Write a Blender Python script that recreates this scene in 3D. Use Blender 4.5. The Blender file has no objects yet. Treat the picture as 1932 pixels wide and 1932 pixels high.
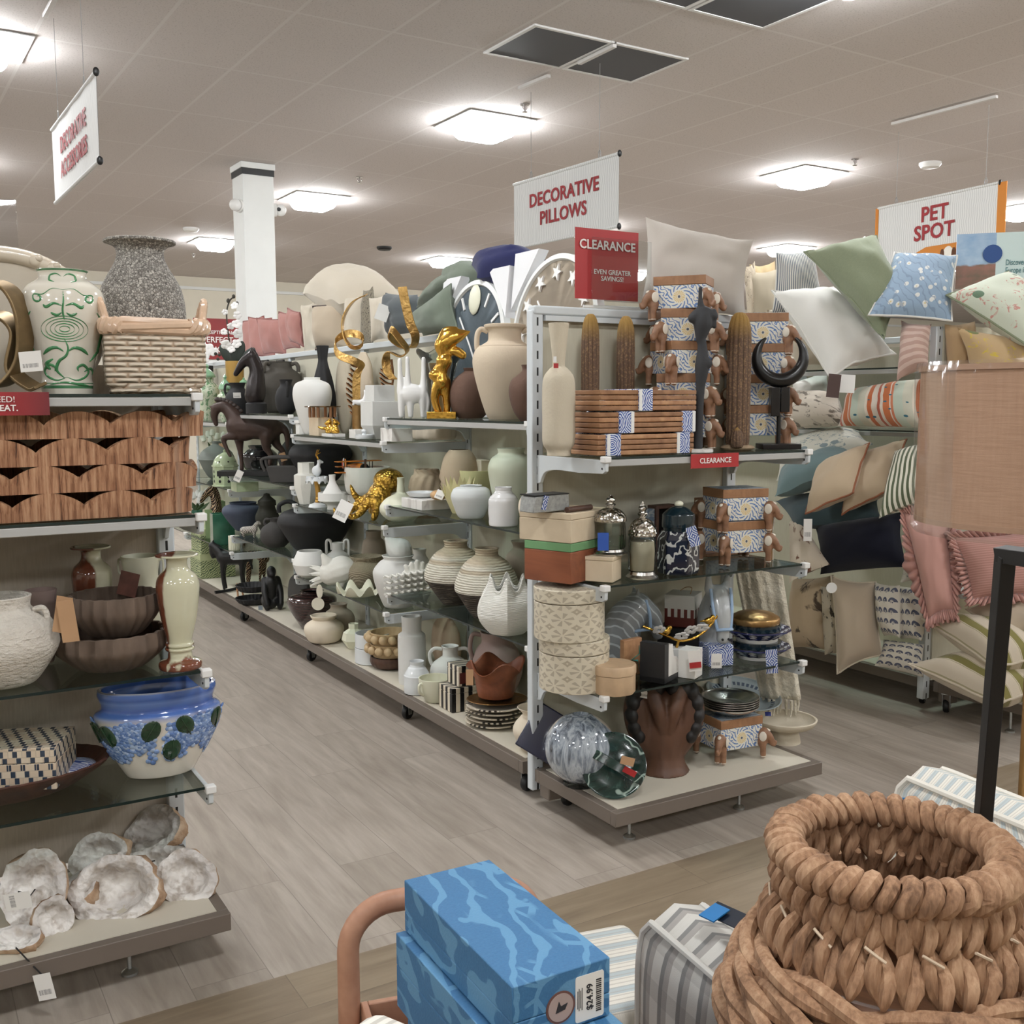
import bpy, math, random
from mathutils import Vector, Matrix, noise as mnoise
random.seed(7)
pi = math.pi
SC = bpy.context.scene
COL = SC.collection
# ------------------------------------------------------------------ camera, world, exposure
F = 1978.6
PITCH, ROLL, YAW, EYE = math.radians(6.04), math.radians(-.207), math.radians(30.81), 1.4
f0 = Vector((math.sin(YAW), math.cos(YAW), 0)); r0 = Vector((math.cos(YAW), -math.sin(YAW), 0)); u0 = Vector((0, 0, 1))
FW = f0*math.cos(PITCH) - u0*math.sin(PITCH); UU = u0*math.cos(PITCH) + f0*math.sin(PITCH)
RR = r0*math.cos(ROLL) + UU*math.sin(ROLL); UP = UU*math.cos(ROLL) - r0*math.sin(ROLL)
CAM = Vector((0, 0, EYE))
cam = bpy.data.cameras.new('camera'); camo = bpy.data.objects.new('camera', cam); COL.objects.link(camo)
camo.matrix_world = Matrix(((RR.x, UP.x, -FW.x, 0), (RR.y, UP.y, -FW.y, 0), (RR.z, UP.z, -FW.z, EYE), (0, 0, 0, 1)))
cam.sensor_width = 36; cam.lens = F/1932*36; cam.clip_start = .05; cam.clip_end = 200
SC.camera = camo
W = bpy.data.worlds.new('world'); SC.world = W; W.use_nodes = True
W.node_tree.nodes['Background'].inputs[0].default_value = (.9, .95, 1, 1)
W.node_tree.nodes['Background'].inputs[1].default_value = .35
VS = SC.view_settings; VS.view_transform = 'Standard'; VS.look = 'None'; VS.gamma = 1; VS.use_curve_mapping = False
VS.exposure = .5
LAMP_STRENGTH = 54.0
cy = SC.cycles
cy.max_bounces = 7; cy.diffuse_bounces = 4; cy.glossy_bounces = 3; cy.transmission_bounces = 4; cy.transparent_max_bounces = 12
cy.caustics_reflective = False; cy.caustics_refractive = False; cy.sample_clamp_indirect = 4
# ------------------------------------------------------------------ placing helpers
def D(px, py, d): return CAM + (FW + RR*((px-966)/F) - UP*((py-966)/F))*d
def onx(px, x, z):
    a = RR - FW*((px-966)/F); return Vector((x, -(a.x*x + a.z*(z-EYE))/a.y, z))
def ony(px, y, z):
    a = RR - FW*((px-966)/F); return Vector((-(a.y*y + a.z*(z-EYE))/a.x, y, z))
def onz(px, py, z):
    d = D(px, py, 1) - CAM; return CAM + d*((z-EYE)/d.z)
def atx(px, py, x):
    d = D(px, py, 1) - CAM; return CAM + d*(x/d.x)
def aty(px, py, y):
    d = D(px, py, 1) - CAM; return CAM + d*(y/d.y)
def dep(P): return (Vector(P)-CAM).dot(FW)
def zat(P, py):
    b = UP + FW*((py-966)/F); return EYE - (b.x*P[0] + b.y*P[1])/b.z
AR, AL, AF = -YAW, pi-YAW, -YAW-pi/2          # headings: picture right, picture left, towards the viewer
XF, YE, YW = 1.885, 2.60, 2.59                # shelf fronts: long side, end display, left display
SH = {}
for b, zs in {'a': (1.33, .945, .55), 'b': (1.225, .85, .458), 'c': (1.33, .943, .545), 'd': (1.27, .84, .434)}.items():
    for i, z in enumerate(zs): SH[b+str(i+1)] = ('x', z)
    SH[b+'0'] = ('x', .137)
for k, z in dict(e1=1.229, e2=.831, e3=.482, e0=.137).items(): SH[k] = ('y', z)
for k, z in dict(w1=1.421, w2=1.128, w3=.737, w4=.438, w0=.134).items(): SH[k] = ('w', z)
def spot(px, shelf, off, dz=0):
    k, z = SH[shelf]; z += dz
    return onx(px, XF+off, z) if k == 'x' else ony(px, (YE if k == 'y' else YW)+off, z)
# ------------------------------------------------------------------ geometry collector
class G:
    def __init__(s): s.v = []; s.f = []; s.m = []
    def add(s, vs, fs, mi=0, T=None):
        o = len(s.v)
        s.v += [tuple(T @ Vector(p)) for p in vs] if T is not None else [tuple(p) for p in vs]
        s.f += [tuple(i+o for i in f) for f in fs]; s.m += [mi]*len(fs); return s
    def box(s, c, d, mi=0, rz=0, T=None, taper=1):
        x, y, z = [q/2 for q in d]; t = taper
        vs = [(-x*t, -y*t, -z), (x*t, -y*t, -z), (x*t, y*t, -z), (-x*t, y*t, -z), (-x, -y, z), (x, -y, z), (x, y, z), (-x, y, z)]
        M = Matrix.Translation(c) @ Matrix.Rotation(rz, 4, 'Z')
        if T is not None: M = T @ M
        return s.add(vs, [(3, 2, 1, 0), (4, 5, 6, 7), (0, 1, 5, 4), (1, 2, 6, 5), (2, 3, 7, 6), (3, 0, 4, 7)], mi, M)
    def lathe(s, prof, seg=40, mi=0, T=None, rf=None, fx=1, fy=1):
        vs = []; fs = []; n = len(prof)
        for (r, z) in prof:
            for k in range(seg):
                a = 2*pi*k/seg; q = rf(a, z, r) if rf else r
                dz = 0
                if isinstance(q, tuple): q, dz = q
                vs.append((q*math.cos(a)*fx, q*math.sin(a)*fy, z+dz))
        for i in range(n-1):
            for k in range(seg):
                k2 = (k+1) % seg; fs.append((i*seg+k, i*seg+k2, (i+1)*seg+k2, (i+1)*seg+k))
        if prof[0][0] > 1e-5: fs.append(tuple(reversed(range(seg))))
        if prof[-1][0] > 1e-5: fs.append(tuple((n-1)*seg+k for k in range(seg)))
        return s.add(vs, fs, mi, T)
    def cyl(s, c, r, h, mi=0, seg=24, r2=None, T=None):
        M = Matrix.Translation(c)
        if T is not None: M = T @ M
        return s.lathe([(r, 0), (r if r2 is None else r2, h)], seg, mi, M)
    def ell(s, c, r, mi=0, seg=20, T=None):
        if isinstance(r, (int, float)): r = (r, r, r)
        n = max(8, seg//2)
        prof = [(max(1e-6, math.sin(pi*i/n)), -math.cos(pi*i/n)) for i in range(n+1)]
        M = Matrix.Translation(c) @ Matrix.Diagonal((r[0], r[1], r[2], 1))
        if T is not None: M = T @ M
        return s.lathe(prof, seg, mi, M)
    def tube(s, path, rad, seg=10, mi=0, closed=False, T=None, flat=1, upv=None):
        P = [Vector(p) for p in path]; n = len(P)
        R = rad if isinstance(rad, (list, tuple)) else [rad]*n
        vs = []; fs = []; prev = None
        for i in range(n):
            t = (P[(i+1) % n]-P[i-1]) if closed else (P[min(i+1, n-1)]-P[max(i-1, 0)])
            if t.length < 1e-9: t = Vector((0, 0, 1))
            t.normalize()
            if upv is not None: a = Vector(upv) - t*t.dot(Vector(upv))
            elif prev is None: a = t.orthogonal()
            else: a = prev - t*prev.dot(t)
            if a.length < 1e-6: a = t.orthogonal()
            a.normalize(); prev = a; b = t.cross(a)
            for k in range(seg):
                w = 2*pi*k/seg; vs.append(P[i] + (a*math.cos(w) + b*math.sin(w)*flat)*R[i])
        for i in range(n if closed else n-1):
            j = (i+1) % n
            for k in range(seg):
                k2 = (k+1) % seg; fs.append((i*seg+k, i*seg+k2, j*seg+k2, j*seg+k))
        if not closed: fs += [tuple(reversed(range(seg))), tuple((n-1)*seg+k for k in range(seg))]
        return s.add(vs, fs, mi, T)
    def prism(s, pts, z0, z1, mi=0, T=None):
        n = len(pts); vs = [(x, y, z0) for x, y in pts]+[(x, y, z1) for x, y in pts]
        fs = [tuple(reversed(range(n))), tuple(range(n, 2*n))]+[(i, (i+1) % n, n+(i+1) % n, n+i) for i in range(n)]
        return s.add(vs, fs, mi, T)
    def ribbon(s, path, wid, th, mi=0, T=None):
        """a strap: list of (point, width direction)"""
        n = len(path); vs = []; fs = []
        for i, (p, w) in enumerate(path):
            p = Vector(p); w = Vector(w).normalized()
            t = Vector(path[min(i+1, n-1)][0])-Vector(path[max(i-1, 0)][0]); nn = t.cross(w); nn.normalize()
            h = wid[i] if isinstance(wid, list) else wid
            for a, b in ((-1, -1), (1, -1), (1, 1), (-1, 1)): vs.append(p + w*a*h/2 + nn*b*th/2)
        for i in range(n-1):
            for k in range(4): fs.append((i*4+k, i*4+(k+1) % 4, (i+1)*4+(k+1) % 4, (i+1)*4+k))
        fs += [(3, 2, 1, 0), tuple((n-1)*4+k for k in range(4))]
        return s.add(vs, fs, mi, T)
def cr(pts, n=6):
    """smooth curve through the points"""
    P = [Vector(p) for p in pts]; out = []
    for i in range(len(P)-1):
        a, b, c, d = P[max(i-1, 0)], P[i], P[i+1], P[min(i+2, len(P)-1)]
        for k in range(n):
            t = k/n
            out.append(.5*((2*b)+(c-a)*t+(2*a-5*b+4*c-d)*t*t+(3*b-a-3*c+d)*t**3))
    out.append(P[-1]); return out
def crp(prof, n=5):
    return [(max(p.x, 0.0), p.y) for p in cr([(r, z, 0) for r, z in prof], n)]
def vess(prof, t, n=5, sharp=False):
    """outer wall up, rim, inner wall down"""
    o = list(prof) if sharp else crp(prof, n)
    inn = [(max(r-t, .004), max(z, t*1.3)) for r, z in o]
    zt = o[-1][1]; rt = o[-1][0]
    out = [(0.0, o[0][1])] + o + [(rt-t*.5, zt+t*.25)] + [p for p in reversed(inn)]
    return out + [(0.0, t*1.3)]
def frame_of(nrm, up=(0, 0, 1), loc=(0, 0, 0)):
    """matrix whose local z is nrm and local y leans to up"""
    z = Vector(nrm).normalized(); x = Vector(up).cross(z)
    if x.length < 1e-6: x = z.orthogonal()
    x.normalize(); y = z.cross(x)
    return Matrix(((x.x, y.x, z.x, loc[0]), (x.y, y.y, z.y, loc[1]), (x.z, y.z, z.z, loc[2]), (0, 0, 0, 1)))
def props(o, label=None, cat=None, group=None, kind=None):
    if label: o['label'] = label
    if cat: o['category'] = cat
    if group: o['group'] = group
    if kind: o['kind'] = kind
    return o
def E(name, loc, label, cat, rz=0, group=None):
    o = bpy.data.objects.new(name, None); COL.objects.link(o); o.location = loc; o.rotation_euler = (0, 0, rz); o.empty_display_size = .05
    return props(o, label, cat, group)
def O(name, g, mats, parent=None, loc=(0, 0, 0), rz=0, label=None, cat=None, group=None, kind=None, sharp=38, bevel=0, sub=0, remesh=0, smooth=0, M=None, seg=2):
    me = bpy.data.meshes.new(name); me.from_pydata(g.v, [], g.f)
    if not isinstance(mats, (list, tuple)): mats = [mats]
    for m in mats: me.materials.append(m)
    if len(mats) > 1: me.polygons.foreach_set('material_index', g.m)
    me.polygons.foreach_set('use_smooth', [True]*len(me.polygons)); me.update()
    if sharp and not remesh and not sub: me.set_sharp_from_angle(angle=math.radians(sharp))
    o = bpy.data.objects.new(name, me); COL.objects.link(o)
    if parent is not None: o.parent = parent
    if M is not None: o.matrix_local = M
    else: o.location = loc; o.rotation_euler = (0, 0, rz)
    if bevel:
        b = o.modifiers.new('bevel', 'BEVEL'); b.width = bevel; b.segments = seg; b.limit_method = 'ANGLE'; b.harden_normals = False
    if remesh:
        r = o.modifiers.new('remesh', 'REMESH'); r.mode = 'VOXEL'; r.voxel_size = remesh; r.use_smooth_shade = True
    if smooth:
        r = o.modifiers.new('smooth', 'SMOOTH'); r.factor = .5; r.iterations = smooth
    if sub:
        r = o.modifiers.new('subdivision', 'SUBSURF'); r.levels = sub; r.render_levels = sub
    return props(o, label, cat, group, kind)
def dup(root, loc, rz=0, label=None, group=None, M=None):
    r = root.copy(); COL.objects.link(r)
    if M is not None: r.matrix_world = M
    else: r.location = loc; r.rotation_euler = (0, 0, rz)
    if label: r['label'] = label
    if group: r['group'] = group
    for ch in list(root.children):
        c = ch.copy(); COL.objects.link(c); c.parent = r
        for q in ch.children:
            d = q.copy(); COL.objects.link(d); d.parent = c
    return r
def text(s, size, mat, parent, M, bold=.0, align='CENTER', ext=.0006, name='lettering', sp=1.0, sx=1.0):
    cu = bpy.data.curves.new(name, 'FONT'); cu.body = s; cu.size = size; cu.align_x = align; cu.align_y = 'CENTER'
    cu.extrude = ext; cu.offset = bold*size; cu.space_character = sp; cu.space_line = .95; cu.resolution_u = 3
    t = bpy.data.objects.new(name, cu); COL.objects.link(t); bpy.context.view_layer.update()
    me = bpy.data.meshes.new_from_object(t.evaluated_get(bpy.context.evaluated_depsgraph_get())); bpy.data.objects.remove(t); bpy.data.curves.remove(cu)
    me.materials.clear(); me.materials.append(mat); o = bpy.data.objects.new(name, me); COL.objects.link(o); o.parent = parent
    o.matrix_local = M @ Matrix.Diagonal((sx, 1, 1, 1)); return o
# ------------------------------------------------------------------ materials
def lin(c):
    return tuple(((v/255)/12.92 if v/255 <= .04045 else (((v/255)+.055)/1.055)**2.4) for v in c[:3])+(1,)
class N:
    def __init__(s, name, rough=.5, metal=0, spec=.5, coat=0):
        s.mat = bpy.data.materials.new(name); s.mat.use_nodes = True; s.t = s.mat.node_tree; s.b = s.t.nodes['Principled BSDF']
        s.b.inputs['Roughness'].default_value = rough; s.b.inputs['Metallic'].default_value = metal
        s.b.inputs['Specular IOR Level'].default_value = spec; s.b.inputs['Coat Weight'].default_value = coat
        s.b.inputs['Coat Roughness'].default_value = .05
        s._tc = None
    def new(s, t, **kw):
        n = s.t.nodes.new(t)
        for k, v in kw.items(): setattr(n, k, v)
        return n
    def put(s, sock, v):
        if hasattr(v, 'is_output'): s.t.links.new(v, sock)
        elif isinstance(v, tuple) and len(v) == 3 and sock.type == 'RGBA': sock.default_value = lin(v)
        elif isinstance(v, tuple) and len(v) == 4 and sock.type == 'VECTOR': sock.default_value = v[:3]
        else: sock.default_value = v
    def tc(s, kind='Object'):
        if s._tc is None: s._tc = s.new('ShaderNodeTexCoord')
        return s._tc.outputs[kind]
    def mapping(s, vec=None, loc=(0, 0, 0), rot=(0, 0, 0), scale=(1, 1, 1)):
        n = s.new('ShaderNodeMapping'); s.put(n.inputs[0], vec or s.tc()); n.inputs[1].default_value = loc; n.inputs[2].default_value = rot; n.inputs[3].default_value = scale
        return n.outputs[0]
    def noise(s, scale, vec=None, detail=3, rough=.55, dist=0, col=False):
        n = s.new('ShaderNodeTexNoise'); s.put(n.inputs['Vector'], vec or s.tc()); n.inputs['Scale'].default_value = scale
        n.inputs['Detail'].default_value = detail; n.inputs['Roughness'].default_value = rough; n.inputs['Distortion'].default_value = dist
        return n.outputs['Color' if col else 'Fac']
    def voro(s, scale, vec=None, feature='F1', out='Distance', rnd=1):
        n = s.new('ShaderNodeTexVoronoi', feature=feature); s.put(n.inputs['Vector'], vec or s.tc()); n.inputs['Scale'].default_value = scale
        n.inputs['Randomness'].default_value = rnd
        return n.outputs[out]
    def wave(s, scale, vec=None, axis='X', dist=0, det=2, kind='BANDS', prof='SIN', dscale=1):
        n = s.new('ShaderNodeTexWave', wave_type=kind, wave_profile=prof)
        if kind == 'BANDS': n.bands_direction = axis
        else: n.rings_direction = axis
        s.put(n.inputs['Vector'], vec or s.tc()); n.inputs['Scale'].default_value = scale; n.inputs['Distortion'].default_value = dist; n.inputs['Detail'].default_value = det
        n.inputs['Detail Scale'].default_value = dscale
        return n.outputs['Fac']
    def ma(s, op, a, b=0.0, c=0.0):
        n = s.new('ShaderNodeMath', operation=op); s.put(n.inputs[0], a); s.put(n.inputs[1], b)
        if op in ('MULTIPLY_ADD', 'COMPARE', 'SMOOTH_MIN', 'WRAP'): s.put(n.inputs[2], c)
        return n.outputs[0]
    def vm(s, op, a, b=(0, 0, 0)):
        n = s.new('ShaderNodeVectorMath', operation=op); s.put(n.inputs[0], a); s.put(n.inputs[1], b)
        return n.outputs[1] if op in ('LENGTH', 'DISTANCE', 'DOT_PRODUCT') else n.outputs[0]
    def sep(s, v=None):
        n = s.new('ShaderNodeSeparateXYZ'); s.put(n.inputs[0], v or s.tc()); return n.outputs
    def comb(s, x=0.0, y=0.0, z=0.0):
        n = s.new('ShaderNodeCombineXYZ'); s.put(n.inputs[0], x); s.put(n.inputs[1], y); s.put(n.inputs[2], z); return n.outputs[0]
    def ramp(s, f, stops, mode='LINEAR'):
        n = s.new('ShaderNodeValToRGB'); n.color_ramp.interpolation = mode; s.put(n.inputs[0], f); e = n.color_ramp.elements
        while len(e) < len(stops): e.new(.5)
        for i, (p, c) in enumerate(stops): e[i].position = p; e[i].color = lin(c) if isinstance(c, tuple) else (c, c, c, 1)
        return n.outputs[0]
    def step(s, f, a, b=None):
        n = s.new('ShaderNodeMapRange'); s.put(n.inputs[0], f); n.inputs[1].default_value = a; n.inputs[2].default_value = b if b is not None else a+1e-4
        return n.outputs[0]
    def mix(s, f, a, b, mode='MIX'):
        n = s.new('ShaderNodeMix', data_type='RGBA', blend_type=mode); s.put(n.inputs[0], f); s.put(n.inputs[6], a); s.put(n.inputs[7], b); return n.outputs[2]
    def bump(s, h, st=.3, dist=.01):
        n = s.new('ShaderNodeBump'); s.put(n.inputs['Height'], h); n.inputs['Strength'].default_value = st; n.inputs['Distance'].default_value = dist
        s.t.links.new(n.outputs[0], s.b.inputs['Normal']); return s
    def cyl(s, k=1.0):
        """(angle/2pi*k, height) around the object's own axis"""
        x, y, z = s.sep(); a = s.ma('ARCTAN2', y, x); return s.ma('MULTIPLY', a, k/(2*pi)), z
    def col(s, c): s.put(s.b.inputs['Base Color'], c); return s
    def rough(s, c): s.put(s.b.inputs['Roughness'], c); return s
def sc(c, k): return tuple(max(0, min(255, v*k)) for v in c)
_mc = {}
def plain(name, c, rough=.6, metal=0, var=.08, vs=6, bump=0, bs=60, coat=0, spec=.5):
    if name in _mc: return _mc[name]
    n = N(name, rough, metal, spec, coat)
    n.col(n.mix(n.noise(vs, detail=4), sc(c, 1-var), sc(c, 1+var)))
    if bump: n.bump(n.noise(bs, detail=4), bump, .004)
    _mc[name] = n.mat; return n.mat
def wood(name, c1, c2, scale=6, axis=(1, .12, 1), rough=.5, dist=3, coat=0):
    if name in _mc: return _mc[name]
    n = N(name, rough, coat=coat); v = n.mapping(scale=axis); g = n.noise(scale*6, v, 5, .6); w = n.noise(scale*1.3, v, 3, .5, dist)
    k = n.ma('MULTIPLY_ADD', w, .6, n.ma('MULTIPLY', g, .4)); n.col(n.ramp(k, [(.3, c1), (.7, c2)])); n.bump(g, .12, .003)
    _mc[name] = n.mat; return n.mat
def metal(name, c, rough=.25, hammer=0, hs=40):
    if name in _mc: return _mc[name]
    n = N(name, rough, 1); n.col(n.mix(n.noise(12, detail=3), sc(c, .8), sc(c, 1.1)))
    if hammer: n.bump(n.voro(hs, out='Distance'), hammer, .006)
    _mc[name] = n.mat; return n.mat
def glassy(name, tint=(235, 245, 240), refl=.9, alpha=.92, rough=.02):
    """clear sheet: mostly see-through, reflecting at grazing angles"""
    if name in _mc: return _mc[name]
    n = N(name); t = n.t; tr = n.new('ShaderNodeBsdfTransparent'); n.put(tr.inputs[0], sc(tint, alpha)); gl = n.new('ShaderNodeBsdfGlossy'); gl.inputs['Roughness'].default_value = rough
    fr = n.new('ShaderNodeFresnel'); fr.inputs[0].default_value = 1.45
    mx = n.new('ShaderNodeMixShader'); t.links.new(n.ma('MULTIPLY', fr.outputs[0], refl), mx.inputs[0]); t.links.new(tr.outputs[0], mx.inputs[1]); t.links.new(gl.outputs[0], mx.inputs[2])
    t.links.new(mx.outputs[0], t.nodes['Material Output'].inputs[0]); _mc[name] = n.mat; return n.mat
# ------------------------------------------------------------------ room
ZC = 3.62
GR = math.radians(1.45)                    # the ceiling grid and the shell stand a little turned to the shelving
GM = Matrix.Rotation(GR, 4, 'Z')
def uv(u, v, z=ZC): return GM @ Vector((u, v, z))
def plank_mat(name, cols, along, rough=.42, w=.185, l=1.22):
    n = N(name, rough); v = n.mapping(rot=(0, 0, along)); b = n.new('ShaderNodeTexBrick'); n.put(b.inputs['Vector'], v)
    b.offset = .37; b.inputs['Scale'].default_value = 1; b.inputs['Mortar Size'].default_value = .0012; b.inputs['Brick Width'].default_value = l; b.inputs['Row Height'].default_value = w
    b.inputs['Color1'].default_value = (0, 0, 0, 1); b.inputs['Color2'].default_value = (1, 1, 1, 1); b.inputs['Mortar'].default_value = (.5, .5, .5, 1); b.inputs['Mortar Smooth'].default_value = .2
    gv = n.mapping(v, scale=(.12, 1, 1)); off = n.vm('ADD', gv, n.comb(n.ma('MULTIPLY', b.outputs[0], 3.7), n.ma('MULTIPLY', b.outputs[0], 9.1)))
    g = n.noise(34, off, 5, .62, .6); g2 = n.noise(9, off, 3, .5, 2.2); knots = n.noise(3.2, n.mapping(v, scale=(.4, 1, 1)), 2)
    k = n.ma('ADD', n.ma('MULTIPLY', g, .45), n.ma('MULTIPLY', g2, .45)); k = n.ma('ADD', k, n.ma('MULTIPLY', b.outputs[0], .13))
    c = n.ramp(k, [(.3, cols[0]), (.55, cols[1]), (.8, cols[2])]); c = n.mix(n.ma('MULTIPLY', b.outputs['Fac'], .5), c, sc(cols[0], .7))
    c = n.mix(n.ma('MULTIPLY', n.step(knots, .66, .74), .35), c, sc(cols[0], .8))
    n.col(c); n.bump(n.ma('SUBTRACT', n.ma('MULTIPLY', g, .3), b.outputs['Fac']), .15, .002); return n.mat
m_floor = plank_mat('pale_oak_floor', [(136, 126, 115), (163, 153, 142), (186, 177, 166)], pi/2)
m_walk = plank_mat('tan_oak_floor', [(116, 102, 84), (139, 124, 104), (157, 143, 122)], 0)
g = G(); g.add([(-12, 2.385, 0), (30, 2.385, 0), (30, 22, 0), (-12, 22, 0)], [(0, 1, 2, 3)]); g.add([(-12, 2.385, -.1), (30, 2.385, -.1), (30, 22, -.1), (-12, 22, -.1)], [(3, 2, 1, 0)])
O('floor', g, m_floor, kind='structure', sharp=0)
g = G(); g.add([(-12, -8, 0), (30, -8, 0), (30, 2.385, 0), (-12, 2.385, 0)], [(0, 1, 2, 3)]); g.add([(-12, -8, -.1), (30, -8, -.1), (30, 2.385, -.1), (-12, 2.385, -.1)], [(3, 2, 1, 0)])
O('floor', g, m_walk, kind='structure', sharp=0)
n = N('ceiling_tile', .9, spec=.2); b = n.new('ShaderNodeTexBrick'); n.put(b.inputs['Vector'], n.mapping(loc=(-1.096+.61*30, -5.97+1.22*20, 0)))
b.offset = 0; b.inputs['Scale'].default_value = 1; b.inputs['Brick Width'].default_value = .61; b.inputs['Row Height'].default_value = 1.22; b.inputs['Mortar Size'].default_value = .011; b.inputs['Mortar Smooth'].default_value = .05
b.inputs['Color1'].default_value = (0, 0, 0, 1); b.inputs['Color2'].default_value = (1, 1, 1, 1)
sp = n.noise(95, detail=2); t = n.mix(b.outputs[0], (206, 199, 196), (210, 203, 200)); t = n.mix(n.step(sp, .58, .72), t, (172, 165, 162)); t = n.mix(n.step(n.noise(40, detail=2), .62, .72), t, (196, 189, 186))
n.col(n.mix(b.outputs['Fac'], t, (216, 211, 208))); n.bump(n.ma('ADD', n.ma('MULTIPLY', sp, .25), b.outputs['Fac']), .35, .006)
g = G(); g.add([(-14, -9, 0), (32, -9, 0), (32, 23, 0), (-14, 23, 0)], [(3, 2, 1, 0)]); g.add([(-14, -9, .1), (32, -9, .1), (32, 23, .1), (-14, 23, .1)], [(0, 1, 2, 3)])
O('ceiling', g, n.mat, M=GM @ Matrix.Translation((0, 0, ZC)), kind='structure', sharp=0)
m_wall = plain('cream_wall_paint', (222, 216, 200), .8, var=.02)
for nm, c, d in (('wall_back', (9, 19.2, ZC/2), (44, .2, ZC)), ('wall_right', (29, 6, ZC/2), (.2, 27, ZC)), ('wall_left', (-11.5, 6, ZC/2), (.2, 27, ZC)), ('wall_front', (9, -7.8, ZC/2), (44, .2, ZC))):
    O(nm, G().box(c, d), m_wall, M=GM, kind='structure')
m_white = plain('white_paint', (226, 228, 226), .55, var=.02)
m_black = plain('black_plastic', (18, 18, 19), .45, var=.1)
O('trim_1', G().box((9, 19.08, .06), (44, .03, .12)), m_black, M=GM, kind='structure')
O('trim_2', G().box((9, 19.07, 3.42), (44, .05, .05)), m_white, M=GM, kind='structure')
# column
c0 = GM @ Vector((3.38, 9.93, 0))
col = O('column', G().box((0, 0, ZC/2), (.3, .3, ZC)), m_white, loc=c0, rz=GR, bevel=.004, label='square white column with a black band near the ceiling', cat='column', kind='structure')
O('band', G().box((0, 0, 3.535), (.312, .312, .06)), m_black, col)
O('collar', G().box((0, 0, 3.59), (.33, .33, .055)), m_white, col, bevel=.004)
m_dome = plain('camera_shell', (232, 232, 230), .35, var=.01)
for a, lab in ((pi+.55, 'white security camera on the left face of the white column'), (-.25, 'white security camera on the right face of the white column')):
    p = c0 + Vector((math.cos(a)*.215, math.sin(a)*.215, 3.22)); e = E('security_camera', p, lab, 'camera', rz=a)
    O('mount', G().cyl((0, 0, 0), .06, .06, T=Matrix.Rotation(-pi/2, 4, 'Y')), m_dome, e, bevel=.006)
    O('ball_housing', G().ell((.035, 0, 0), .055), m_dome, e)
    O('lens', G().cyl((0, 0, .052), .018, .012, T=Matrix.Translation((.035, 0, 0)) @ Matrix.Rotation(-1.9, 4, 'Z') @ Matrix.Rotation(pi/2, 4, 'Y')), m_black, e)
# ------------------------------------------------------------------ ceiling lamps
n = N('lamp_frame', .5); n.col((225, 225, 224)); m_lfr = n.mat
m_lens = bpy.data.materials.new('lit_diffuser'); m_lens.use_nodes = True; t = m_lens.node_tree; t.nodes.remove(t.nodes['Principled BSDF']); em = t.nodes.new('ShaderNodeEmission')
em.inputs[0].default_value = (.96, .985, 1, 1); em.inputs[1].default_value = LAMP_STRENGTH; t.links.new(em.outputs[0], t.nodes['Material Output'].inputs[0])
def rsq(h, r, k=5):
    out = []
    for cx, cyy, a0 in ((h-r, h-r, 0), (-h+r, h-r, pi/2), (-h+r, -h+r, pi), (h-r, -h+r, 3*pi/2)):
        for i in range(k+1): a = a0+pi/2*i/k; out.append((cx+r*math.cos(a), cyy+r*math.sin(a)))
    return out
def loft(g, rings, mi=0, cap0=False, cap1=True):
    n = len(rings[0]); vs = [p for r in rings for p in r]; fs = []
    for i in range(len(rings)-1):
        for k in range(n): fs.append((i*n+k, i*n+(k+1) % n, (i+1)*n+(k+1) % n, (i+1)*n+k))
    if cap0: fs.append(tuple(reversed(range(n))))
    if cap1: fs.append(tuple((len(rings)-1)*n+k for k in range(n)))
    return g.add(vs, fs, mi)
lens = G(); loft(lens, [[(x, y, z) for x, y in rsq(h, r)] for h, r, z in ((.222, .03, -.004), (.216, .04, -.03), (.19, .04, -.09), (.17, .045, -.115), (.14, .05, -.12))])
lens.f = [tuple(reversed(f)) for f in lens.f]
fr = G()
for s in (-1, 1): fr.box((s*.262, 0, -.004), (.084, .6, .008)); fr.box((0, s*.262, -.004), (.44, .084, .008))
LG = 'square ceiling lamps in the tiled ceiling'
names = {(1, 2): 'bright square lamp nearest the pillow banner, left of its hanging wires', (1, 3): 'bright square lamp directly right of the white column', (1, 4): 'bright square lamp just left of the white column',
         (2, 2): 'bright square lamp between the pillow banner and the pet banner', (0, 2): 'bright square lamp cut by the left edge above the accessories banner', (2, 4): 'distant square lamp above the navy cushion',
         (3, 3): 'square lamp above the ticking striped pillow', (3, 2): 'square lamp cut by the right edge beside the pet banner'}
first = None
for i in range(-2, 7):
    for j in range(-1, 5):
        if i in (-2, 6) and j > 3: continue
        p = uv(.8+3.66*i, 7.45+3.66*(j-2), ZC-.004)
        lab = names.get((i, j), 'square ceiling lamp among those outside or far off in the picture')
        if first is None:
            first = E('ceiling_lamp', p, lab, 'ceiling lamp', GR, LG); O('frame', fr, m_lfr, first, bevel=.002); O('diffuser', lens, m_lens, first)
        else: dup(first, p, GR, lab)
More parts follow.
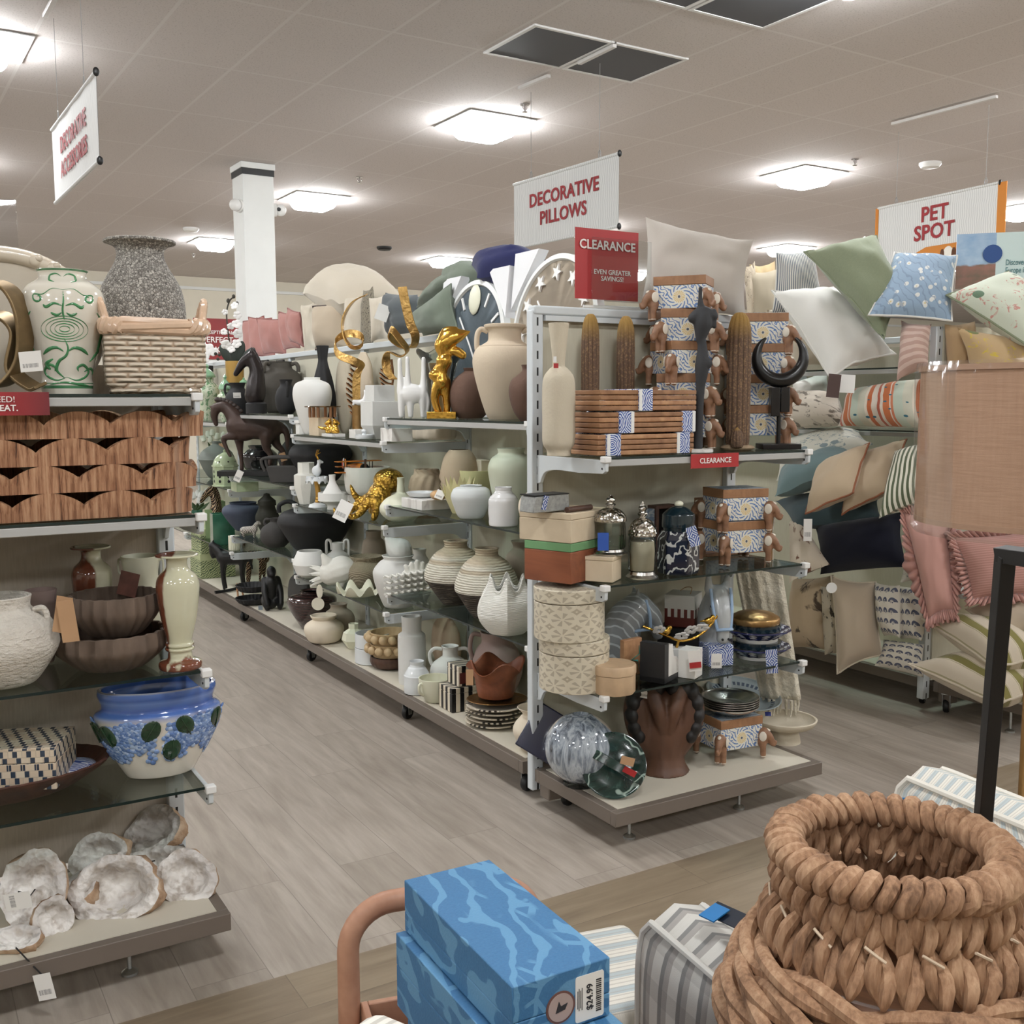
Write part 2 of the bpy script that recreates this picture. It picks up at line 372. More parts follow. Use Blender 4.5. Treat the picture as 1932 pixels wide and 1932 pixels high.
# ------------------------------------------------------------------ ceiling fittings
n = N('return_grille', .6, .3); v = n.voro(85, feature='F1', rnd=0); n.col(n.mix(n.step(v, .3, .42), (26, 27, 29), (82, 84, 88))); m_gr = n.mat
for u, v, lab in ((3.872, 5.69, 'dark square ceiling grille, left of the pair above the pillow banner'), (4.482, 5.69, 'dark square ceiling grille, right of the pair above the pillow banner'),
                  (3.872, 4.44, 'dark grille at the top edge of the picture, left one'), (4.482, 4.44, 'large dark grille at the top edge, right of the middle')):
    e = E('ceiling_grille', uv(u, v, ZC-.002), lab, 'grille', GR, 'dark air grilles in the ceiling')
    O('mesh_panel', G().box((0, 0, -.003), (.55, .55, .006)), m_gr, e); f2 = G()
    for s in (-1, 1): f2.box((s*.285, 0, -.004), (.025, .6, .012)); f2.box((0, s*.285, -.004), (.55, .025, .012))
    O('frame', f2, m_lfr, e, bevel=.002)
m_chr = metal('chrome', (220, 220, 222), .15)
for px, py, lab in ((678, 340, 'small sprinkler head right of the column, over the second lamp'), (990, 204, 'small sprinkler head beside the brightest middle lamp'), (1613, 306, 'small sprinkler head right of the lamp between banners'), (365, 482, 'small sprinkler head left of the column')):
    p = onz(px, py, ZC-.03); g = G().cyl((0, 0, -.02), .008, .05); g.cyl((0, 0, .024), .035, .006); g.cyl((0, 0, -.03), .02, .004); g.tube([(-.018, 0, .02), (-.02, 0, 0), (0, 0, -.025), (.02, 0, 0), (.018, 0, .02)], .003)
    O('sprinkler_head', g, m_chr, loc=p, label=lab, cat='sprinkler', group='sprinkler heads in the ceiling')
for px, py, r, m, nm, lab in ((725, 466, .11, m_black, 'smoke_detector', 'black round detector under the ceiling above the stacked pillows'), (1755, 307, .1, m_dome, 'ceiling_speaker', 'white round ceiling speaker left above the pet banner'), (360, 430, .1, m_dome, 'ceiling_speaker', 'white round ceiling speaker left of the column')):
    p = onz(px, py, ZC); O(nm, G().lathe([(r, 0), (r, -.02), (r*.8, -.045), (0, -.055)]), m, loc=p, label=lab, cat='ceiling fitting')
# ------------------------------------------------------------------ hanging banners
n = N('banner_cloth', .8, spec=.2); x = n.wave(16, n.mapping(scale=(1, .6, 1)), 'X', 6, 1, dscale=.6); n.col(n.mix(n.step(x, .55, .8), (226, 227, 226), (205, 206, 206))); m_ban = n.mat
m_red = plain('sign_red', (168, 42, 44), .5, var=.05, vs=2); m_redp = plain('letter_red', (150, 28, 36), .6, var=.02); m_wlet = plain('letter_white', (236, 228, 224), .6, var=.02); m_org = plain('banner_orange', (205, 130, 50), .7, var=.04)
m_wire = plain('wire_grey', (150, 150, 150), .5); m_clear = glassy('clear_acrylic', (252, 254, 254), .7, .995)
def banner(label, P0, P1, zt, zb, lines, size, rail_ext, name='hanging_banner', side=0):
    """P0 far/left end, P1 near/right end (x,y), banner plane between them"""
    a, b = Vector((P0[0], P0[1], 0)), Vector((P1[0], P1[1], 0)); L = (b-a).length; h = zt-zb; mid = (a+b)/2
    xd = (b-a).normalized(); e = E(name, (mid.x, mid.y, zb), label, 'banner', math.atan2(xd.y, xd.x))
    g = G(); nx, nz = 24, 4; vs = []
    for s in (-1, 1):
        for i in range(nx+1):
            for k in range(nz+1): vs.append((-L/2+L*i/nx, s*.0012+.003*math.sin(i*.9)*(k/nz-.5), h*k/nz))
    o2 = (nx+1)*(nz+1); fs = []
    for i in range(nx):
        for k in range(nz):
            q = (i*(nz+1)+k, (i+1)*(nz+1)+k, (i+1)*(nz+1)+k+1, i*(nz+1)+k+1); fs += [q, tuple(reversed([w+o2 for w in q]))]
    O('cloth', g.add(vs, fs), m_ban, e)
    for z in (0, h):
        O('rod', G().tube([(-L/2-.004, 0, z), (L/2+.004, 0, z)], .011), m_ban, e); O('end_cap', G().ell((L/2+.006, 0, z), (.012, .016, .022)), m_black, e)
    TM = Matrix.Rotation(pi/2, 4, 'X')
    for s, z in lines: text(s, size, m_redp, e, Matrix.Translation((0, -.006, z)) @ TM, .026, sp=1.03)
    for s in rail_ext:
        O('hanging_wire', G().tube([(s, 0, h+.005), (s, 0, ZC-.04-zb)], .0016, 5), m_wire, e)
        hk = G().tube([(s+.012*math.cos(t), 0, h+.03+.028*math.sin(t)*(1 if True else 0)) for t in [k*pi/8 for k in range(17)]], .0025, 5)
        O('hook', hk, m_clear if False else m_wire, e)
    return e, L, h
m_track = plain('track_white', (214, 212, 210), .5)
def track(px0, py0, px1, py1, lab):
    a = onz(px0, py0, ZC-.025); b = onz(px1, py1, ZC-.025); c = (a+b)/2; d = b-a
    O('sign_track', G().box((0, 0, 0), (d.length, .03, .022)), m_track, loc=c, rz=math.atan2(d.y, d.x), label=lab, cat='sign track', bevel=.003)
# pillows banner: hung from two points of the ceiling
A0, A1 = onz(1001, 163, ZC), onz(1131, 108, ZC); dr = (A1-A0).normalized(); cen = (A0+A1)/2
def ban_from(A0, A1, l_px, r_px, pt, pb):
    dr = (A1-A0); dr.z = 0; dr.normalize(); nrm = Vector((-dr.y, dr.x, 0))
    def hit(px, py):
        d = D(px, py, 1)-CAM; t = (A0-CAM).dot(nrm)/d.dot(nrm); return CAM+d*t
    p0, p1 = hit(l_px, pt[0]), hit(r_px, pt[1]); q0, q1 = hit(l_px, pb[0]), hit(r_px, pb[1])
    return p0, p1, (p0.z+p1.z)/2, (q0.z+q1.z)/2, hit
p0, p1, zt, zb, hit = ban_from(A0, A1, 970, 1168, (350, 288), (468, 428))
L = (p1-p0).length
e, L, h = banner('white hanging banner reading DECORATIVE PILLOWS in red', p0, p1, zt, zb, [('DECORATIVE', .66*(zt-zb)), ('PILLOWS', .36*(zt-zb))], .28*(zt-zb), [(A0-(p0+p1)/2).dot((p1-p0).normalized()), (A1-(p0+p1)/2).dot((p1-p0).normalized())])
track(980, 166, 1036, 143, 'short white sign track on the ceiling, left of the dark grilles'); track(1093, 119, 1160, 86, 'short white sign track crossing the pair of dark grilles')
B0, B1 = onz(1697, 238, ZC), onz(1868, 187, ZC)
p0, p1, zt, zb, hit = ban_from(B0, B1, 1658, 1886, (392, 346), (505, 480))
e, L, h = banner('white and orange hanging banner reading PET SPOT', p0, p1, zt, zb-.02, [('PET', .78*(zt-zb)), ('SPOT', .5*(zt-zb))], .32*(zt-zb), [(B0-(p0+p1)/2).dot((p1-p0).normalized()), (B1-(p0+p1)/2).dot((p1-p0).normalized())])
O('orange_strip', G().box((-L/2-.012, -.004, h/2), (.03, .006, h)), m_org, e); O('orange_strip', G().box((L/2+.03, -.004, h/2), (.075, .006, h)), m_org, e)
hx = [(-L*.36, .0), (L*.36, 0), (L*.36, h*.16), (L*.16, h*.27), (-L*.16, h*.27), (-L*.36, h*.12)]
O('orange_plaque', G().prism([(x+L*.1, y) for x, y in hx], .004, .008, T=Matrix.Rotation(pi/2, 4, 'X')), m_org, e)
m_dog = plain('dog_brown', (96, 62, 44), .8); m_dogw = plain('dog_white', (235, 230, 222), .8)
gd = G().ell((L*.13, -.011, h*.12), (.05, .004, .06)); O('dog_picture', gd, m_dogw, e)
for q in (-.055, .055): O('dog_ear', G().ell((L*.13+q, -.013, h*.11), (.022, .004, .05)), m_dog, e)
track(1683, 234, 1881, 182, 'long white sign track above the pet banner')
C0 = onz(101, 20, ZC); cdir = (Vector((uv(0, 1).x-uv(0, 0).x, uv(0, 1).y-uv(0, 0).y, 0))*-1)
p0, p1, zt, zb, hit = ban_from(C0, C0+cdir, 98, 181, (242, 140), (388, 312))
e, L, h = banner('white hanging banner reading DECORATIVE ACCESSORIES, seen edge-on at left', p0, p1, zt, zb, [('DECORATIVE', .64*(zt-zb)), ('ACCESSORIES', .32*(zt-zb))], .29*(zt-zb), [(C0-(p0+p1)/2).dot((p1-p0).normalized()), L*.3])
track(85, 30, 108, -12, 'short white sign track above the accessories banner')
# ------------------------------------------------------------------ shelving units
n = N('upright_enamel', .4); x, y, z = n.sep()
slot = n.ma('MULTIPLY', n.ma('LESS_THAN', n.ma('ABSOLUTE', x), .0034), n.ma('LESS_THAN', n.ma('FRACT', n.ma('MULTIPLY', z, 18.2)), .5))
n.col(n.mix(slot, (204, 210, 214), (14, 14, 15))); m_upr = n.mat
m_shw = plain('shelf_enamel', (206, 212, 215), .4, var=.02)
m_taupe = plain('taupe_fascia', (112, 102, 93), .45, var=.03)
m_deck = plain('cream_deck', (205, 198, 182), .6, var=.03)
n = N('back_panel_cream', .8); n.col(n.mix(n.noise(160, n.mapping(scale=(1, 1, .08)), 2), (192, 187, 168), (206, 202, 184))); m_panel = n.mat
n = N('back_panel_linen', .85); n.col(n.mix(n.noise(190, n.mapping(scale=(1, 1, .1)), 2), (168, 156, 141), (192, 182, 167))); m_linen = n.mat
m_gshelf = glassy('shelf_glass', (243, 250, 247), .75, 1); m_gedge = plain('glass_edge', (26, 40, 38), .15, var=.02)
m_rubber = plain('caster_rubber', (20, 20, 21), .5); m_steel = metal('caster_steel', (200, 204, 204), .35)
m_chan = plain('price_channel', (176, 176, 174), .35, var=.02)
def upright(par, x, y, face, z0, z1, w=.045, d=.035):
    """face: heading of the slotted face"""
    return O('upright', G().box((0, 0, (z1-z0)/2), (w, d, z1-z0)), m_upr, par, loc=(x, y, z0), rz=face+pi/2, bevel=.004)
def bracket(par, x, y, z, out, depth, tip=.03, root=.075):
    """shelf arm: starts at the upright and runs along heading out"""
    p = [(0, -.004), (depth, -.004), (depth+.004, -.012), (depth+.002, -tip-.008), (depth-.012, -tip-.016)]
    p += [(q.x, q.y) for q in cr([(depth*.62, -tip-.02, 0), (depth*.3, -tip-.018, 0), (depth*.12, -root*.8, 0), (.02, -root-.02, 0)], 4)] + [(0, -root-.025)]
    M = Matrix.Translation((x, y, z)) @ Matrix.Rotation(out, 4, 'Z') @ Matrix.Rotation(pi/2, 4, 'X')
    o = O('shelf_bracket', G().prism(p, -.006, .006), m_shw, par, M=M, bevel=.0015)
    O('clip', G().box((depth-.004, -.002, 0), (.026, .02, .026)), m_dome, o, bevel=.003)
    O('rivet', G().cyl((0, 0, 0), .003, .016, seg=8, T=Matrix.Translation((depth-.014, -tip, -.008))), m_black, o)
    return o
def glass_shelf(par, x0, x1, y0, y1, z, front, chan=False):
    o = O('glass_shelf', G().box(((x0+x1)/2, (y0+y1)/2, z-.0045), (x1-x0, y1-y0, .007)), m_gshelf, par)
    fx = {'-x': ((x0-.0005, (y0+y1)/2), (.001, y1-y0)), '-y': (((x0+x1)/2, y0-.0005), (x1-x0, .001))}[front]
    O('front_edge', G().box((*fx[0], z-.0045), (*fx[1], .007)), m_gedge, o)
    if chan:
        c, d = fx; O('price_channel', G().box((c[0]+(.004 if front == '-x' else 0), c[1]+(.004 if front == '-y' else 0), z-.0195), (max(d[0], .008), max(d[1], .008), .021)), m_chan, par, bevel=.002)
def deck(par, x0, x1, y0, y1, z0=.09, z1=.135, rim=.028, nm='base_deck'):
    cx, cyy = (x0+x1)/2, (y0+y1)/2; g = G()
    for s in (-1, 1):
        g.box((cx, cyy+s*((y1-y0)/2-rim/2), (z0+z1)/2), (x1-x0, rim, z1-z0)); g.box((cx+s*((x1-x0)/2-rim/2), cyy, (z0+z1)/2), (rim, y1-y0-2*rim, z1-z0))
    o = O(nm, g, m_taupe, par, bevel=.002); O('deck_board', G().box((cx, cyy, z1-.012), (x1-x0-2*rim, y1-y0-2*rim, .026)), m_deck, o)
def caster(par, x, y, a):
    M = Matrix.Translation((x, y, 0)) @ Matrix.Rotation(a, 4, 'Z')
    o = O('caster', G().lathe([(.012, -.012), (.026, -.012), (.03, -.006), (.03, .006), (.026, .012), (.012, .012)], 24, T=Matrix.Translation((0, 0, .03)) @ Matrix.Rotation(pi/2, 4, 'X')), m_rubber, par, M=M)
    g = G()
    for s in (-1, 1): g.prism([(-.01, .022), (.01, .022), (.022, .088), (-.016, .088)], s*.016-.0012, s*.016+.0012, T=Matrix.Rotation(pi/2, 4, 'X'))
    g.box((0, 0, .088), (.045, .04, .005)); O('fork', g, m_steel, o)
def foot(par, x, y): O('levelling_foot', G().cyl((0, 0, .012), .005, .08).lathe([(.02, 0), (.02, .006), (.009, .014)], 16), m_steel, par, loc=(x, y, 0))
def end_unit(par, x0, x1, yf, yb, zs, ztop, panel, chans, zpanel=None, shelves=True):
    for x in (x0+.015, x1-.015): upright(par, x, yb, -pi/2, .055, ztop)
    cx = (x0+x1)/2
    O('back_panel', G().box((cx, yb+.012, ((zpanel or ztop)+.14)/2), (x1-x0-.05, .012, (zpanel or ztop)-.14)), panel, par)
    for i, z in enumerate(zs):
        glass_shelf(par, x0+.03, x1-.03, yf, yb-.03, z, '-y', i in chans)
        for x in (x0+.018, x1-.018): bracket(par, x, yb-.018, z-.006, -pi/2, yb-.018-yf+.006)
    deck(par, x0, x1, yf-.09, yb-.02)
def long_unit(par, x0, x1, y0, bays, zs, chans, side=-1, ztop=1.716):
    xc = (x0+x1)/2; N_ = len(bays); y1 = y0+1.22*N_
    for k in range(N_+1): upright(par, xc, y0+1.22*k+(.02 if k == 0 else 0), pi, .055, ztop-.02)
    O('back_panel', G().box((xc, (y0+y1)/2, (ztop-.05+.14)/2+.0), (.014, y1-y0-.02, ztop-.05-.14)), m_panel, par)
    O('top_rail', G().box((xc, (y0+y1)/2, ztop-.016), (.05, y1-y0, .032)), m_shw, par, bevel=.004)
    deck(par, x0, x1, y0+.03, y1)
    for k, b in enumerate(bays):
        for i, z in enumerate(zs[k]):
            ya, yb = y0+1.22*k+.025, y0+1.22*(k+1)-.025
            glass_shelf(par, x0+.02, xc-.03, ya, yb, z, '-x', i in chans)
            for y in (ya-.008, yb+.008): bracket(par, xc-.018, y, z-.006, pi, xc-.018-x0-.02+.004)
gd1 = E('shelving_unit', (0, 0, 0), 'long white shelving unit of ceramics with glass shelves, in the middle of the shop', 'shelving', group='shelving units')
long_unit(gd1, 1.865, 2.763, 3.03, 'abcde', [[SH[b+str(i)][1] for i in (1, 2, 3)] for b in 'abcd']+[[1.27, .84, .434]], (0,))
O('top_shelf', G().box((2.55, 6.08, 1.695), (.42, 6.1, .02)), m_shw, gd1)
for y in (3.12, 4.13, 5.35, 6.58, 7.8): caster(gd1, 1.92, y, .4)
for y in (4.3, 6.7): caster(gd1, 2.2, y, .9)
ge1 = E('end_display', (0, 0, 0), 'white end display with glass shelves of elephant boxes and jars, facing the walkway', 'shelving', group='end displays')
end_unit(ge1, 1.865, 2.763, YE, 3.0, [SH[k][1] for k in ('e1', 'e2', 'e3')], 1.70, m_panel, (0,))
O('top_rail', G().box((2.314, 3.0, 1.70), (.898, .045, .03)), m_shw, ge1, bevel=.006); O('panel_rail', G().box((2.314, 2.985, 1.675), (.81, .015, .018)), m_shw, ge1)
O('base_foot', G().box((1.9, 2.93, .07), (.055, .06, .055)), m_taupe, ge1, bevel=.004)
for x in (1.986, 2.458): foot(ge1, x, 2.6)
caster(ge1, 1.97, 2.93, .3)
gw = E('end_display', (0, 0, 0), 'white end display at the left edge, stacked with trays, bowls and geodes', 'shelving', group='end displays')
end_unit(gw, -.228, .672, YW, 3.0, [SH[k][1] for k in ('w1', 'w2', 'w3', 'w4')], 1.45, m_linen, (0, 1), 1.50)
for x in (.443, -.05): foot(gw, x, 2.59)
ga2 = E('shelving_unit', (0, 0, 0), 'white shelving unit of pillows across the far aisle, at right', 'shelving', group='shelving units')
X2 = 4.0
long_unit(ga2, X2, X2+.9, 3.03, 'abcd', [[1.55, 1.26]]*4, (0, 1))
caster(ga2, X2+.06, 3.1, .5)
gb2 = E('end_display', (0, 0, 0), 'end display of ruffled and striped pillows at the right edge, behind the lampshade', 'shelving', group='end displays')
for x in (X2-.03, X2+.87): upright(gb2, x, 3.03, -pi/2, .055, 1.716)
O('back_panel', G().box((X2+.42, 3.012, .93), (.86, .012, 1.58)), m_panel, gb2); deck(gb2, X2, X2+.9, 2.52, 3.0)
O('base_foot', G().box((X2+.05, 2.96, .07), (.055, .06, .055)), m_taupe, gb2, bevel=.004); foot(gb2, X2+.02, 2.63); caster(gb2, X2+.03, 2.95, .5)
for z in (1.02, .55): 
    O('shelf', G().box((X2+.43, 2.83, z-.01), (.84, .36, .018)), m_shw, gb2, bevel=.003)
# ------------------------------------------------------------------ builders of goods
def P_(px, shelf, off, dz=0): return shelf if isinstance(shelf, Vector) else spot(px, shelf, off, dz)
def dims(P, top, w):
    """height and radius that show at picture height top and width w when standing at P"""
    R = w*dep(P)/F/2; h = Vector((P.x, P.y, 0)).normalized()
    z0 = zat(P, top); Q = P + h*R*.5*(1 if z0 < EYE else -1)
    return R, max(.01, zat(Q, top)-P.z)
def V(name, label, cat, mat, px, shelf, off, top, w, prof, t=.05, seg=44, rf=None, fx=1, fy=1, rz=0, group=None, solid=False, sharpp=False, dz=0, sharp=50, sub=0):
    """a turned vessel; prof in (radius, height) shares; t wall share"""
    P = P_(px, shelf, off, dz); R, H = dims(P, top, w)
    pr = [(r*R, z*H) for r, z in prof]
    g = G(); T = t*R
    g.lathe((([(0, pr[0][1])]+(pr if sharpp else crp(pr))+[(0, pr[-1][1])]) if solid else vess(pr, T, sharp=sharpp)), seg, rf=(lambda a, z, r: rf(a, z/H, r)) if rf else None, fx=fx, fy=fy)
    o = O(name, g, mat, loc=P, rz=rz, label=label, cat=cat, group=group, sharp=sharp, sub=sub); o['_R'] = R; o['_H'] = H
    return o
def handle(o, ang, pts, rad, mat=None, nm='handle', flat=1):
    R, H = o['_R'], o['_H']; c, s = math.cos(ang), math.sin(ang)
    path = [(r*R*c, r*R*s, z*H) for r, z, _ in cr([(r, z, 0) for r, z in pts], 6)]
    return O(nm, G().tube(path, rad*R, 10, flat=flat), mat or o.data.materials[0], o)
m_tagw = N('tag_white', .6); _x, _y, _z = m_tagw.sep(m_tagw.tc('Generated'))
_bar = m_tagw.ma('MULTIPLY', m_tagw.ma('LESS_THAN', m_tagw.ma('FRACT', m_tagw.ma('MULTIPLY', m_tagw.noise(14, m_tagw.comb(_x, 0.0, 0.0), 0), 9)), .45), m_tagw.ma('COMPARE', _z, .3, .1))
_bar = m_tagw.ma('MULTIPLY', _bar, m_tagw.ma('COMPARE', _x, .5, .38)); m_tagw.col(m_tagw.mix(_bar, (232, 230, 226), (60, 60, 64))); m_tagw = m_tagw.mat
m_kraft = plain('kraft_card', (186, 148, 112), .8, var=.04); m_string = plain('string', (30, 28, 27), .8); m_tblue = None
def card(par, loc, w, h, head, mat=None, tilt=0, roll=0, nm='price_tag', th=.0015):
    """flat hang tag facing heading; loc in the parent's frame"""
    M = Matrix.Translation(loc) @ Matrix.Rotation(head+pi/2, 4, 'Z') @ Matrix.Rotation(tilt, 4, 'X') @ Matrix.Rotation(roll, 4, 'Y')
    return O(nm, G().box((0, 0, 0), (w, th, h)), mat or m_tagw, par, M=M)
def pxtag(par, px, py, d, wpx, hpx, mat=None, roll=0, head=None, nm='price_tag', tilt=0):
    """tag placed where it shows, at forward distance d"""
    P = D(px, py, d); k = d/F
    inv = par.matrix_basis.inverted(); rz = par.rotation_euler.z
    return card(par, inv @ P, wpx*k, hpx*k, (AF if head is None else head)-rz, mat, tilt, roll, nm)
def boxat(name, label, cat, mat, P, d, rz=0, bevel=.002, group=None, lid=None, lidmat=None, lift=.0):
    """box standing on P, optional lid of height lid"""
    w, l, h = d
    if not lid: return O(name, G().box((0, 0, h/2), d), mat, loc=P, rz=rz, label=label, cat=cat, group=group, bevel=bevel)
    o = O(name, G().box((0, 0, (h-lid)/2), (w, l, h-lid-.0015)), mat, loc=P, rz=rz, label=label, cat=cat, group=group, bevel=bevel)
    O('lid', G().box((0, 0, h-lid/2), (w+lift, l+lift, lid)), lidmat or mat, o, bevel=bevel); return o
class Blob(G):
    """soft solids that melt into one surface"""
    def limb(s, pts, rad, n=5):
        q = [(p[0], p[1], p[2]) for p in pts]; P = cr(q, n); R = [v.x for v in cr([(r, 0, 0) for r in rad], n)]
        s.tube(P, R, 12); s.ell(P[0], R[0], seg=12); s.ell(P[-1], R[-1], seg=12); return s
# vessel profiles
PJ = [(.55, 0), (.78, .12), (1, .48), (.9, .74), (.58, .88), (.5, .92), (.5, .96), (.62, 1)]
PU = [(.45, 0), (.62, .1), (.9, .38), (1, .6), (.86, .78), (.52, .88), (.48, .93), (.6, 1)]
PR = [(.6, 0), (.82, .1), (1, .42), (.92, .68), (.66, .82), (.58, .86), (.62, .93), (.7, 1)]
PB = [(.4, 0), (.6, .05), (.85, .4), (.97, .8), (1, 1)]
PT = [(.7, 0), (.85, .03), (.95, .2), (1, .5), (.97, .68), (.6, .74), (.56, .8), (.58, 1)]
def lobes(n, amp, ph=0): return lambda a, z, r: r*(1+amp*math.cos(n*(a+ph)))
def ribs(n, amp): return lambda a, z, r: r*(1+amp*math.sin(n*2*pi*z))
# ceramics and other plain finishes
c_white = plain('matte_white_ceramic', (228, 228, 224), .7, var=.015, bump=.05, bs=120)
c_white2 = plain('chalk_white_ceramic', (222, 221, 213), .85, var=.03, bump=.2, bs=70)
c_cool = plain('cool_white_glaze', (220, 224, 226), .35, var=.02, coat=.2)
c_cream = plain('cream_ceramic', (220, 208, 188), .8, var=.03, bump=.2, bs=60)
c_ivory = plain('ivory_glaze', (222, 222, 200), .4, var=.02)
c_sand = plain('sand_terracotta', (205, 190, 168), .9, var=.05, bump=.25, bs=90)
c_tan = plain('tan_stoneware', (190, 170, 146), .85, var=.05, bump=.3, bs=70)
c_taupe = plain('taupe_stoneware', (150, 138, 122), .85, var=.07, bump=.4, bs=60)
c_beige = plain('beige_sandstone', (198, 188, 168), .9, var=.04, bump=.3, bs=100)
c_mauve = plain('mauve_clay', (168, 146, 140), .8, var=.06, bump=.3)
c_char = plain('charcoal_clay', (60, 58, 56), .8, var=.15, vs=4, bump=.4, bs=50)
c_stone = plain('dark_stoneware', (88, 84, 78), .85, var=.18, vs=5, bump=.5, bs=45)
c_blk = plain('matte_black_ceramic', (30, 30, 32), .7, var=.1, bump=.2)
c_blkg = plain('black_glaze', (18, 19, 24), .12, var=.1, coat=.6)
c_navy = plain('slate_blue_ceramic', (72, 80, 98), .75, var=.12, vs=4, bump=.2)
c_dkgrn = plain('dark_olive_stone', (58, 58, 50), .8, var=.15, bump=.3)
c_brown = plain('burnt_brown_clay', (96, 72, 60), .85, var=.2, vs=5, bump=.6, bs=40)
c_bronze = plain('bronzed_brown', (72, 54, 46), .5, .25, var=.2, vs=9, bump=.2)
c_dkmt = plain('dark_polished_cast', (44, 38, 38), .3, .4, var=.2)
c_gold = metal('polished_gold', (226, 178, 84), .22, .15, 60); c_goldh = metal('hammered_gold', (208, 164, 88), .3, .5, 70)
c_brass = metal('antique_brass', (172, 138, 92), .38, .2, 50); c_silver = metal('silver_plate', (226, 224, 220), .25)
c_walnut = wood('dark_walnut', (62, 42, 34), (92, 64, 50), 7); c_acacia = wood('warm_acacia', (118, 82, 56), (172, 128, 92), 5)
c_mahog = wood('red_mahogany', (104, 56, 36), (150, 88, 58), 5); c_mango = wood('mango_wood', (150, 104, 72), (196, 152, 112), 7)
n = N('white_marble', .35); n.col(n.mix(n.step(n.noise(7, detail=5, dist=1.5), .52, .6), (232, 230, 226), (206, 202, 198))); c_marb = n.mat
n = N('cream_travertine', .6); n.col(n.mix(n.noise(18, detail=5), (222, 206, 180), (200, 182, 154))); n.bump(n.noise(60), .15, .002); c_trav = n.mat
n = N('grey_stone_block', .7); n.col(n.mix(n.noise(14, detail=5), (206, 206, 202), (222, 222, 219))); n.bump(n.noise(70), .2, .003); c_block = n.mat
n = N('blackened_glass_tile', .3); c_tint = glassy('clear_glass', (244, 248, 246), .9, .98); c_amber = glassy('amber_glass', (250, 224, 190), .9, .96)
# ------------------------------------------------------------------ long unit, first bay
o = V('amphora', 'large sand-coloured amphora with two handles on the top shelf beside the end post', 'vase', c_sand, 953, 'a1', .17, 611, 122, [(.5, 0), (.62, .08), (.86, .35), (1, .6), (.9, .74), (.66, .8), (.52, .84), (.53, .94), (.62, .97), (.64, 1)], .07)
for a in (AL+.1, AR+.1): handle(o, a, [(.52, .93), (.72, .955), (.84, .9), (.86, .78), (.82, .7)], .085)
O('shoulder_cord', G().tube([(o['_R']*.79*math.cos(k*pi/24), o['_R']*.79*math.sin(k*pi/24), o['_H']*.772) for k in range(48)], .004, 6, closed=True), c_sand, o)
o = V('vase', 'rough brown vase with a kraft tag, in front of the sand amphora by the post', 'vase', c_brown, 1003, 'a1', .07, 688, 86, [(.5, 0), (.8, .18), (1, .5), (.9, .72), (.5, .86), (.4, .92), (.45, 1)])
card(o, Vector((math.cos(AF+.55), math.sin(AF+.55), 0))*(o['_R']+.008)+Vector((0, 0, .105)), .075, .1, AF-.5, m_kraft, .1)
V('vase', 'round dark brown clay vase left of the sand amphora', 'vase', c_brown, 888, 'a1', .17, 694, 80, [(.55, 0), (.85, .15), (1, .45), (.82, .75), (.35, .92), (.3, .95), (.34, 1)])
# gold swirl figure on a plinth
P = spot(834, 'a1', .06); k = dep(P)/F
e = E('gold_figure', P, 'polished gold figure with a swirling head on a square plinth', 'figurine', AF+pi/2)
O('plinth', G().box((0, 0, .014), (.062*2*.95, .08, .028)), c_gold, e, bevel=.002)
b = Blob(); b.limb([(-.015, 0, .03), (-.028, 0, .075), (-.02, .0, .12), (-.005, 0, .15)], [.015, .017, .022, .026]); b.limb([(.02, .01, .03), (.018, .012, .08), (.012, .008, .15)], [.014, .018, .026])
b.limb([(0, 0, .15), (.0, 0, .19), (.012, 0, .235), (.015, 0, .262)], [.032, .024, .034, .018]); b.ell((-.028, -.006, .175), (.024, .022, .024)); b.limb([(-.02, 0, .2), (.005, -.02, .215), (.03, -.012, .245)], [.014, .012, .012])
b.limb([(.015, 0, .255), (.005, 0, .29), (.03, 0, .318), (.075, 0, .335), (.115, 0, .348)], [.022, .034, .036, .026, .004]); b.limb([(-.005, 0, .3), (.02, 0, .345), (.055, 0, .352)], [.018, .022, .018]); b.limb([(.03, 0, .27), (.06, 0, .27), (.085, 0, .255)], [.014, .02, .018])
O('figure', b, c_gold, e, remesh=.0045, smooth=2)
o = V('glass_vase', 'clear glass vase with a ruffled rim and amber core behind the gold figure', 'vase', c_tint, 832, 'a1', .2, 662, 92, [(.62, 0), (.55, .3), (.58, .6), (.72, .82), (.88, .93), (1, 1)], .06, rf=lambda a, z, r: (r*(1+.1*max(0, z-.6)*math.cos(6*a)), .05*max(0, z-.8)*math.cos(6*a)))
O('amber_core', G().lathe([(.0, .02), (o['_R']*.5, .02), (o['_R']*.47, o['_H']*.3), (o['_R']*.5, o['_H']*.6), (o['_R']*.62, o['_H']*.82), (o['_R']*.58, o['_H']*.82), (0, o['_H']*.5)], 40), plain('amber_paper', (206, 160, 108), .6, var=.12, vs=9), o)
P = spot(778, 'a1', .06)
b = Blob(); s = dep(P)/F
for x, zt in ((-20, 108), (-7, 111), (20, 110)): b.limb([(x*s*1.05, 0, 50*s), (x*s*1.1, 0, 80*s), (x*s*1.12, 0, zt*s)], [8*s, 5*s, 4.2*s])
for x in (-19, -3, 19): b.limb([(x*s, 0, 45*s), (x*s*1.08, 0, 20*s), (x*s*1.08, 0, 4*s)], [9*s, 6.5*s, 5*s])
b.ell((0, 0, 45*s), (27*s, 11*s, 19*s)); b.limb([(24*s, 0, 50*s), (30*s, 0, 30*s), (26*s, 0, 3*s)], [5*s, 4*s, 3*s])
O('hand_vase', b, plain('white_porcelain', (236, 236, 234), .3, var=.01, coat=.3), loc=P, rz=AF+pi/2, label='white porcelain sculpture of upright fingers with three legs, left of the gold figure', cat='sculpture', remesh=.004, smooth=2)
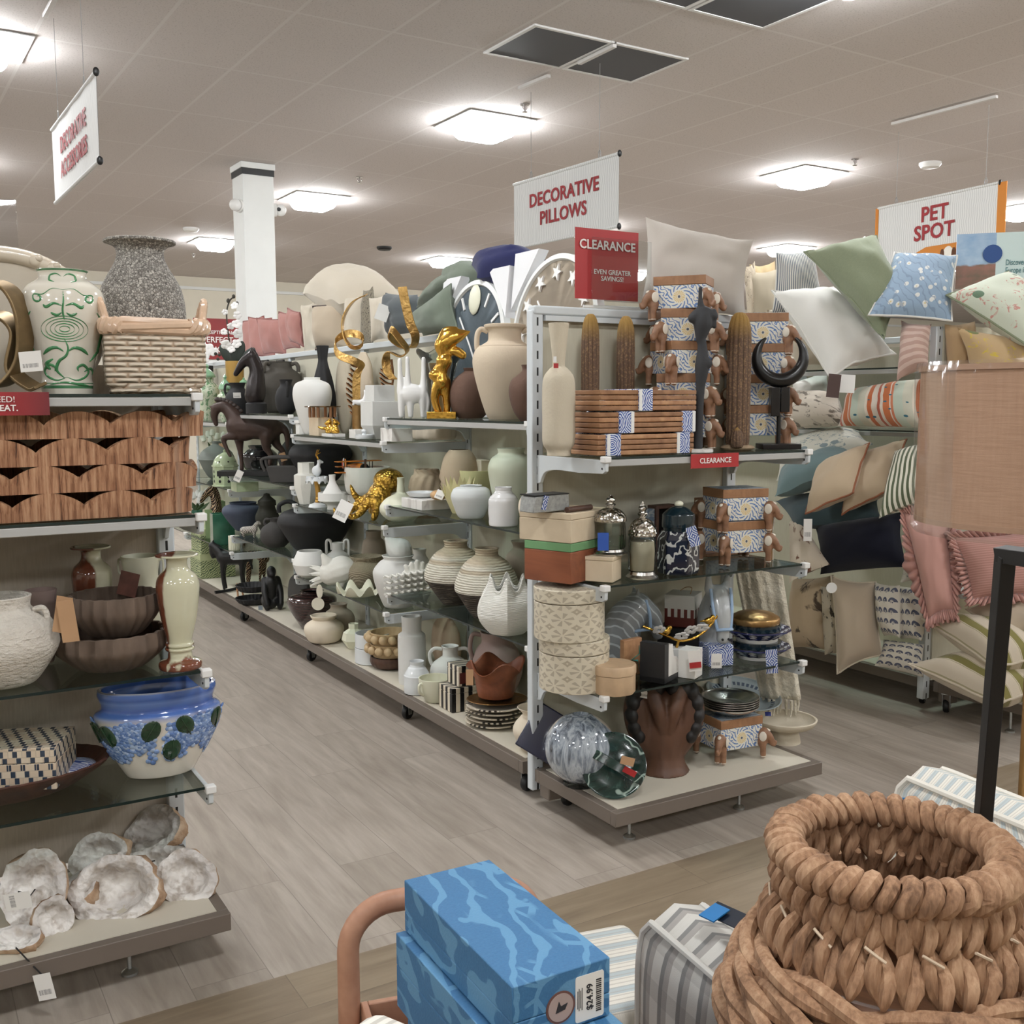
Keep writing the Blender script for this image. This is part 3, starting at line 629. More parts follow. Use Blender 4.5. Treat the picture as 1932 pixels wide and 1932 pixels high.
# second shelf
boxat('marble_box', 'low white marble box under the agate dish, on the second glass shelf', 'box', c_marb, spot(806, 'a2', .1), (.15, .2, .042), 0)
P = spot(805, 'a2', .1, .043)
o = V('dish', 'shallow white oval dish lying on the low marble box', 'dish', c_cool, 0, P+Vector((.0, .04, 0)), 0, 927, 62, [(.5, 0), (.8, .25), (1, 1)], .06)
P2 = spot(828, 'a2', .09, .043); e = O('agate_block', G().ell((0, 0, .022), (.035, .045, .022)), plain('banded_agate', (200, 158, 112), .3, var=.3, vs=30), loc=P2, label='small banded agate stone with a price tag on the low marble box', cat='stone')
card(e, (-.02, -.05, .028), .036, .04, AF, None, -.5, .4)
o = V('face_vase', 'tan vase shaped like a face in profile, on the second shelf', 'vase', c_tan, 868, 'a2', .27, 848, 72, [(.6, 0), (.72, .1), (.95, .35), (1, .6), (.85, .85), (.55, 1)], .05)
b = Blob(); R, H = o['_R'], o['_H']
for p, r in (((.95, 0, .5), (.1, .1, .12)), ((1.0, .0, .38), (.08, .16, .05)), ((.96, 0, .33), (.08, .15, .045)), ((.9, 0, .2), (.12, .2, .08)), ((.93, -.2, .62), (.08, .2, .05)), ((.93, .2, .62), (.08, .2, .05))): b.ell((p[0]*R, p[1]*R, p[2]*H), (r[0]*R, r[1]*R, r[2]*H))
b.limb([(.95*R, 0, .68*H), (1.08*R, 0, .52*H), (1.02*R, 0, .46*H)], [.07*R, .1*R, .1*R]); q = O('face', b, c_tan, o, remesh=.004, smooth=2); q.rotation_euler.z = AL-.35
boxat('keepsake_book', 'cream hardcover-shaped box leaning behind the face vase', 'box', c_cream, spot(905, 'a2', .35), (.05, .12, .2), 0)
V('bowl', 'pale yellow bowl behind the lotus dish on the second shelf', 'bowl', plain('pale_yellow_glaze', (214, 212, 160), .3, var=.03), 900, 'a2', .31, 886, 70, PB, .06, dz=.06)
P = spot(868, 'a2', .12); g = G(); s = dep(P)/F
for ring, (nn, rr, hh, tl) in enumerate(((9, 26, 62, .35), (9, 20, 72, .2))):
    for i in range(nn):
        a = 2*pi*i/nn+ring*.35; M = Matrix.Rotation(a, 4, 'Z') @ Matrix.Translation((rr*s*.55, 0, 0)) @ Matrix.Rotation(tl, 4, 'Y')
        w = 10*s; g.add([(0, -w*.6, 0), (0, w*.6, 0), (0.004, w, hh*s*.55), (0.01, 0, hh*s), (0.004, -w, hh*s*.55), (-.006, 0, hh*s*.4)], [(0, 5, 4), (4, 5, 3), (3, 5, 2), (2, 5, 1), (1, 5, 0), (0, 4, 3, 2, 1)], 0, M)
O('lotus_holder', g, plain('butter_yellow', (226, 218, 168), .4, var=.03), loc=P, label='butter yellow lotus-petal candle holder on the second shelf', cat='candle holder')
V('vase', 'grey-white ribbed round vase with a narrow neck beside the marble box', 'vase', plain('pale_grey_glaze', (208, 212, 212), .5, var=.02), 889, 'a2', .07, 914, 76, [(.55, 0), (.7, .1), (.95, .5), (1, .7), (.85, .9), (.55, .96), (.52, .98), (.56, 1)], rf=ribs(14, .006))
V('jar', 'tall pale celadon jar at the back of the second shelf beside the post', 'vase', plain('pale_celadon', (212, 216, 196), .45, var=.02), 965, 'a2', .2, 845, 88, [(.55, 0), (.72, .15), (.92, .5), (1, .72), (.85, .86), (.6, .92), (.56, .95), (.6, 1)])
V('vase', 'white vase ringed with fine grey ridges, second shelf near the post', 'vase', None or plain('ridged_white_glaze', (218, 218, 218), .25, var=.02, coat=.4), 950, 'a2', .045, 918, 56, [(.85, 0), (.95, .03), (1, .1), (1, .62), (.9, .75), (.62, .86), (.55, .92), (.58, 1)], rf=ribs(15, .022), seg=48)
V('vase', 'cream crackled vase half hidden behind the end post, second shelf', 'vase', c_cream, 1012, 'a2', .055, 915, 68, [(.4, 0), (.7, .15), (1, .5), (.85, .75), (.4, .88), (.35, .92), (.5, 1)])
# third shelf
m_rope = None
n = N('rope_two_tone', .9); a_, z_ = n.cyl(); zz = n.sep(n.tc('Generated'))[2]; wv = n.noise(26, n.mapping(scale=(1, 1, 6)), 4)
cc = n.ramp(n.ma('ADD', zz, n.ma('MULTIPLY', wv, .02)), [(0, (62, 54, 48)), (.395, (66, 58, 52)), (.4, (216, 212, 198)), (.66, (212, 208, 192)), (.68, (186, 174, 152)), (.72, (180, 168, 146)), (.74, (216, 212, 198)), (.82, (196, 182, 158)), (1, (186, 172, 148))])
n.col(n.mix(n.ma('MULTIPLY', n.step(wv, .5, .65), .35), cc, (150, 140, 124))); n.bump(n.ma('ADD', wv, n.wave(34, None, 'Z', 2.5, 2)), .6, .006); m_rope = n.mat
pr = [(.42, 0), (.55, .08), (.85, .3), (1, .42), (.94, .58), (.7, .78), (.42, .88), (.36, .91), (.36, .98), (.39, 1)]
V('rope_vase', 'rope-wrapped vase with dark base, the left one of two', 'vase', m_rope, 861, 'a3', .15, 1016, 120, pr, .06, group='rope-wrapped vases on the third shelf')
V('rope_vase', 'rope-wrapped vase with dark base, right one beside the white petal vase', 'vase', m_rope, 919, 'a3', .12, 1030, 122, pr, .06, group='rope-wrapped vases on the third shelf')
n = N('ribbed_chalk', .8); n.col((230, 229, 222)); n.bump(n.wave(60, n.mapping(scale=(.2, .2, 1)), 'Z', 5, 3, dscale=2), .5, .004); m_chalk = n.mat
V('petal_vase', 'white pumpkin-shaped vase with pointed petals at the end of the third shelf', 'vase', m_chalk, 957, 'a3', .04, 1098, 118, [(.42, 0), (.62, .06), (.94, .3), (1, .5), (.9, .72), (.66, .9), (.6, 1)], .05, rf=lambda a, z, r: (r*(1-.1*abs(math.sin(3*a))**.6*(1 if z < .95 else .5)+.05), .05*max(0, z-.7)/.3*(abs(math.cos(3*a))**3-.3)), seg=72)
V('vase', 'taupe vase in the shadow at the back of the third shelf by the post', 'vase', c_taupe, 985, 'a3', .33, 1018, 70, PU)
V('pitcher', 'small white pitcher at the back of the third shelf', 'pitcher', c_white2, 792, 'a3', .3, 1034, 44, [(.7, 0), (1, .3), (.9, .55), (.55, .8), (.6, 1)])
P = spot(768, 'a3', .05); s = dep(P)/F; g = G(); path = []
for i in range(9):
    x = (-38+i*9.5)*s; y0, y1 = -14*s, 10*s
    path += [(x, y0 if i % 2 else y1, .0), (x+3*s, y1 if i % 2 else y0, .0)] if False else []
pts = []
for i in range(120):
    t = i/119; pts.append(((-42+84*t)*s, (12*math.sin(t*2*pi*7))*s, (8+10*t)*s))
e = E('ruffle_sculpture', P, 'white porcelain ruffled fan with squiggled edge on the third glass shelf', 'sculpture', AF+pi/2+.25)
for j in range(4): O('fold', G().tube([(x, y*(1-.12*j)-j*1*s, z+(28-j*1.5)*s-j*9*s+math.sin(x*9)*.0) for x, y, z in pts], 2.6*s, 6), c_white2, e)
b = Blob(); b.ell((18*s, 14*s, 30*s), (30*s, 10*s, 22*s))
for i in range(5): b.limb([((6+i*8)*s, 12*s, 40*s), ((0+i*11)*s, 12*s, (62-abs(i-2)*4)*s)], [5*s, 4.5*s])
O('hand_back', b, c_white2, e, remesh=.004, smooth=2)
# base deck
o = V('jug', 'white two-handled jug with narrow neck on the base deck', 'jug', c_white, 850, 'a0', .2, 1214, 76, [(.6, 0), (.85, .12), (1, .38), (.9, .58), (.5, .73), (.38, .78), (.38, .95), (.44, 1)])
for a in (AL, AR): handle(o, a, [(.4, .92), (.75, .94), (1.0, .84), (1.0, .68), (.9, .56)], .09)
V('bottle_vase', 'tall white stone bottle vase standing on the base deck', 'vase', c_block, 778, 'a0', .1, 1160, 52, [(.92, 0), (.98, .02), (1, .3), (1, .68), (.9, .74), (.72, .77), (.7, .82), (.74, 1)], .12)
V('disc_vase', 'large tan disc-shaped vase leaning at the back of the base deck', 'vase', c_tan, 842, 'a0', .33, 1158, 102, [(.3, 0), (.6, .06), (.95, .3), (1, .52), (.86, .78), (.5, .96), (.4, 1)], .05, fx=.35, fy=1, rz=0)
V('vase', 'small ringed white bottle in front of the tall stone bottle', 'vase', c_cool, 787, 'a0', .045, 1244, 49, [(.85, 0), (.98, .03), (1, .12), (1, .5), (.95, .6), (.7, .78), (.55, .84), (.52, .9), (.57, 1)], rf=ribs(13, .016))
o = V('bowl', 'cream bowl with a small loop handle on the base deck edge', 'bowl', c_ivory, 822, 'a0', .055, 1274, 64, PB, .06)
handle(o, AL+.7, [(.95, .85), (1.16, .8), (1.14, .5), (.85, .35)], .08)
n = N('bone_stripes', .3); x, y, z = n.sep(); st = n.ma('FRACT', n.ma('MULTIPLY', n.ma('ADD', x, y), 26)); lid_l = n.ma('COMPARE', z, .062, .0012)
n.col(n.mix(n.ma('GREATER_THAN', st, .5), (16, 16, 18), (224, 214, 194))); m_str = n.mat
P = spot(864, 'a0', .09)
o = boxat('striped_box', 'lower black and cream striped box of the stacked pair', 'box', m_str, P, (.115, .115, .1), .0, lid=.022)
o2 = boxat('striped_box', 'upper black and cream striped box stacked on the pair', 'box', m_str, P+Vector((.02, .0, .1015)), (.085, .1, .085), .0, lid=.02)
O('red_patch', G().box((-.012, -.0505, .035), (.05, .002, .045)), plain('maroon_patch', (96, 38, 34), .6), o2)
# carved wood vase in bronze boat bowl on the striped plates
n = N('zebra_rim', .35); x, y, z = n.sep(); a_, z_ = n.cyl(); rr_ = n.vm('LENGTH', n.comb(x, y, 0.0)); st = n.ma('MULTIPLY', n.ma('GREATER_THAN', n.ma('FRACT', n.ma('MULTIPLY', a_, 34)), .5), n.ma('GREATER_THAN', n.ma('SINE', n.ma('MULTIPLY', a_, 2*pi*4)), .1))
n.col(n.mix(n.ma('MULTIPLY', st, n.ma('GREATER_THAN', rr_, .092)), (214, 204, 186), (18, 18, 19))); m_zeb = n.mat
P = spot(934, 'a0', .12)
for i in range(5):
    O('plate', G().lathe([(0, 0), (.08, 0), (.118, .012), (.12, .016), (.112, .017), (.08, .006), (0, .006)], 56), m_zeb, loc=P+Vector((.003*(i % 2), -.002*i, .0005+i*.0165)), rz=i*.5, label=('lowest', 'second', 'third', 'fourth', 'topmost')[i]+' zebra-rimmed cream plate in the stack under the bronze bowl', cat='plate', group='zebra-rimmed plates')
z0 = .0005+5*.0165+.004
o = V('bronze_bowl', 'hammered bronze boat-shaped bowl under the carved wooden vase', 'bowl', metal('aged_bronze', (150, 116, 72), .4, .3, 60), 0, P+Vector((.01, .0, z0)), 0, 1312, 116, [(.35, 0), (.55, .06), (.85, .6), (1, 1)], .05, fx=1.0, fy=.8, rz=-.5)
V('carved_vase', 'reddish carved wooden vase with a leaf-shaped rim in the bronze bowl', 'vase', c_mahog, 0, P+Vector((.01, .01, z0+.02)), 0, 1246, 108, [(.62, 0), (.66, .15), (.72, .5), (.85, .8), (1, 1)], .08, rf=lambda a, z, r: (r*(1+.08*math.cos(5*a+1)*z), .045*max(0, z-.5)*math.cos(4*a+.7)), sharp=60)
V('vase', 'cream flared vase partly behind the end post on the base deck', 'vase', c_cream, 1008, 'a0', .08, 1328, 80, [(.45, 0), (.7, .1), (1, .42), (.92, .62), (.6, .8), (.55, .86), (.8, 1)])
o = V('jug', 'mauve clay jug behind the carved wooden vase', 'jug', c_mauve, 938, 'a0', .3, 1186, 96, [(.6, 0), (1, .4), (.85, .7), (.6, .85), (.66, 1)])
handle(o, AL, [(.62, .95), (.95, .95), (1.05, .75), (.95, .6)], .09)
q = pxtag(bpy.data.objects['carved_vase'], 886, 1278, 3.35, 14, 30, m_kraft)
# ------------------------------------------------------------------ long unit, second bay
V('vase', 'large round matte white vase at the left of the second bay top shelf', 'vase', c_white, 591, 'b1', .075, 712, 73, [(.4, 0), (.52, .06), (.86, .45), (1, .7), (.88, .88), (.5, .95), (.42, .96), (.42, 1)])
P = spot(571, 'b1', .035); s = dep(P)/F
o = boxat('square_pot', 'little white square pot with a collar at the shelf corner', 'pot', c_white, P, (20*s, 20*s, 27*s), 0, lid=6*s, lift=4*s)
P = spot(606, 'b1', .06); s = dep(P)/F
o = boxat('cream_block', 'cream stone block carrying the amber tray', 'box', c_trav, P, (.08, 44*s*1.15, 34*s), 0)
e = E('tiered_tray', P+Vector((.0, -.03, 34*s+.001)), 'amber glass tray on bronze columns', 'tray')
m_bz = metal('rose_bronze', (168, 128, 100), .3)
O('plate', G().lathe([(0, 0), (33*s, 0), (34*s, .003), (33*s, .006), (0, .006)], 40, T=Matrix.Translation((0, 0, 19*s))), c_amber, e)
for i in range(6): O('leg', G().cyl((24*s*math.cos(i), 24*s*math.sin(i), 0), 3*s, 19*s, seg=12), m_bz, e)
P = spot(629, 'b1', .055); s = dep(P)/F
e = O('slab', G().box((0, 0, 3*s), (.07, 50*s*1.1, 6*s)), c_marb, loc=P, label='white slab under the pair of gold animals', cat='slab', bevel=.001)
for i, (x, lab) in enumerate(((-.028, 'gold sitting animal figurine, left one of the pair on the white slab'), (.03, 'gold sitting animal figurine, right one of the pair on the white slab'))):
    b = Blob(); b.ell((0, 0, 8*s), (8*s, 7*s, 9*s)); b.ell((2*s, 0, 20*s), (6*s, 6*s, 6*s)); b.limb([(3*s, 0, 20*s), (9*s, 0, 18*s)], [4*s, 2.5*s])
    for q in (-1, 1): b.limb([(5*s, 4*q*s, 10*s), (7*s, 4*q*s, 2*s)], [3*s, 2.4*s]); b.ell((0, 4*q*s, 26*s), 2.4*s); b.limb([(-2*s, 6*q*s, 4*s), (5*s, 7*q*s, 2*s)], [4*s, 2.4*s])
    if i == 0: b.limb([(4*s, 0, 10*s), (14*s, 2*s, 9*s), (22*s, 2*s, 12*s)], [3*s, 3*s, 2*s])
    O('gold_animal', b, c_gold, loc=P+Vector((-.005, -x, 6*s+.001)), rz=AL if i == 0 else AR, label=lab, cat='figurine', remesh=.0045, smooth=2)
# gold ribbon sculptures
def ribbon_sculpture(px, shelf, off, pts, wid, label, mat, base):
    P = spot(px, shelf, off); s = dep(P)/F; e = E('ribbon_sculpture', P, label, 'sculpture', AF+pi/2)
    C = cr([((x-px)*s, dy*s, zat(P, y)-P.z) for x, y, dy, *_ in pts], 8); WD = cr([Vector(q[3]).normalized() for q in pts], 8)
    O('ribbon', G().ribbon([(c, w) for c, w in zip(C, WD)], wid*s, .006), mat, e, bevel=.0015, sharp=60)
    O('base', G().box((0, 0, base[1]*s/2), (base[0]*s, base[0]*s*.7, base[1]*s)), mat, e, bevel=.002)
    return e, s, P
n = N('crumpled_gold_leaf', .3, 1); n.col(n.mix(n.noise(20), (150, 118, 70), (206, 168, 104))); n.bump(n.noise(45, detail=4), .6, .01); m_leafg = n.mat
e, s, P = ribbon_sculpture(676, 'b1', .16, [(696, 556, 0, (.2, 1, .3)), (670, 570, 2, (.2, 1, .2)), (652, 600, 4, (.1, 1, 0)), (652, 632, 2, (.1, 1, 0)), (668, 655, -8, (.2, .9, .3)), (686, 652, -4, (.1, .6, .6)), (684, 634, 14, (0, .3, 1)), (658, 628, 20, (0, .2, 1)), (636, 642, 8, (.1, .3, 1)), (642, 668, -8, (.2, .2, 1)), (672, 682, -8, (.2, .3, 1)), (684, 690, 0, (.8, .4, .4)), (676, 706, 0, (1, .1, 0)), (674, 740, 0, (1, 0, 0)), (675, 790, 0, (1, 0, 0))], 15, 'tall gold ribbon sculpture curling into a loop, left one', m_leafg, (22, 4))
O('pillar', G().cyl((0, 0, 0), 11*s, 62*s, r2=11*s), c_brass, e)
e, s, P = ribbon_sculpture(763, 'b1', .13, [(763, 541, 0, (1, 0, .1)), (768, 570, 0, (1, 0, .2)), (777, 610, 0, (1, 0, .2)), (786, 634, 4, (.8, .4, .2)), (780, 654, 10, (.6, .8, 0)), (758, 652, 12, (.3, 1, .4)), (738, 634, 6, (.2, .8, .8)), (742, 622, -6, (.2, .6, .8)), (758, 640, -14, (.3, .7, .6)), (772, 662, -10, (.3, .8, .4)), (758, 672, 0, (.2, 1, .2)), (736, 664, 4, (.3, 1, 0)), (730, 680, 6, (.9, .5, 0)), (733, 702, 6, (1, .2, 0)), (744, 716, 6, (1, 0, 0))], 17, 'crumpled gold ribbon sculpture on a rod, right one', m_leafg, (26, 4))
O('rod', G().cyl((0, 0, 0), .004, 120*s), c_silver, e)
def leafwing(px, shelf, off, top, bot, w, label, mat, nn=11):
    P = spot(px, shelf, off); s = dep(P)/F; e = E('feather_bookend', P, label, 'bookend', AF+pi/2); z1, z0 = zat(P, top)-P.z, zat(P, bot)-P.z
    g = G(); g.tube(cr([(0, 0, 0), (.0, 0, z0+.02), (w*.1*s, 0, (z0+z1)/2), (0, 0, z1)], 5), 2.2*s, 8)
    for i in range(nn):
        t = i/(nn-1); z = z0+(z1-z0)*(.05+.9*t); l = w*s*(.55+.45*math.sin(pi*min(1, t*1.1+.1))); g.tube(cr([(0, 0, z), (-l*.5, 0, z+l*.12), (-l, 0, z+l*.55)], 3), [2.6*s]*3+[3.2*s]*3+[.6*s], 6, flat=.5)
    O('feathers', g, mat, e); O('base', G().box((0, 0, 2*s), (20*s, 14*s, 4*s)), mat, e, bevel=.001); return e
m_fe = metal('antique_bronze_leaf', (128, 94, 66), .35)
leafwing(676, 'b1', .22, 676, 790, 22, 'bronze feather bookend against the oval stone vase', m_fe); leafwing(741, 'b1', .24, 678, 745, 24, 'bronze feather bookend left of the white fingers, back of shelf', m_fe, 8)
V('moon_vase', 'oval tan stone vase behind the gold ribbon, second bay', 'vase', c_beige, 652, 'b1', .29, 672, 66, [(.35, 0), (.7, .1), (.98, .38), (1, .6), (.8, .85), (.4, .98), (.3, 1)], fx=.4, rz=0)
V('moon_vase', 'second oval stone vase farthest back behind the gold ribbon', 'vase', c_sand, 688, 'b1', .35, 664, 74, [(.35, 0), (.7, .1), (.98, .38), (1, .6), (.8, .85), (.4, .98), (.3, 1)], fx=.35)
V('tulip_vase', 'black fluted bottle vase behind the round white vase', 'vase', c_blk, 612, 'b1', .2, 652, 46, [(.5, 0), (.9, .2), (1, .4), (.8, .6), (.42, .8), (.4, .88), (.52, 1)], rf=lobes(8, .05))
P = spot(679, 'b1', .07); s = dep(P)/F
boxat('white_cube', 'small white cube at the front of the top shelf, under the gold pillar', 'box', c_marb, P, (.08, 30*s, 17*s), 0)
b = Blob(); b.limb([(-14*s, 0, 6*s), (-4*s, 0, 4*s), (8*s, 0, 7*s)], [4*s, 6*s, 5*s]); b.limb([(6*s, 0, 8*s), (9*s, 0, 20*s), (7*s, 0, 27*s)], [5*s, 4*s, 2.5*s]); b.ell((13*s, 0, 9*s), 4*s); b.limb([(-13*s, 0, 6*s), (-16*s, 0, 0)], [3*s, 2.5*s])
O('ceramic_bird', b, plain('white_glaze', (238, 238, 238), .15, var=.01, coat=.5), loc=spot(683, 'b1', .16)+Vector((0, 0, 63*s)), rz=AF+pi/2, label='white glazed dog figurine perched on the gold pillar', cat='figurine', remesh=.004, smooth=1)
P = spot(718, 'b1', .13); s = dep(P)/F
e = E('stepped_vase', P, 'white stepped block vase, cube on cube, on the second bay top shelf', 'vase'); 
O('foot', G().box((0, 0, 12*s), (56*s, 56*s, 24*s), taper=.6), c_block, e, bevel=.001); O('body', G().box((0, 0, 47*s), (56*s, 56*s, 46*s)), c_block, e, bevel=.003); O('neck', G().box((0, 0, 85*s), (42*s, 42*s, 30*s)), c_block, e, bevel=.002)
P = spot(748, 'b1', .06); s = dep(P)/F
boxat('marble_box', 'white marble box at the near end of the second bay top shelf', 'box', c_marb, P, (.1, 52*s, 25*s), 0)
o = V('trinket_dish', 'small white dish with a knob at the shelf edge', 'dish', c_cool, 687, 'b1', .035, 820, 34, [(.8, 0), (.95, .2), (1, 1)], .1); O('knob', G().cyl((0, 0, .004), .014, .03, r2=.008).ell((0, 0, .036), .012), c_cool, o)
V('scalloped_planter', 'low cream scalloped planter behind the shelf bracket', 'planter', c_cream, 820, 'b1', .29, 797, 84, [(.85, 0), (.97, .1), (1, .5), (.97, 1)], .07, rf=lambda a, z, r: r*(.94+.06*abs(math.sin(6*a))), seg=72)
g = G().prism([(-14, 0), (16, 0), (12, 22), (2, 34), (-8, 28), (-12, 12)], -.4, .4); 
O('quartz_block', G().prism([(x*.0026, z*.0026) for x, z in ((-14, 0), (16, 0), (12, 26), (2, 40), (-8, 30), (-13, 12))], -.02, .02, T=Matrix.Rotation(pi/2, 4, 'X')), c_marb, loc=spot(737, 'b1', .2, 0), rz=AF+pi/2, label='white rough quartz block between bronze feathers', cat='stone', bevel=.004)
# second shelf of that bay
V('geometric_vase', 'white angular bottle vase at the corner of the second shelf', 'vase', c_white2, 579, 'b2', .06, 872, 48, [(.6, 0), (1, .42), (1, .7), (.7, .74), (.68, .76), (.68, 1)], sharpp=True, seg=8, sharp=20)
P = spot(692, 'b2', .2); s = dep(P)/F
V('fluted_planter', 'wide white fluted planter under the orange biplane', 'planter', c_white2, 694, 'b2', .22, 880, 86, [(.7, 0), (.92, .15), (1, .6), (.98, 1)], .08, rf=lobes(16, .02), dz=.075)
boxat('riser', 'white riser block under the fluted planter', 'box', c_white2, spot(694, 'b2', .22), (.16, .16, .074))
# biplane
m_or = plain('orange_tinplate', (196, 118, 42), .4, var=.08); P = spot(668, 'b2', .18); zb = zat(P, 890)
e = E('toy_biplane', Vector((P.x, P.y, zb)), 'orange tin toy biplane resting on the fluted planter', 'toy plane', math.atan2(-1, .05)+.0)
s = dep(P)/F
O('fuselage', G().tube([(-42*s, 0, 6*s), (-10*s, 0, 8*s), (20*s, 0, 9*s), (46*s, 0, 9*s)], [3*s, 6*s, 9*s, 8*s], 14), m_or, e)
for z in (1, 21): O('wing', G().box((22*s, 0, z*s), (20*s, 88*s, 1.6*s)), m_or, e, bevel=.001)
for y in (-26, 26): O('strut', G().cyl((16*s, y*s, 1*s), .8*s, 20*s, seg=8), m_black, e); O('strut', G().cyl((28*s, y*s, 1*s), .8*s, 20*s, seg=8), m_black, e)
O('engine', G().cyl((0, 0, 0), 8.5*s, 5*s, T=Matrix.Translation((46*s, 0, 9*s)) @ Matrix.Rotation(pi/2, 4, 'Y')), m_black, e)
O('propeller', G().box((52.5*s, 0, 9*s), (1.2*s, 4*s, 34*s)), c_brown, e)
n = N('tail_stripes', .4); x = n.sep(n.tc('Generated'))[0]; n.col(n.ramp(x, [(0, (168, 44, 38)), (.25, (168, 44, 38)), (.26, (226, 222, 212)), (.45, (226, 222, 212)), (.46, (34, 40, 66)), (.62, (34, 40, 66)), (.63, (206, 130, 48)), (1, (206, 130, 48))], 'CONSTANT'))
O('tail_fin', G().prism([(-48*s, 4*s), (-28*s, 4*s), (-28*s, 12*s), (-34*s, 22*s), (-42*s, 24*s), (-49*s, 16*s)], -1*s, 1*s, T=Matrix.Rotation(pi/2, 4, 'X')), n.mat, e); O('tailplane', G().box((-36*s, 0, 8*s), (14*s, 36*s, 1.4*s)), m_or, e)
for y in (-9, 9): O('wheel', G().cyl((0, 0, -1*s), 5*s, 2*s, seg=16, T=Matrix.Translation((26*s, y*s, -3*s)) @ Matrix.Rotation(pi/2, 4, 'X')), m_black, e)
# octopus
n = N('gilded_scales', .3, 1); v = n.voro(80); n.col(n.mix(v, (226, 184, 84), (120, 86, 40))); n.bump(v, .7, .006); m_octo = n.mat
P = spot(715, 'b2', .1); s = dep(P)/F
b = Blob(); b.ell((18*s, 14*s, 70*s), (30*s, 26*s, 24*s)); b.ell((2*s, 2*s, 48*s), (22*s, 20*s, 20*s))
for i, (a, l, zz) in enumerate(((3.3, 78, 10), (3.9, 66, 6), (2.7, 60, 20), (4.6, 52, 4), (5.4, 46, 4), (.3, 40, 6), (1.2, 40, 8), (2.0, 46, 10))):
    c, q = math.cos(a), math.sin(a); b.limb([(2*s, 2*s, 46*s), (l*.35*c*s, l*.35*q*s, 34*s), (l*.7*c*s, l*.7*q*s*.7, (zz+6)*s), (l*c*s, l*q*s*.7, zz*s), ((l+6)*c*s, (l)*q*s*.7, (zz+10)*s)], [15*s, 10*s, 7*s, 5*s, 2.5*s])
b.limb([(-28*s, 0, 30*s), (-44*s, -4*s, 44*s), (-52*s, 0, 62*s)], [8*s, 6*s, 3*s])
e = E('gold_octopus', P, 'gold scaly octopus figure with a white price card, second bay', 'figurine', AF+pi/2); O('body', b, m_octo, e, remesh=.006, smooth=1)
card(e, (-62*s, -34*s, 18*s), 26*s, 38*s, -pi/2, None, -.25, .45)
o = V('gourd_vase', 'cream long-necked gourd vase at the end of the second shelf', 'vase', c_ivory, 757, 'b2', .15, 900, 80, [(.45, 0), (.7, .05), (.98, .2), (.98, .36), (.7, .52), (.25, .64), (.19, .72), (.16, .92), (.18, 1)], .05)
V('urchin_pot', 'tan spiky urchin pot behind the gourd vase', 'pot', c_tan, 806, 'b2', .31, 884, 68, [(.6, 0), (.9, .2), (1, .5), (.9, .8), (.7, .92), (.68, 1)], rf=lambda a, z, r: r*(1+.07*math.sin(11*a+3*math.sin(z*20))*math.sin(z*28)), seg=90, sharp=80)
o = V('pedestal_dish', 'white pedestal dish holding a cone-necked vase', 'dish', c_white, 628, 'b2', .07, 928, 54, [(.4, 0), (.42, .3), (.95, .5), (1, .6), (1, 1)], .07)
V('vase', 'small white cone-necked vase set in the pedestal dish', 'vase', c_white, 0, o.location+Vector((0, 0, o['_H']*.55)), 0, 895, 44, [(.85, 0), (1, .12), (.55, .5), (.28, .75), (.3, 1)])
e = E('cake_stand', spot(599, 'b2', .045), 'white ruffled stand on a gilded stem, corner of second shelf', 'stand'); s = dep(e.location)/F
O('base', G().lathe([(0, 0), (17*s, 0), (15*s, 5*s), (4*s, 9*s)], 28), c_cool, e); O('stem', G().tube(cr([(0, 0, 7*s), (2*s, 0, 25*s), (-1*s, 0, 50*s)], 5), [5*s]*11, 10), c_goldh, e); O('plate', G().lathe([(0, 50*s), (16*s, 52*s), (21*s, 50*s), (20*s, 58*s), (0, 57*s)], 60, rf=lambda a, z, r: (r, -6*s*max(0, math.sin(10*a)) if r > 18*s else 0)), c_cool, e)
b = Blob(); b.ell((0, 0, 10*s), (9*s, 6*s, 10*s)); b.limb([(3*s, 0, 16*s), (5*s, 0, 27*s)], [4*s, 3*s]); b.limb([(5*s, 0, 28*s), (11*s, 0, 26*s)], [4*s, 2.5*s])
q = O('deer_figurine', b, c_cool, loc=e.location+Vector((0, 0, 58.5*s)), rz=AR, label='white deer figurine with thin gold antlers on the ruffled stand', cat='figurine', remesh=.004, smooth=1)
for y in (-1, 1): O('antler', G().tube([(4*s, y*2*s, 31*s), (0, y*6*s, 40*s), (4*s, y*9*s, 50*s)], [1.2*s, 1*s, .6*s], 6).tube([(0, y*6*s, 40*s), (7*s, y*8*s, 44*s)], [.9*s, .5*s], 6), c_gold, q)
boxat('white_cube', 'white cube behind the price card of the octopus', 'box', c_marb, spot(662, 'b2', .16), (.06, .07, .075))
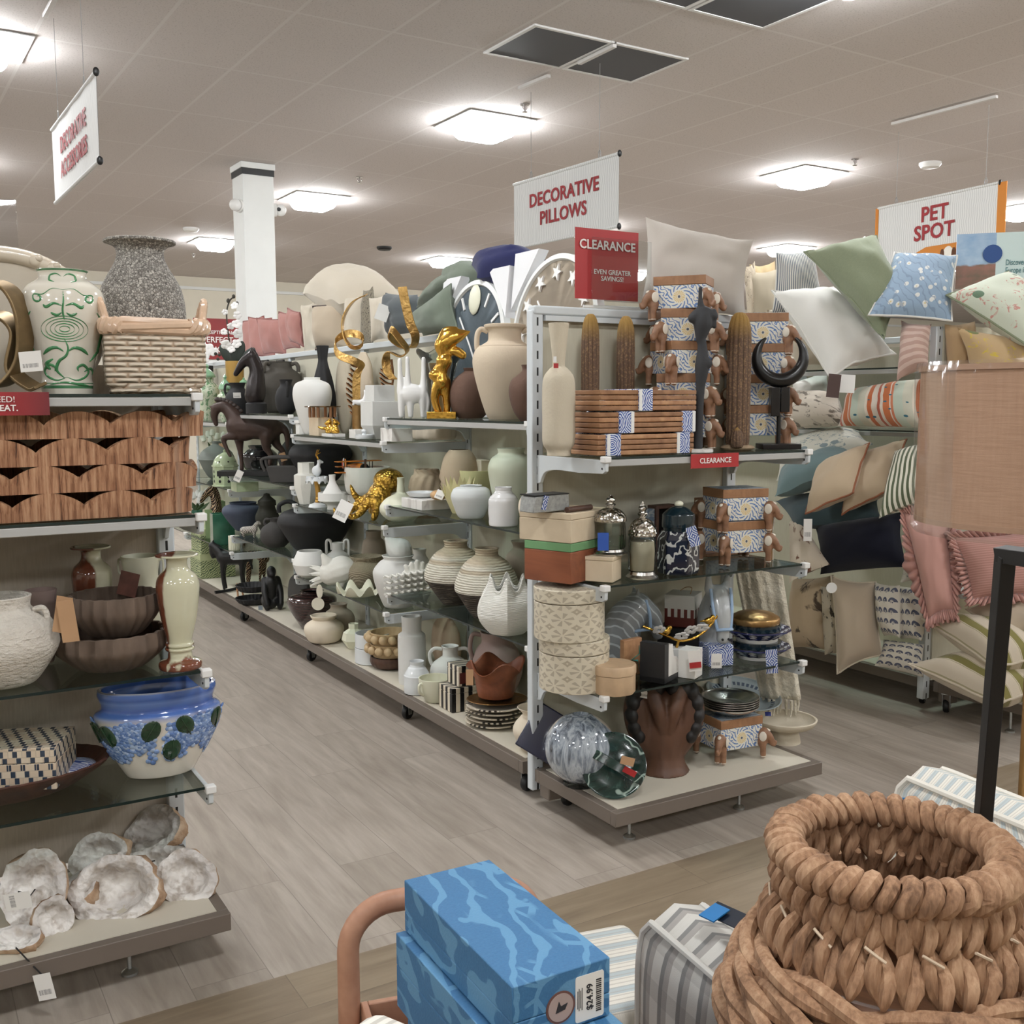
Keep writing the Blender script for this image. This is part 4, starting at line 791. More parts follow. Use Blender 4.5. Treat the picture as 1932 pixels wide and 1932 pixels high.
# third shelf
V('angular_bowl', 'white faceted round pot at the corner of the third shelf', 'pot', c_white, 585, 'b3', .05, 1037, 64, [(.5, 0), (.78, .12), (1, .5), (.97, .62), (.72, .98), (.7, 1)], sharpp=True, seg=18, sharp=25)
o = V('loop_vase', 'grey-white vase with two tall loop handles, third shelf back', 'vase', c_block, 638, 'b3', .2, 1022, 52, [(.6, 0), (1, .3), (.85, .6), (.42, .75), (.4, 1)])
for a in (AL, AR): handle(o, a, [(.42, .78), (.48, 1.02), (.66, 1.08), (.8, 1.0), (.8, .6)], .1)
P = spot(636, 'b3', .06); s = dep(P)/F; e = E('ceramic_pineapple', P, 'white ceramic pineapple lying on its side with spiky leaves', 'sculpture', AF+pi/2)
b = Blob(); b.limb([(-10*s, 0, 26*s), (14*s, 0, 34*s), (34*s, 4*s, 38*s)], [24*s, 26*s, 14*s]); b.limb([(6*s, -4*s, 22*s), (8*s, -6*s, 4*s)], [11*s, 7*s]); b.limb([(-16*s, -4*s, 46*s), (-24*s, -6*s, 60*s)], [12*s, 5*s]); O('body', b, c_white2, e, remesh=.006, smooth=2)
for i in range(9):
    a = i*.7; dz, dy = 14*math.sin(a), 10*math.cos(a); O('leaf', G().tube([(-18*s, dy*.4*s, (24+dz*.4)*s), (-36*s, dy*s, (22+dz)*s), (-50*s, dy*1.3*s, (20+dz*1.5)*s)], [5*s, 4.5*s, .8*s], 8, flat=.5), c_white2, e)
q = O('hang_tag', G().cyl((0, 0, -.001), 12*s, .002, seg=24, T=Matrix.Rotation(pi/2, 4, 'X')), plain('cream_card', (214, 208, 190), .7), e, loc=(-32*s, -26*s, -28*s)); O('hang_tag', G().ell((0, 0, 0), (6*s, .001, 13*s)), bpy.data.materials['cream_card'], e, loc=(-28*s, -28*s, -4*s))
n = N('scratched_taupe', .9); n.col(n.mix(n.noise(30), (142, 132, 112), (164, 152, 130))); n.bump(n.wave(45, n.mapping(scale=(1, 1, 1.4)), 'DIAGONAL', 4, 3), .6, .005); m_scr = n.mat
V('textured_vase', 'taupe combed-texture vase with wide mouth on the third shelf', 'vase', m_scr, 692, 'b3', .2, 1046, 82, [(.6, 0), (.85, .15), (1, .45), (.95, .65), (.72, .8), (.66, .86), (.74, .96), (.76, 1)])
V('scalloped_bowl', 'cream bowl with a deep scalloped rim at the third shelf edge', 'bowl', c_ivory, 679, 'b3', .06, 1106, 88, [(.45, 0), (.7, .2), (.92, .7), (1, 1)], .05, rf=lambda a, z, r: (r*(1+.06*math.cos(8*a)*z), .35*.05*max(0, z-.3)*math.cos(8*a)*2), seg=80, sharp=70)
o = V('urn', 'big chalk white urn with a flared lip on the third shelf', 'urn', c_block, 752, 'b3', .11, 1044, 94, [(.5, 0), (.62, .05), (.9, .4), (1, .62), (.96, .74), (.72, .88), (.56, .93), (.62, .98), (.64, 1)])
P = o.location+Vector((0, 0, o['_H']-.02)); s = dep(P)/F
b = Blob(); b.limb([(4*s, 0, 16*s), (-6*s, 0, 24*s), (-20*s, 0, 38*s)], [24*s, 20*s, 5*s]); O('stone_bird', b, c_block, loc=P+Vector((0, 0, .003)), rz=AF+pi/2, label='pale stone bird-shaped ornament sitting in the mouth of the urn', cat='ornament', remesh=.005, smooth=1)
V('vase', 'square-shouldered taupe vase at the dark back of the third shelf', 'vase', c_taupe, 706, 'b3', .33, 1000, 48, [(.9, 0), (1, .3), (.85, .75), (.6, .85), (.6, 1)])
# base deck
V('pot', 'round cream pot with a rolled rim at the front of the base deck', 'pot', c_cream, 612, 'b0', .05, 1157, 74, [(.5, 0), (.8, .08), (1, .42), (.94, .66), (.62, .82), (.56, .86), (.64, .93), (.68, 1)], .07)
V('pot', 'taupe pot behind the round cream pot on the base deck', 'pot', c_taupe, 640, 'b0', .17, 1136, 60, [(.5, 0), (.85, .15), (1, .5), (.85, .72), (.55, .84), (.5, .92), (.56, 1)])
V('faceted_vase', 'small white faceted vase right of the cream pot', 'vase', c_ivory, 668, 'b0', .13, 1174, 46, [(.5, 0), (1, .35), (.85, .65), (.4, .8), (.42, 1)], sharpp=True, seg=7, sharp=15)
o = V('bowl', 'lower white cylinder bowl of two stacked on the base deck', 'bowl', c_cool, 704, 'b0', .1, 1216, 68, [(.92, 0), (1, .05), (1, 1)], .05, sharpp=True)
V('bowl', 'upper white cylinder bowl of two stacked on the base deck', 'bowl', c_cool, 0, o.location+Vector((0, 0, o['_H']*1.0)), 0, 1190, 66, [(.92, 0), (1, .05), (1, 1)], .05, sharpp=True)
o = V('bowl', 'dark ribbed wooden bowl under the beaded bowls', 'bowl', c_walnut, 737, 'b0', .13, 1232, 76, [(.5, 0), (.85, .15), (1, .6), (.98, 1)], .06, rf=lobes(22, .012), seg=88)
m_bead = wood('bleached_bead_wood', (176, 150, 112), (202, 178, 140), 9); zc = o['_H']; pc = o.location
for i, (dz, lab) in enumerate(((0, 'lower bleached wooden bowl ringed with big beads'), (.055, 'upper bleached wooden bowl ringed with big beads'))):
    R = .098; q = O('beaded_bowl', G().lathe(vess([(R*.84, 0), (R*.94, .03), (R, .06)], .008), 40), m_bead, loc=pc+Vector((0, 0, zc+.002+dz)), label=lab, cat='bowl', group='beaded wooden bowls')
    bd = None
    for k in range(15):
        a = 2*pi*k/15+i*.2
        if bd is None: bd = O('bead', G().ell((0, 0, 0), .0205, seg=16), m_bead, q, loc=((R+.008)*math.cos(a), (R+.008)*math.sin(a), .038))
        else:
            c2 = bd.copy(); COL.objects.link(c2); c2.parent = q; c2.location = ((R+.008)*math.cos(a), (R+.008)*math.sin(a), .038)
# ------------------------------------------------------------------ long unit, third and fourth bays
o = V('stone_jug', 'large dark stoneware jug with small shoulder handles, third bay top shelf', 'jug', c_stone, 527, 'c1', .28, 682, 92, [(.45, 0), (.7, .1), (.98, .42), (1, .55), (.85, .76), (.6, .86), (.55, .9), (.55, .98), (.58, 1)])
for a in (AL+.2, AR-.1, AF-.5): handle(o, a, [(.56, .95), (.74, .97), (.84, .9), (.84, .8)], .08)
o = V('pitcher', 'small dark grey pitcher in front of the stoneware jug', 'pitcher', c_blk, 541, 'c1', .08, 716, 42, [(.5, 0), (.85, .15), (1, .45), (.8, .7), (.5, .85), (.6, 1)])
handle(o, AF+.3, [(.6, .92), (1.0, .9), (1.15, .7), (.95, .5)], .1)
def horse_head(name, P, s, rz, mat, label, ped=True, H=100, ears=True):
    """bust of a horse looking along +x; s metres per picture unit"""
    e = E(name, P, label, 'horse bust', rz); b = Blob(); z = 32 if ped else 0
    b.limb([(2*s, 0, z*s), (0, 0, (z+18)*s), (-2*s, 0, (z+45)*s), (8*s, 0, (H-12)*s)], [19*s, 18*s, 13*s, 9*s]); b.limb([(6*s, 0, (H-11)*s), (22*s, 0, (H-24)*s), (36*s, 0, (H-44)*s)], [10*s, 8.5*s, 5*s]); b.ell((14*s, 0, (H-22)*s), (9*s, 7*s, 9*s))
    for y in (-1, 1): b.limb([(4*s, 4*y*s, (H-6)*s), (5*s, 5*y*s, (H+5)*s)], [3.4*s, 1.2*s])
    O('head', b, mat, e, remesh=.006, smooth=1)
    g = G()
    for i in range(9): t = i/8; g.ell(((2-13*math.sin(t*2.2))*s, 0, (H-4-t*52)*s), (5*s, 3.4*s, 6*s), seg=10)
    O('mane', g, mat, e, remesh=.006, smooth=1)
    if ped: O('pedestal', G().lathe([(0, 0), (19*s, 0), (19*s, 18*s), (17*s, 20*s), (9*s, 23*s), (9*s, 27*s), (16*s, 33*s), (0, 34*s)], 28), c_blk, e)
    return e
P = spot(484, 'c1', .05); horse_head('horse_bust', P, dep(P)/F*1.02, AL, c_dkmt, 'black horse head bust on a turned pedestal, top shelf of the dark bay', H=117)
o = V('black_amphora', 'black two-handled amphora with a small tag left of the stoneware jug', 'vase', c_blk, 450, 'd1', .12, 722, 46, [(.4, 0), (.75, .15), (1, .5), (.9, .7), (.6, .84), (.58, .92), (.68, 1)])
handle(o, AL, [(.6, .95), (.95, .95), (1.05, .8), (.9, .66)], .09); card(o, Vector((math.cos(AF), math.sin(AF), 0))*(o['_R']+.012)+Vector((.02, 0, o['_H']*.68)), .05, .035, AF, None, .2)
for px, w, lab in ((504, 30, 'black picture frame left of the pair behind the stoneware jug'), (533, 30, 'black picture frame right of the pair behind the stoneware jug')):
    P = spot(px, 'c1', .34); s = dep(P)/F; e = E('picture_frame', P, lab, 'frame', -pi/2, 'black frames behind the jug'); h = zat(P, 679)-P.z
    O('panel', G().box((0, 0, h/2), (w*1.3*s, .006, h-.04)), c_char, e); g = G()
    for q in (-1, 1): g.box((q*(w*.65*s-.008), -.006, h/2), (.018, .016, h)); g.box((0, -.006, h/2+q*(h/2-.009)), (w*1.3*s-.034, .016, .018))
    O('frame', g, m_black, e, bevel=.002)
# green lidded ginger jars with brush pattern
n = N('green_brushed_glaze', .18, coat=.5); v = n.noise(16, None, 4, .6, 2.5); n.col(n.mix(n.step(v, .52, .58), (206, 214, 190), (112, 150, 112))); m_gjar = n.mat; c_grn = plain('leaf_green_glaze', (132, 172, 138), .2, var=.15, vs=20, coat=.5)
PG = [(.5, 0), (.55, .05), (.85, .45), (1, .65), (.85, .82), (.5, .92), (.5, 1)]
for px, off, top, w, bl, lab in ((393, .1, 712, 46, 686, 'tall green-patterned ginger jar with a domed lid beside the ceramic basket'), (427, .08, 735, 34, 706, 'smaller green-patterned ginger jar left of the black amphora'), (462, .3, 722, 22, 712, 'green-knobbed jar behind the black amphora')):
    o = V('ginger_jar', lab, 'jar', m_gjar, px, 'd1', off, top, w, PG, group='green ginger jars'); R, H = o['_R'], o['_H']; k = dep(o.location)/F*(top-bl)
    O('lid', G().lathe([(0, H), (R*.72, H), (R*.74, H+k*.12), (R*.6, H+k*.3), (R*.3, H+k*.55), (R*.12, H+k*.65), (R*.22, H+k*.82), (0, H+k)], 32), c_grn, o)
# gold pot with a white orchid
P = spot(446, 'd1', .28); s = dep(P)/F
for i, (h, c, lab) in enumerate(((10, (178, 164, 120), 'lower olive cloth-bound book under the orchid pot'), (10, (160, 166, 120), 'upper olive cloth-bound book under the orchid pot'))):
    boxat('book', lab, 'book', plain('cloth_book_%d' % i, c, .8), P+Vector((0, 0, i*.033)), (.16, .2, .032), .1*i)
zz = .066; hgt = zat(P, 683)-P.z-zz
e = E('orchid', P+Vector((0, 0, zz)), 'white orchid in a gold pot on two books', 'plant', AF+pi/2)
O('pot', G().lathe(vess([(11*s, 0), (15*s, hgt*.3), (17*s, hgt*.95), (16.5*s, hgt)], .006), 32), plain('gold_pot', (178, 142, 76), .4, .4, var=.1), e)
m_stem = plain('orchid_stem', (52, 48, 40), .7); m_leaf = plain('dark_leaf', (34, 44, 36), .5, var=.2); m_petal = plain('white_petal', (236, 234, 232), .7, var=.02)
stem = cr([(-4*s, 0, hgt*.9), (-10*s, 0, hgt+50*s), (-12*s, 0, hgt+90*s), (-6*s, 0, hgt+112*s), (2*s, 0, hgt+120*s)], 6); O('stem', G().tube(stem, 1.4*s, 8), m_stem, e)
for i, (x, z, r) in enumerate(((-14, 32, 9), (6, 34, 8), (-4, 24, 7), (8, 52, 8), (-17, 56, 6), (7, 70, 8), (9, 86, 7.5), (-14, 92, 5), (4, 104, 7), (-4, 66, 6))):
    g = G()
    for k in range(5): a = 2*pi*k/5+i; g.ell((r*.6*math.cos(a)*s, 0, r*.6*math.sin(a)*s), (r*.6*s, 1.2*s, r*.5*s), T=Matrix.Identity(4), seg=10)
    O('flower', g, m_petal, e, M=Matrix.Translation((x*s, -4*s, hgt+z*s)) @ Matrix.Rotation(.3*math.sin(i*3), 4, 'Z') @ Matrix.Rotation(.3*math.cos(i*2), 4, 'X'))
for x, z, r in ((2, 121, 4), (-8, 113, 4.5), (8, 108, 4)): O('bud', G().ell((x*s, 0, hgt+z*s), (r*.8*s, r*.8*s, r*s)), m_stem, e)
for x, z, a in ((-10, 12, -.5), (8, 20, .25), (16, 8, .8), (0, 14, 0)): O('leaf', G().ell((0, 0, 12*s), (9*s, 2*s, 20*s)), m_leaf, e, M=Matrix.Translation((x*s, 0, hgt+z*s*.4)) @ Matrix.Rotation(a, 4, 'Y'))
P = spot(392, 'd1', .33); s = dep(P)/F
e = E('orchid', P, 'low white orchid with dark buds behind the ginger jars', 'plant', AF+pi/2); zt = zat(P, 690)-P.z
O('pot', G().lathe(vess([(9*s, 0), (13*s, zt*.8), (13*s, zt)], .006), 24), m_black, e); O('stem', G().tube(cr([(0, 0, zt*.9), (-3*s, 0, zt+16*s), (14*s, 0, zt+26*s)], 5), 1.3*s, 6), m_stem, e)
for i, (x, z, r) in enumerate(((-8, 24, 11), (6, 30, 11), (16, 26, 8), (-2, 14, 9))):
    g = G()
    for k in range(5): a = 2*pi*k/5+i; g.ell((r*.6*math.cos(a)*s, 0, r*.6*math.sin(a)*s), (r*.6*s, 1.2*s, r*.5*s), seg=10)
    O('flower', g, m_petal, e, loc=(x*s, -3*s, zt+z*s))
for x, z in ((20, 22), (27, 20), (24, 12)): O('bud', G().ell((x*s, -4*s, zt+z*s), (3*s, 3*s, 3*s)), m_stem, e)
# standing horse on a plinth
P = spot(470, 'c2', .05); s = dep(P)/F
e = E('horse_figure', P, 'large brown horse figure stepping on a dark plinth, with price tags', 'horse figure', AL+.0)
O('plinth', G().box((-8*s, 0, 5*s), (128*s, 34*s, 10*s)), m_black, e, bevel=.002)
def hx(x, y): return ((470-x)*s*1.0, (900-y)*s)     # picture position to the figure's own plane
b = Blob()
def L(pts, rad, dy=0, n=5): b.limb([(hx(x, y)[0], dy*s, hx(x, y)[1]) for x, y in pts], [r*s for r in rad], n)
b.ell((hx(462, 812)[0], 0, hx(462, 812)[1]), (30*s, 20*s, 23*s)); L([(452, 806), (480, 808), (510, 812)], [23, 23, 22]); b.ell((hx(512, 812)[0], 0, hx(512, 812)[1]), (22*s, 19*s, 22*s))
L([(452, 800), (440, 782), (428, 770), (414, 772)], [20, 14, 11, 10]); L([(411, 774), (408, 788), (411, 803)], [9, 7, 4.5])
for dy in (-3, 3): L([(404, 770), (397, 768)], [2.4, .8], dy)
L([(450, 826), (452, 850), (454, 872), (454, 888)], [11, 6, 4, 4.5], -10); L([(446, 824), (428, 828), (428, 838), (438, 862)], [9, 5.5, 4.5, 3.5], 10)
L([(514, 822), (522, 842), (534, 858), (532, 888)], [15, 8, 5, 4.5], -9); L([(508, 824), (506, 846), (514, 862), (508, 888)], [14, 8, 5, 4.5], 9)
L([(530, 804), (542, 818), (544, 850)], [6, 6, 3])
O('body', b, plain('brown_patina', (66, 50, 44), .45, .2, var=.25, vs=14, bump=.15), e, remesh=.008, smooth=2)
for i in range(8): t = i/7; O('mane_lock', G().ell((hx(415+t*42, 757+18*t*t)[0], 0, hx(415+t*42, 757+22*t*t)[1]), (6*s, 4*s, 5*s), seg=10), plain('dark_mane', (52, 40, 36), .5), e)
pxtag(e, 450, 898, dep(P)-.15, 13, 22, None, .45); pxtag(e, 534, 862, dep(P)-.12, 12, 16, m_kraft, -.3)
# jars and trays around the horse
o = V('ribbed_vase', 'grey-green ribbed bottle vase at the far end beside the wooden trays', 'vase', plain('sage_grey_clay', (120, 126, 120), .8, var=.06, bump=.2), 410, 'd2', .2, 832, 66, [(.35, 0), (.6, .12), (.98, .48), (1, .56), (.8, .74), (.3, .9), (.22, .93), (.26, 1)], rf=ribs(16, .012))
card(o, Vector((math.cos(AF), math.sin(AF), 0))*(o['_R']*.45)+Vector((.06, 0, o['_H']*.82)), .05, .07, AF, m_kraft)
P = spot(402, 'd2', .33); s = dep(P)/F; e = E('tulip_bunch', P, 'bunch of white tulips behind the ribbed bottle vase', 'flowers', AF+pi/2)
zt = zat(P, 850)-P.z; O('vase', G().lathe(vess([(9*s, 0), (12*s, zt*.6), (10*s, zt)], .005), 24), c_ivory, e); m_tul = plain('tulip_white', (222, 226, 212), .6, var=.04); m_lf = plain('tulip_leaf', (58, 78, 44), .6, var=.15)
for i, (x, z) in enumerate(((-16, 22), (-8, 30), (2, 33), (10, 26), (20, 28), (28, 24), (-2, 20), (14, 16))): O('tulip', G().lathe([(0, -7*s), (4.6*s, -4*s), (5*s, 2*s), (3*s, 7*s), (0, 6*s)], 14), m_tul, e, M=Matrix.Translation((x*s, 4*math.sin(i*2)*s, zt+z*s)) @ Matrix.Rotation(x*.02, 4, 'Y'))
for x in (-8, 6, 18): O('leaf', G().tube([(0, 0, zt*.8), (x*s*.5, 0, zt+8*s), (x*s, 0, zt+16*s)], [2*s, 3*s, .6*s], 6, flat=.4), m_lf, e)
n = N('pale_green_glaze', .2, coat=.5); n.col(n.mix(n.noise(14, detail=5), (148, 168, 128), (196, 208, 176))); m_pgr = n.mat
P = spot(426, 'd2', .06); s = dep(P)/F; e = E('birdcage_lantern', P, 'pale green ceramic birdcage lantern with a pierced dome', 'lantern', .4)
O('body', G().lathe([(0, 0), (25*s, 0), (25*s, 2*s), (23*s, 3*s), (23*s, 36*s), (25*s, 37*s), (25*s, 40*s), (0, 40*s)], 8), m_pgr, e, sharp=20); O('dome', G().lathe([(23*s, 40*s), (21*s, 48*s), (15*s, 57*s), (6*s, 62*s), (2*s, 64*s), (3*s, 68*s), (0, 69*s)], 24), m_pgr, e)
for k in range(8):
    a = 2*pi*(k+.5)/8; T = Matrix.Rotation(a, 4, 'Z') @ Matrix.Translation((21.2*s, 0, 0))
    for z in (10, 19, 28): O('piercing', G().ell((0, 0, z*s), (1*s, 2.6*s, 3*s), seg=8), m_black, e, M=T)
    O('piercing', G().ell((-1*s, 0, 46*s), (1.5*s, 2.4*s, 2.4*s), seg=8), m_black, e, M=T)
boxat('wood_block', 'mottled green stone block at the shelf edge under the horse', 'box', m_pgr, spot(462, 'd2', .05), (.14, .12, .06))
o = V('ribbed_pot', 'glossy black pot with ribbed lower body behind the brown horse', 'pot', c_blkg, 492, 'c2', .22, 840, 68, [(.6, 0), (.85, .15), (1, .5), (.95, .66), (.7, .84), (.6, .88), (.66, 1)], rf=lambda a, z, r: r*(1+(.015*math.sin(z*100) if z < .55 else 0)))
P = spot(537, 'c2', .07); s = dep(P)/F; e = E('handled_planter', P, 'charcoal planter trough with rod handles, third bay', 'planter', AF+pi/2)
O('trough', G().prism([(-30*s, 30*s), (34*s, 30*s), (26*s, 0), (-22*s, 0)], -20*s, 20*s, T=Matrix.Rotation(pi/2, 4, 'X')), c_char, e, bevel=.004)
for y in (-18, 18): O('handle', G().tube(cr([(-32*s, y*s, 22*s), (-38*s, y*s, 36*s), (-30*s, y*s, 46*s), (36*s, y*s, 44*s), (34*s, y*s, 24*s)], 4), 3*s, 10), c_char, e)
V('bottle', 'grey-black bottle vase behind the charcoal trough', 'vase', c_char, 548, 'c2', .34, 818, 44, [(.5, 0), (1, .3), (.9, .6), (.3, .85), (.34, 1)])
for px, sh, off, top, w, lab in ((606, 'c2', .25, 826, 118, 'huge matte black urn in deep shade, middle shelf of the third bay'), (596, 'c3', .21, 948, 140, 'huge matte black jug with a loop handle, lower shelf of the third bay')):
    o = V('black_urn', lab, 'urn', c_blk, px, sh, off, top, w, [(.4, 0), (.6, .1), (.92, .5), (1, .66), (.85, .84), (.42, .94), (.4, 1)])
    if sh == 'c3': handle(o, AL, [(.42, .96), (.7, 1.06), (.95, .98), (.96, .82)], .06)
V('slate_urn', 'slate blue urn with a dark rolled rim, lower shelf', 'urn', c_navy, 460, 'c3', .14, 946, 78, [(.3, 0), (.45, .08), (.88, .5), (1, .7), (.9, .86), (.64, .94), (.62, .97), (.66, 1)])
o = V('lidded_jar', 'dark olive lidded jar right of the slate blue urn', 'jar', c_dkgrn, 505, 'c3', .24, 952, 44, [(.5, 0), (.9, .35), (1, .6), (.75, .85), (.66, 1)]); R, H = o['_R'], o['_H']; O('lid', G().lathe([(0, H), (.8*R, H), (.75*R, H+.03), (.3*R, H+.06), (.25*R, H+.075), (0, H+.08)], 28), c_dkgrn, o)
o = V('jug', 'rounded black jug with one ring handle in front of the huge black jug', 'jug', c_char, 521, 'c3', .07, 976, 58, [(.55, 0), (.9, .2), (1, .45), (.85, .68), (.4, .85), (.34, .9), (.4, 1)])
handle(o, AL, [(.4, .95), (.62, .96), (.72, .85), (.62, .74)], .09)
n = N('zebra_coat', .5); n.col(n.mix(n.step(n.wave(60, None, 'DIAGONAL', 5, 2), .48, .52), (24, 22, 22), (222, 216, 206))); m_zebra = n.mat
P = spot(470, 'c3', .06); s = dep(P)/F; b = Blob()
b.limb([(-10*s, 0, 14*s), (10*s, 0, 16*s)], [7*s, 7*s]); b.limb([(9*s, 0, 17*s), (17*s, 0, 28*s), (22*s, 0, 26*s)], [5*s, 4*s, 2.5*s])
for x in (-10, 10): 
    for y in (-3, 3): b.limb([(x*s, y*s, 12*s), (x*s, y*s, 1.5*s)], [3*s, 1.8*s])
O('zebra_figure', b, m_zebra, loc=P, rz=AR, label='small black and white zebra figure below the slate urn', cat='figurine', remesh=.005, smooth=1)
# fourth bay, lower shelf: green glass
m_ggl = plain('green_art_glass', (56, 106, 84), .12, var=.2, vs=14, coat=.6); m_pgl = plain('pale_green_glass', (150, 172, 126), .15, var=.15, coat=.6); m_tgl = plain('teal_art_glass', (74, 124, 118), .12, var=.15, coat=.6)
for px, off, top, w, m, lab in ((415, .05, 968, 30, m_ggl, 'tall green glass block vase on the low shelf'), (394, .07, 962, 14, m_pgl, 'slim pale green glass vase left of the tall green one'), (379, .12, 985, 16, m_ggl, 'dark green glass vase under the tray shelf end'), (362, .16, 985, 20, m_tgl, 'teal glass vase nearest the wooden trays'), (414, .26, 945, 22, m_pgl, 'pale green bottle behind the tall green glass vase'), (428, .2, 985, 26, m_ggl, 'green glass tank half behind the slate urn')):
    P = spot(px, 'd3', off); R, H = dims(P, top, w); g = G().lathe(vess([(R*1.3, 0), (R*1.38, H*.05), (R*1.36, H)], R*.2), 4, rf=None); O('glass_block_vase', g, m, loc=P, rz=.7, label=lab, cat='vase', bevel=.003, group='green glass vases', sharp=30)
V('reeded_pot', 'little reeded white-green pot at the low shelf edge', 'pot', c_ivory, 442, 'd3', .05, 1010, 20, [(.9, 0), (1, .05), (1, 1)], .08, rf=lobes(18, .04), seg=72)
P = spot(372, 'd3', .3); s = dep(P)/F; e = E('tulip_bunch', P, 'white tulips with broad green leaves above the tray shelf end', 'flowers', AF+pi/2); zt = zat(P, 962)-P.z
O('vase', G().lathe(vess([(9*s, 0), (11*s, zt)], .005), 20), m_ggl, e)
for i, (x, z) in enumerate(((-6, 26), (2, 30), (10, 28), (6, 18), (16, 22), (20, 34))): O('tulip', G().lathe([(0, -8*s), (5.4*s, -4*s), (5.6*s, 3*s), (3*s, 8*s), (0, 7*s)], 14), m_petal, e, M=Matrix.Translation((x*s, 4*math.sin(i*2)*s, zt+z*s)) @ Matrix.Rotation(x*.03, 4, 'Y'))
for x in (-8, 2, 14, 24): O('leaf', G().tube([(0, 0, zt*.85), (x*s*.6, 0, zt+6*s), (x*s, 0, zt+14*s)], [3*s, 5*s, .8*s], 6, flat=.4), m_lf, e)
n = N('streaked_bronze', .35, .7); n.col(n.mix(n.step(n.wave(30, None, 'DIAGONAL', 8, 3), .6, .8), (40, 30, 26), (170, 146, 118))); m_strk = n.mat
P = spot(408, 'd3', .2); P = P+Vector((0, 0, 0)); horse_head('horse_bust', P, dep(P)/F*.72, AL, m_strk, 'streaked bronze horse bust above the green glass', H=125)
# base deck of the dark bays
n = N('leaf_print_card', .6); v = n.mapping(rot=(0, .6, 0)); lf = n.wave(22, v, 'Z', 7, 1, dscale=1.4); n.col(n.mix(n.step(lf, .55, .7), (172, 180, 136), (68, 86, 60))); m_lfp = n.mat
P = spot(402, 'd0', .13); s = dep(P)/F
for i, lab in enumerate(('lower pale green leaf-printed storage box', 'upper pale green leaf-printed storage box')):
    q = boxat('storage_box', lab, 'box', m_lfp, P+Vector((.0, -.02*i, i*.181)), (.25-.01*i, .3-.02*i, .18), 0, lid=.05, lift=.006, group='leaf-printed boxes', lidmat=plain('pale_green_card', (176, 184, 142), .7, var=.06))
P = spot(433, 'd0', .06); s = dep(P)/F; e = E('horse_figure', P, 'small black standing horse in front of the leaf-printed boxes', 'horse figure', AL)
b = Blob(); b.limb([(-24*s, 0, 62*s), (8*s, 0, 62*s)], [15*s, 15*s]); b.limb([(12*s, 0, 66*s), (22*s, 0, 78*s), (30*s, 0, 84*s)], [12*s, 9*s, 7*s]); b.limb([(29*s, 0, 85*s), (31*s, 0, 72*s), (29*s, 0, 62*s)], [6*s, 5*s, 3.5*s])
for y in (-2, 2): b.limb([(28*s, y*s, 90*s), (28*s, y*s, 97*s)], [2*s, .8*s])
for x in (-28, 8):
    for y in (-6, 6): b.limb([(x*s, y*s, 56*s), ((x+3)*s, y*s, 30*s), (x*s, y*s, 3*s)], [7*s, 3.4*s, 3*s])
b.limb([(-38*s, 0, 66*s), (-44*s, 0, 40*s)], [4*s, 2*s]); O('body', b, m_black, e, remesh=.007, smooth=1)
P = spot(485, 'c0', .3); s = dep(P)/F; b = Blob()
b.limb([(-16*s, 0, 46*s), (4*s, 0, 60*s), (14*s, 0, 66*s)], [9*s, 9*s, 6*s]); b.limb([(12*s, 0, 66*s), (22*s, 0, 76*s), (30*s, 0, 70*s)], [5*s, 5*s, 3*s])
for x in (-16, -10, 10, 14): b.limb([(x*s, (3 if x % 4 else -3)*s, 46*s), ((x+4)*s, (3 if x % 4 else -3)*s, 2*s)], [4.5*s, 2*s])
for y in (-3, 3): b.limb([(20*s, y*s, 80*s), (26*s, 2*y*s, 96*s)], [2*s, 1*s])
O('antelope_figure', b, m_strk, loc=P, rz=AL, label='streaked bronze antelope figure in the dark base corner', cat='figurine', remesh=.006, smooth=1)
P = spot(478, 'c0', .05)
for i, lab in enumerate(('lower black ribbed bowl of the stacked pair on the deck', 'upper black ribbed bowl of the stacked pair on the deck')):
    V('ribbed_bowl', lab, 'bowl', c_blk, 0, P+Vector((.004*i, 0, i*.075)), 0, 1124-24*i, 66, [(.5, 0), (.8, .2), (1, 1)], .05, rf=lobes(26, .02), seg=104, group='black ribbed bowls')
P = spot(512, 'c0', .09); s = dep(P)/F; b = Blob()
b.limb([(-4*s, 0, 30*s), (2*s, 0, 52*s)], [15*s, 14*s]); b.ell((6*s, 0, 72*s), (10*s, 9*s, 11*s)); b.ell((14*s, 0, 68*s), (6*s, 6*s, 5*s))
for y in (-1, 1): b.limb([(2*s, 12*y*s, 56*s), (12*s, 15*y*s, 34*s), (20*s, 13*y*s, 12*s)], [7*s, 6*s, 5*s]); b.limb([(-6*s, 9*y*s, 18*s), (12*s, 13*y*s, 14*s), (16*s, 12*y*s, 5*s)], [9*s, 8*s, 5*s])
b.ell((-4*s, 0, 12*s), (14*s, 14*s, 12*s)); O('gorilla_statue', b, m_black, loc=P, rz=AF+.5, label='black crouching gorilla statue with folded arms on the deck', cat='statue', remesh=.006, smooth=1)
q = bpy.data.objects['gorilla_statue']; card(q, (.03*1, -.075, .02) , .026, .026, AF-q.rotation_euler.z, plain('grey_sticker', (120, 130, 138), .5))
P = spot(452, 'd0', .06, .11); e = E('wooden_toy', spot(455, 'd0', .03), 'small tan wooden easel stand beside the black bowls', 'stand', .6)
for q in (-1, 1): O('leg', G().tube([(q*.03, 0, 0), (q*.012, .02, .1)], .006, 8), c_mango, e)
O('rail', G().tube([(-.04, 0, .06), (.04, 0, .06)], .006, 8), c_mango, e)
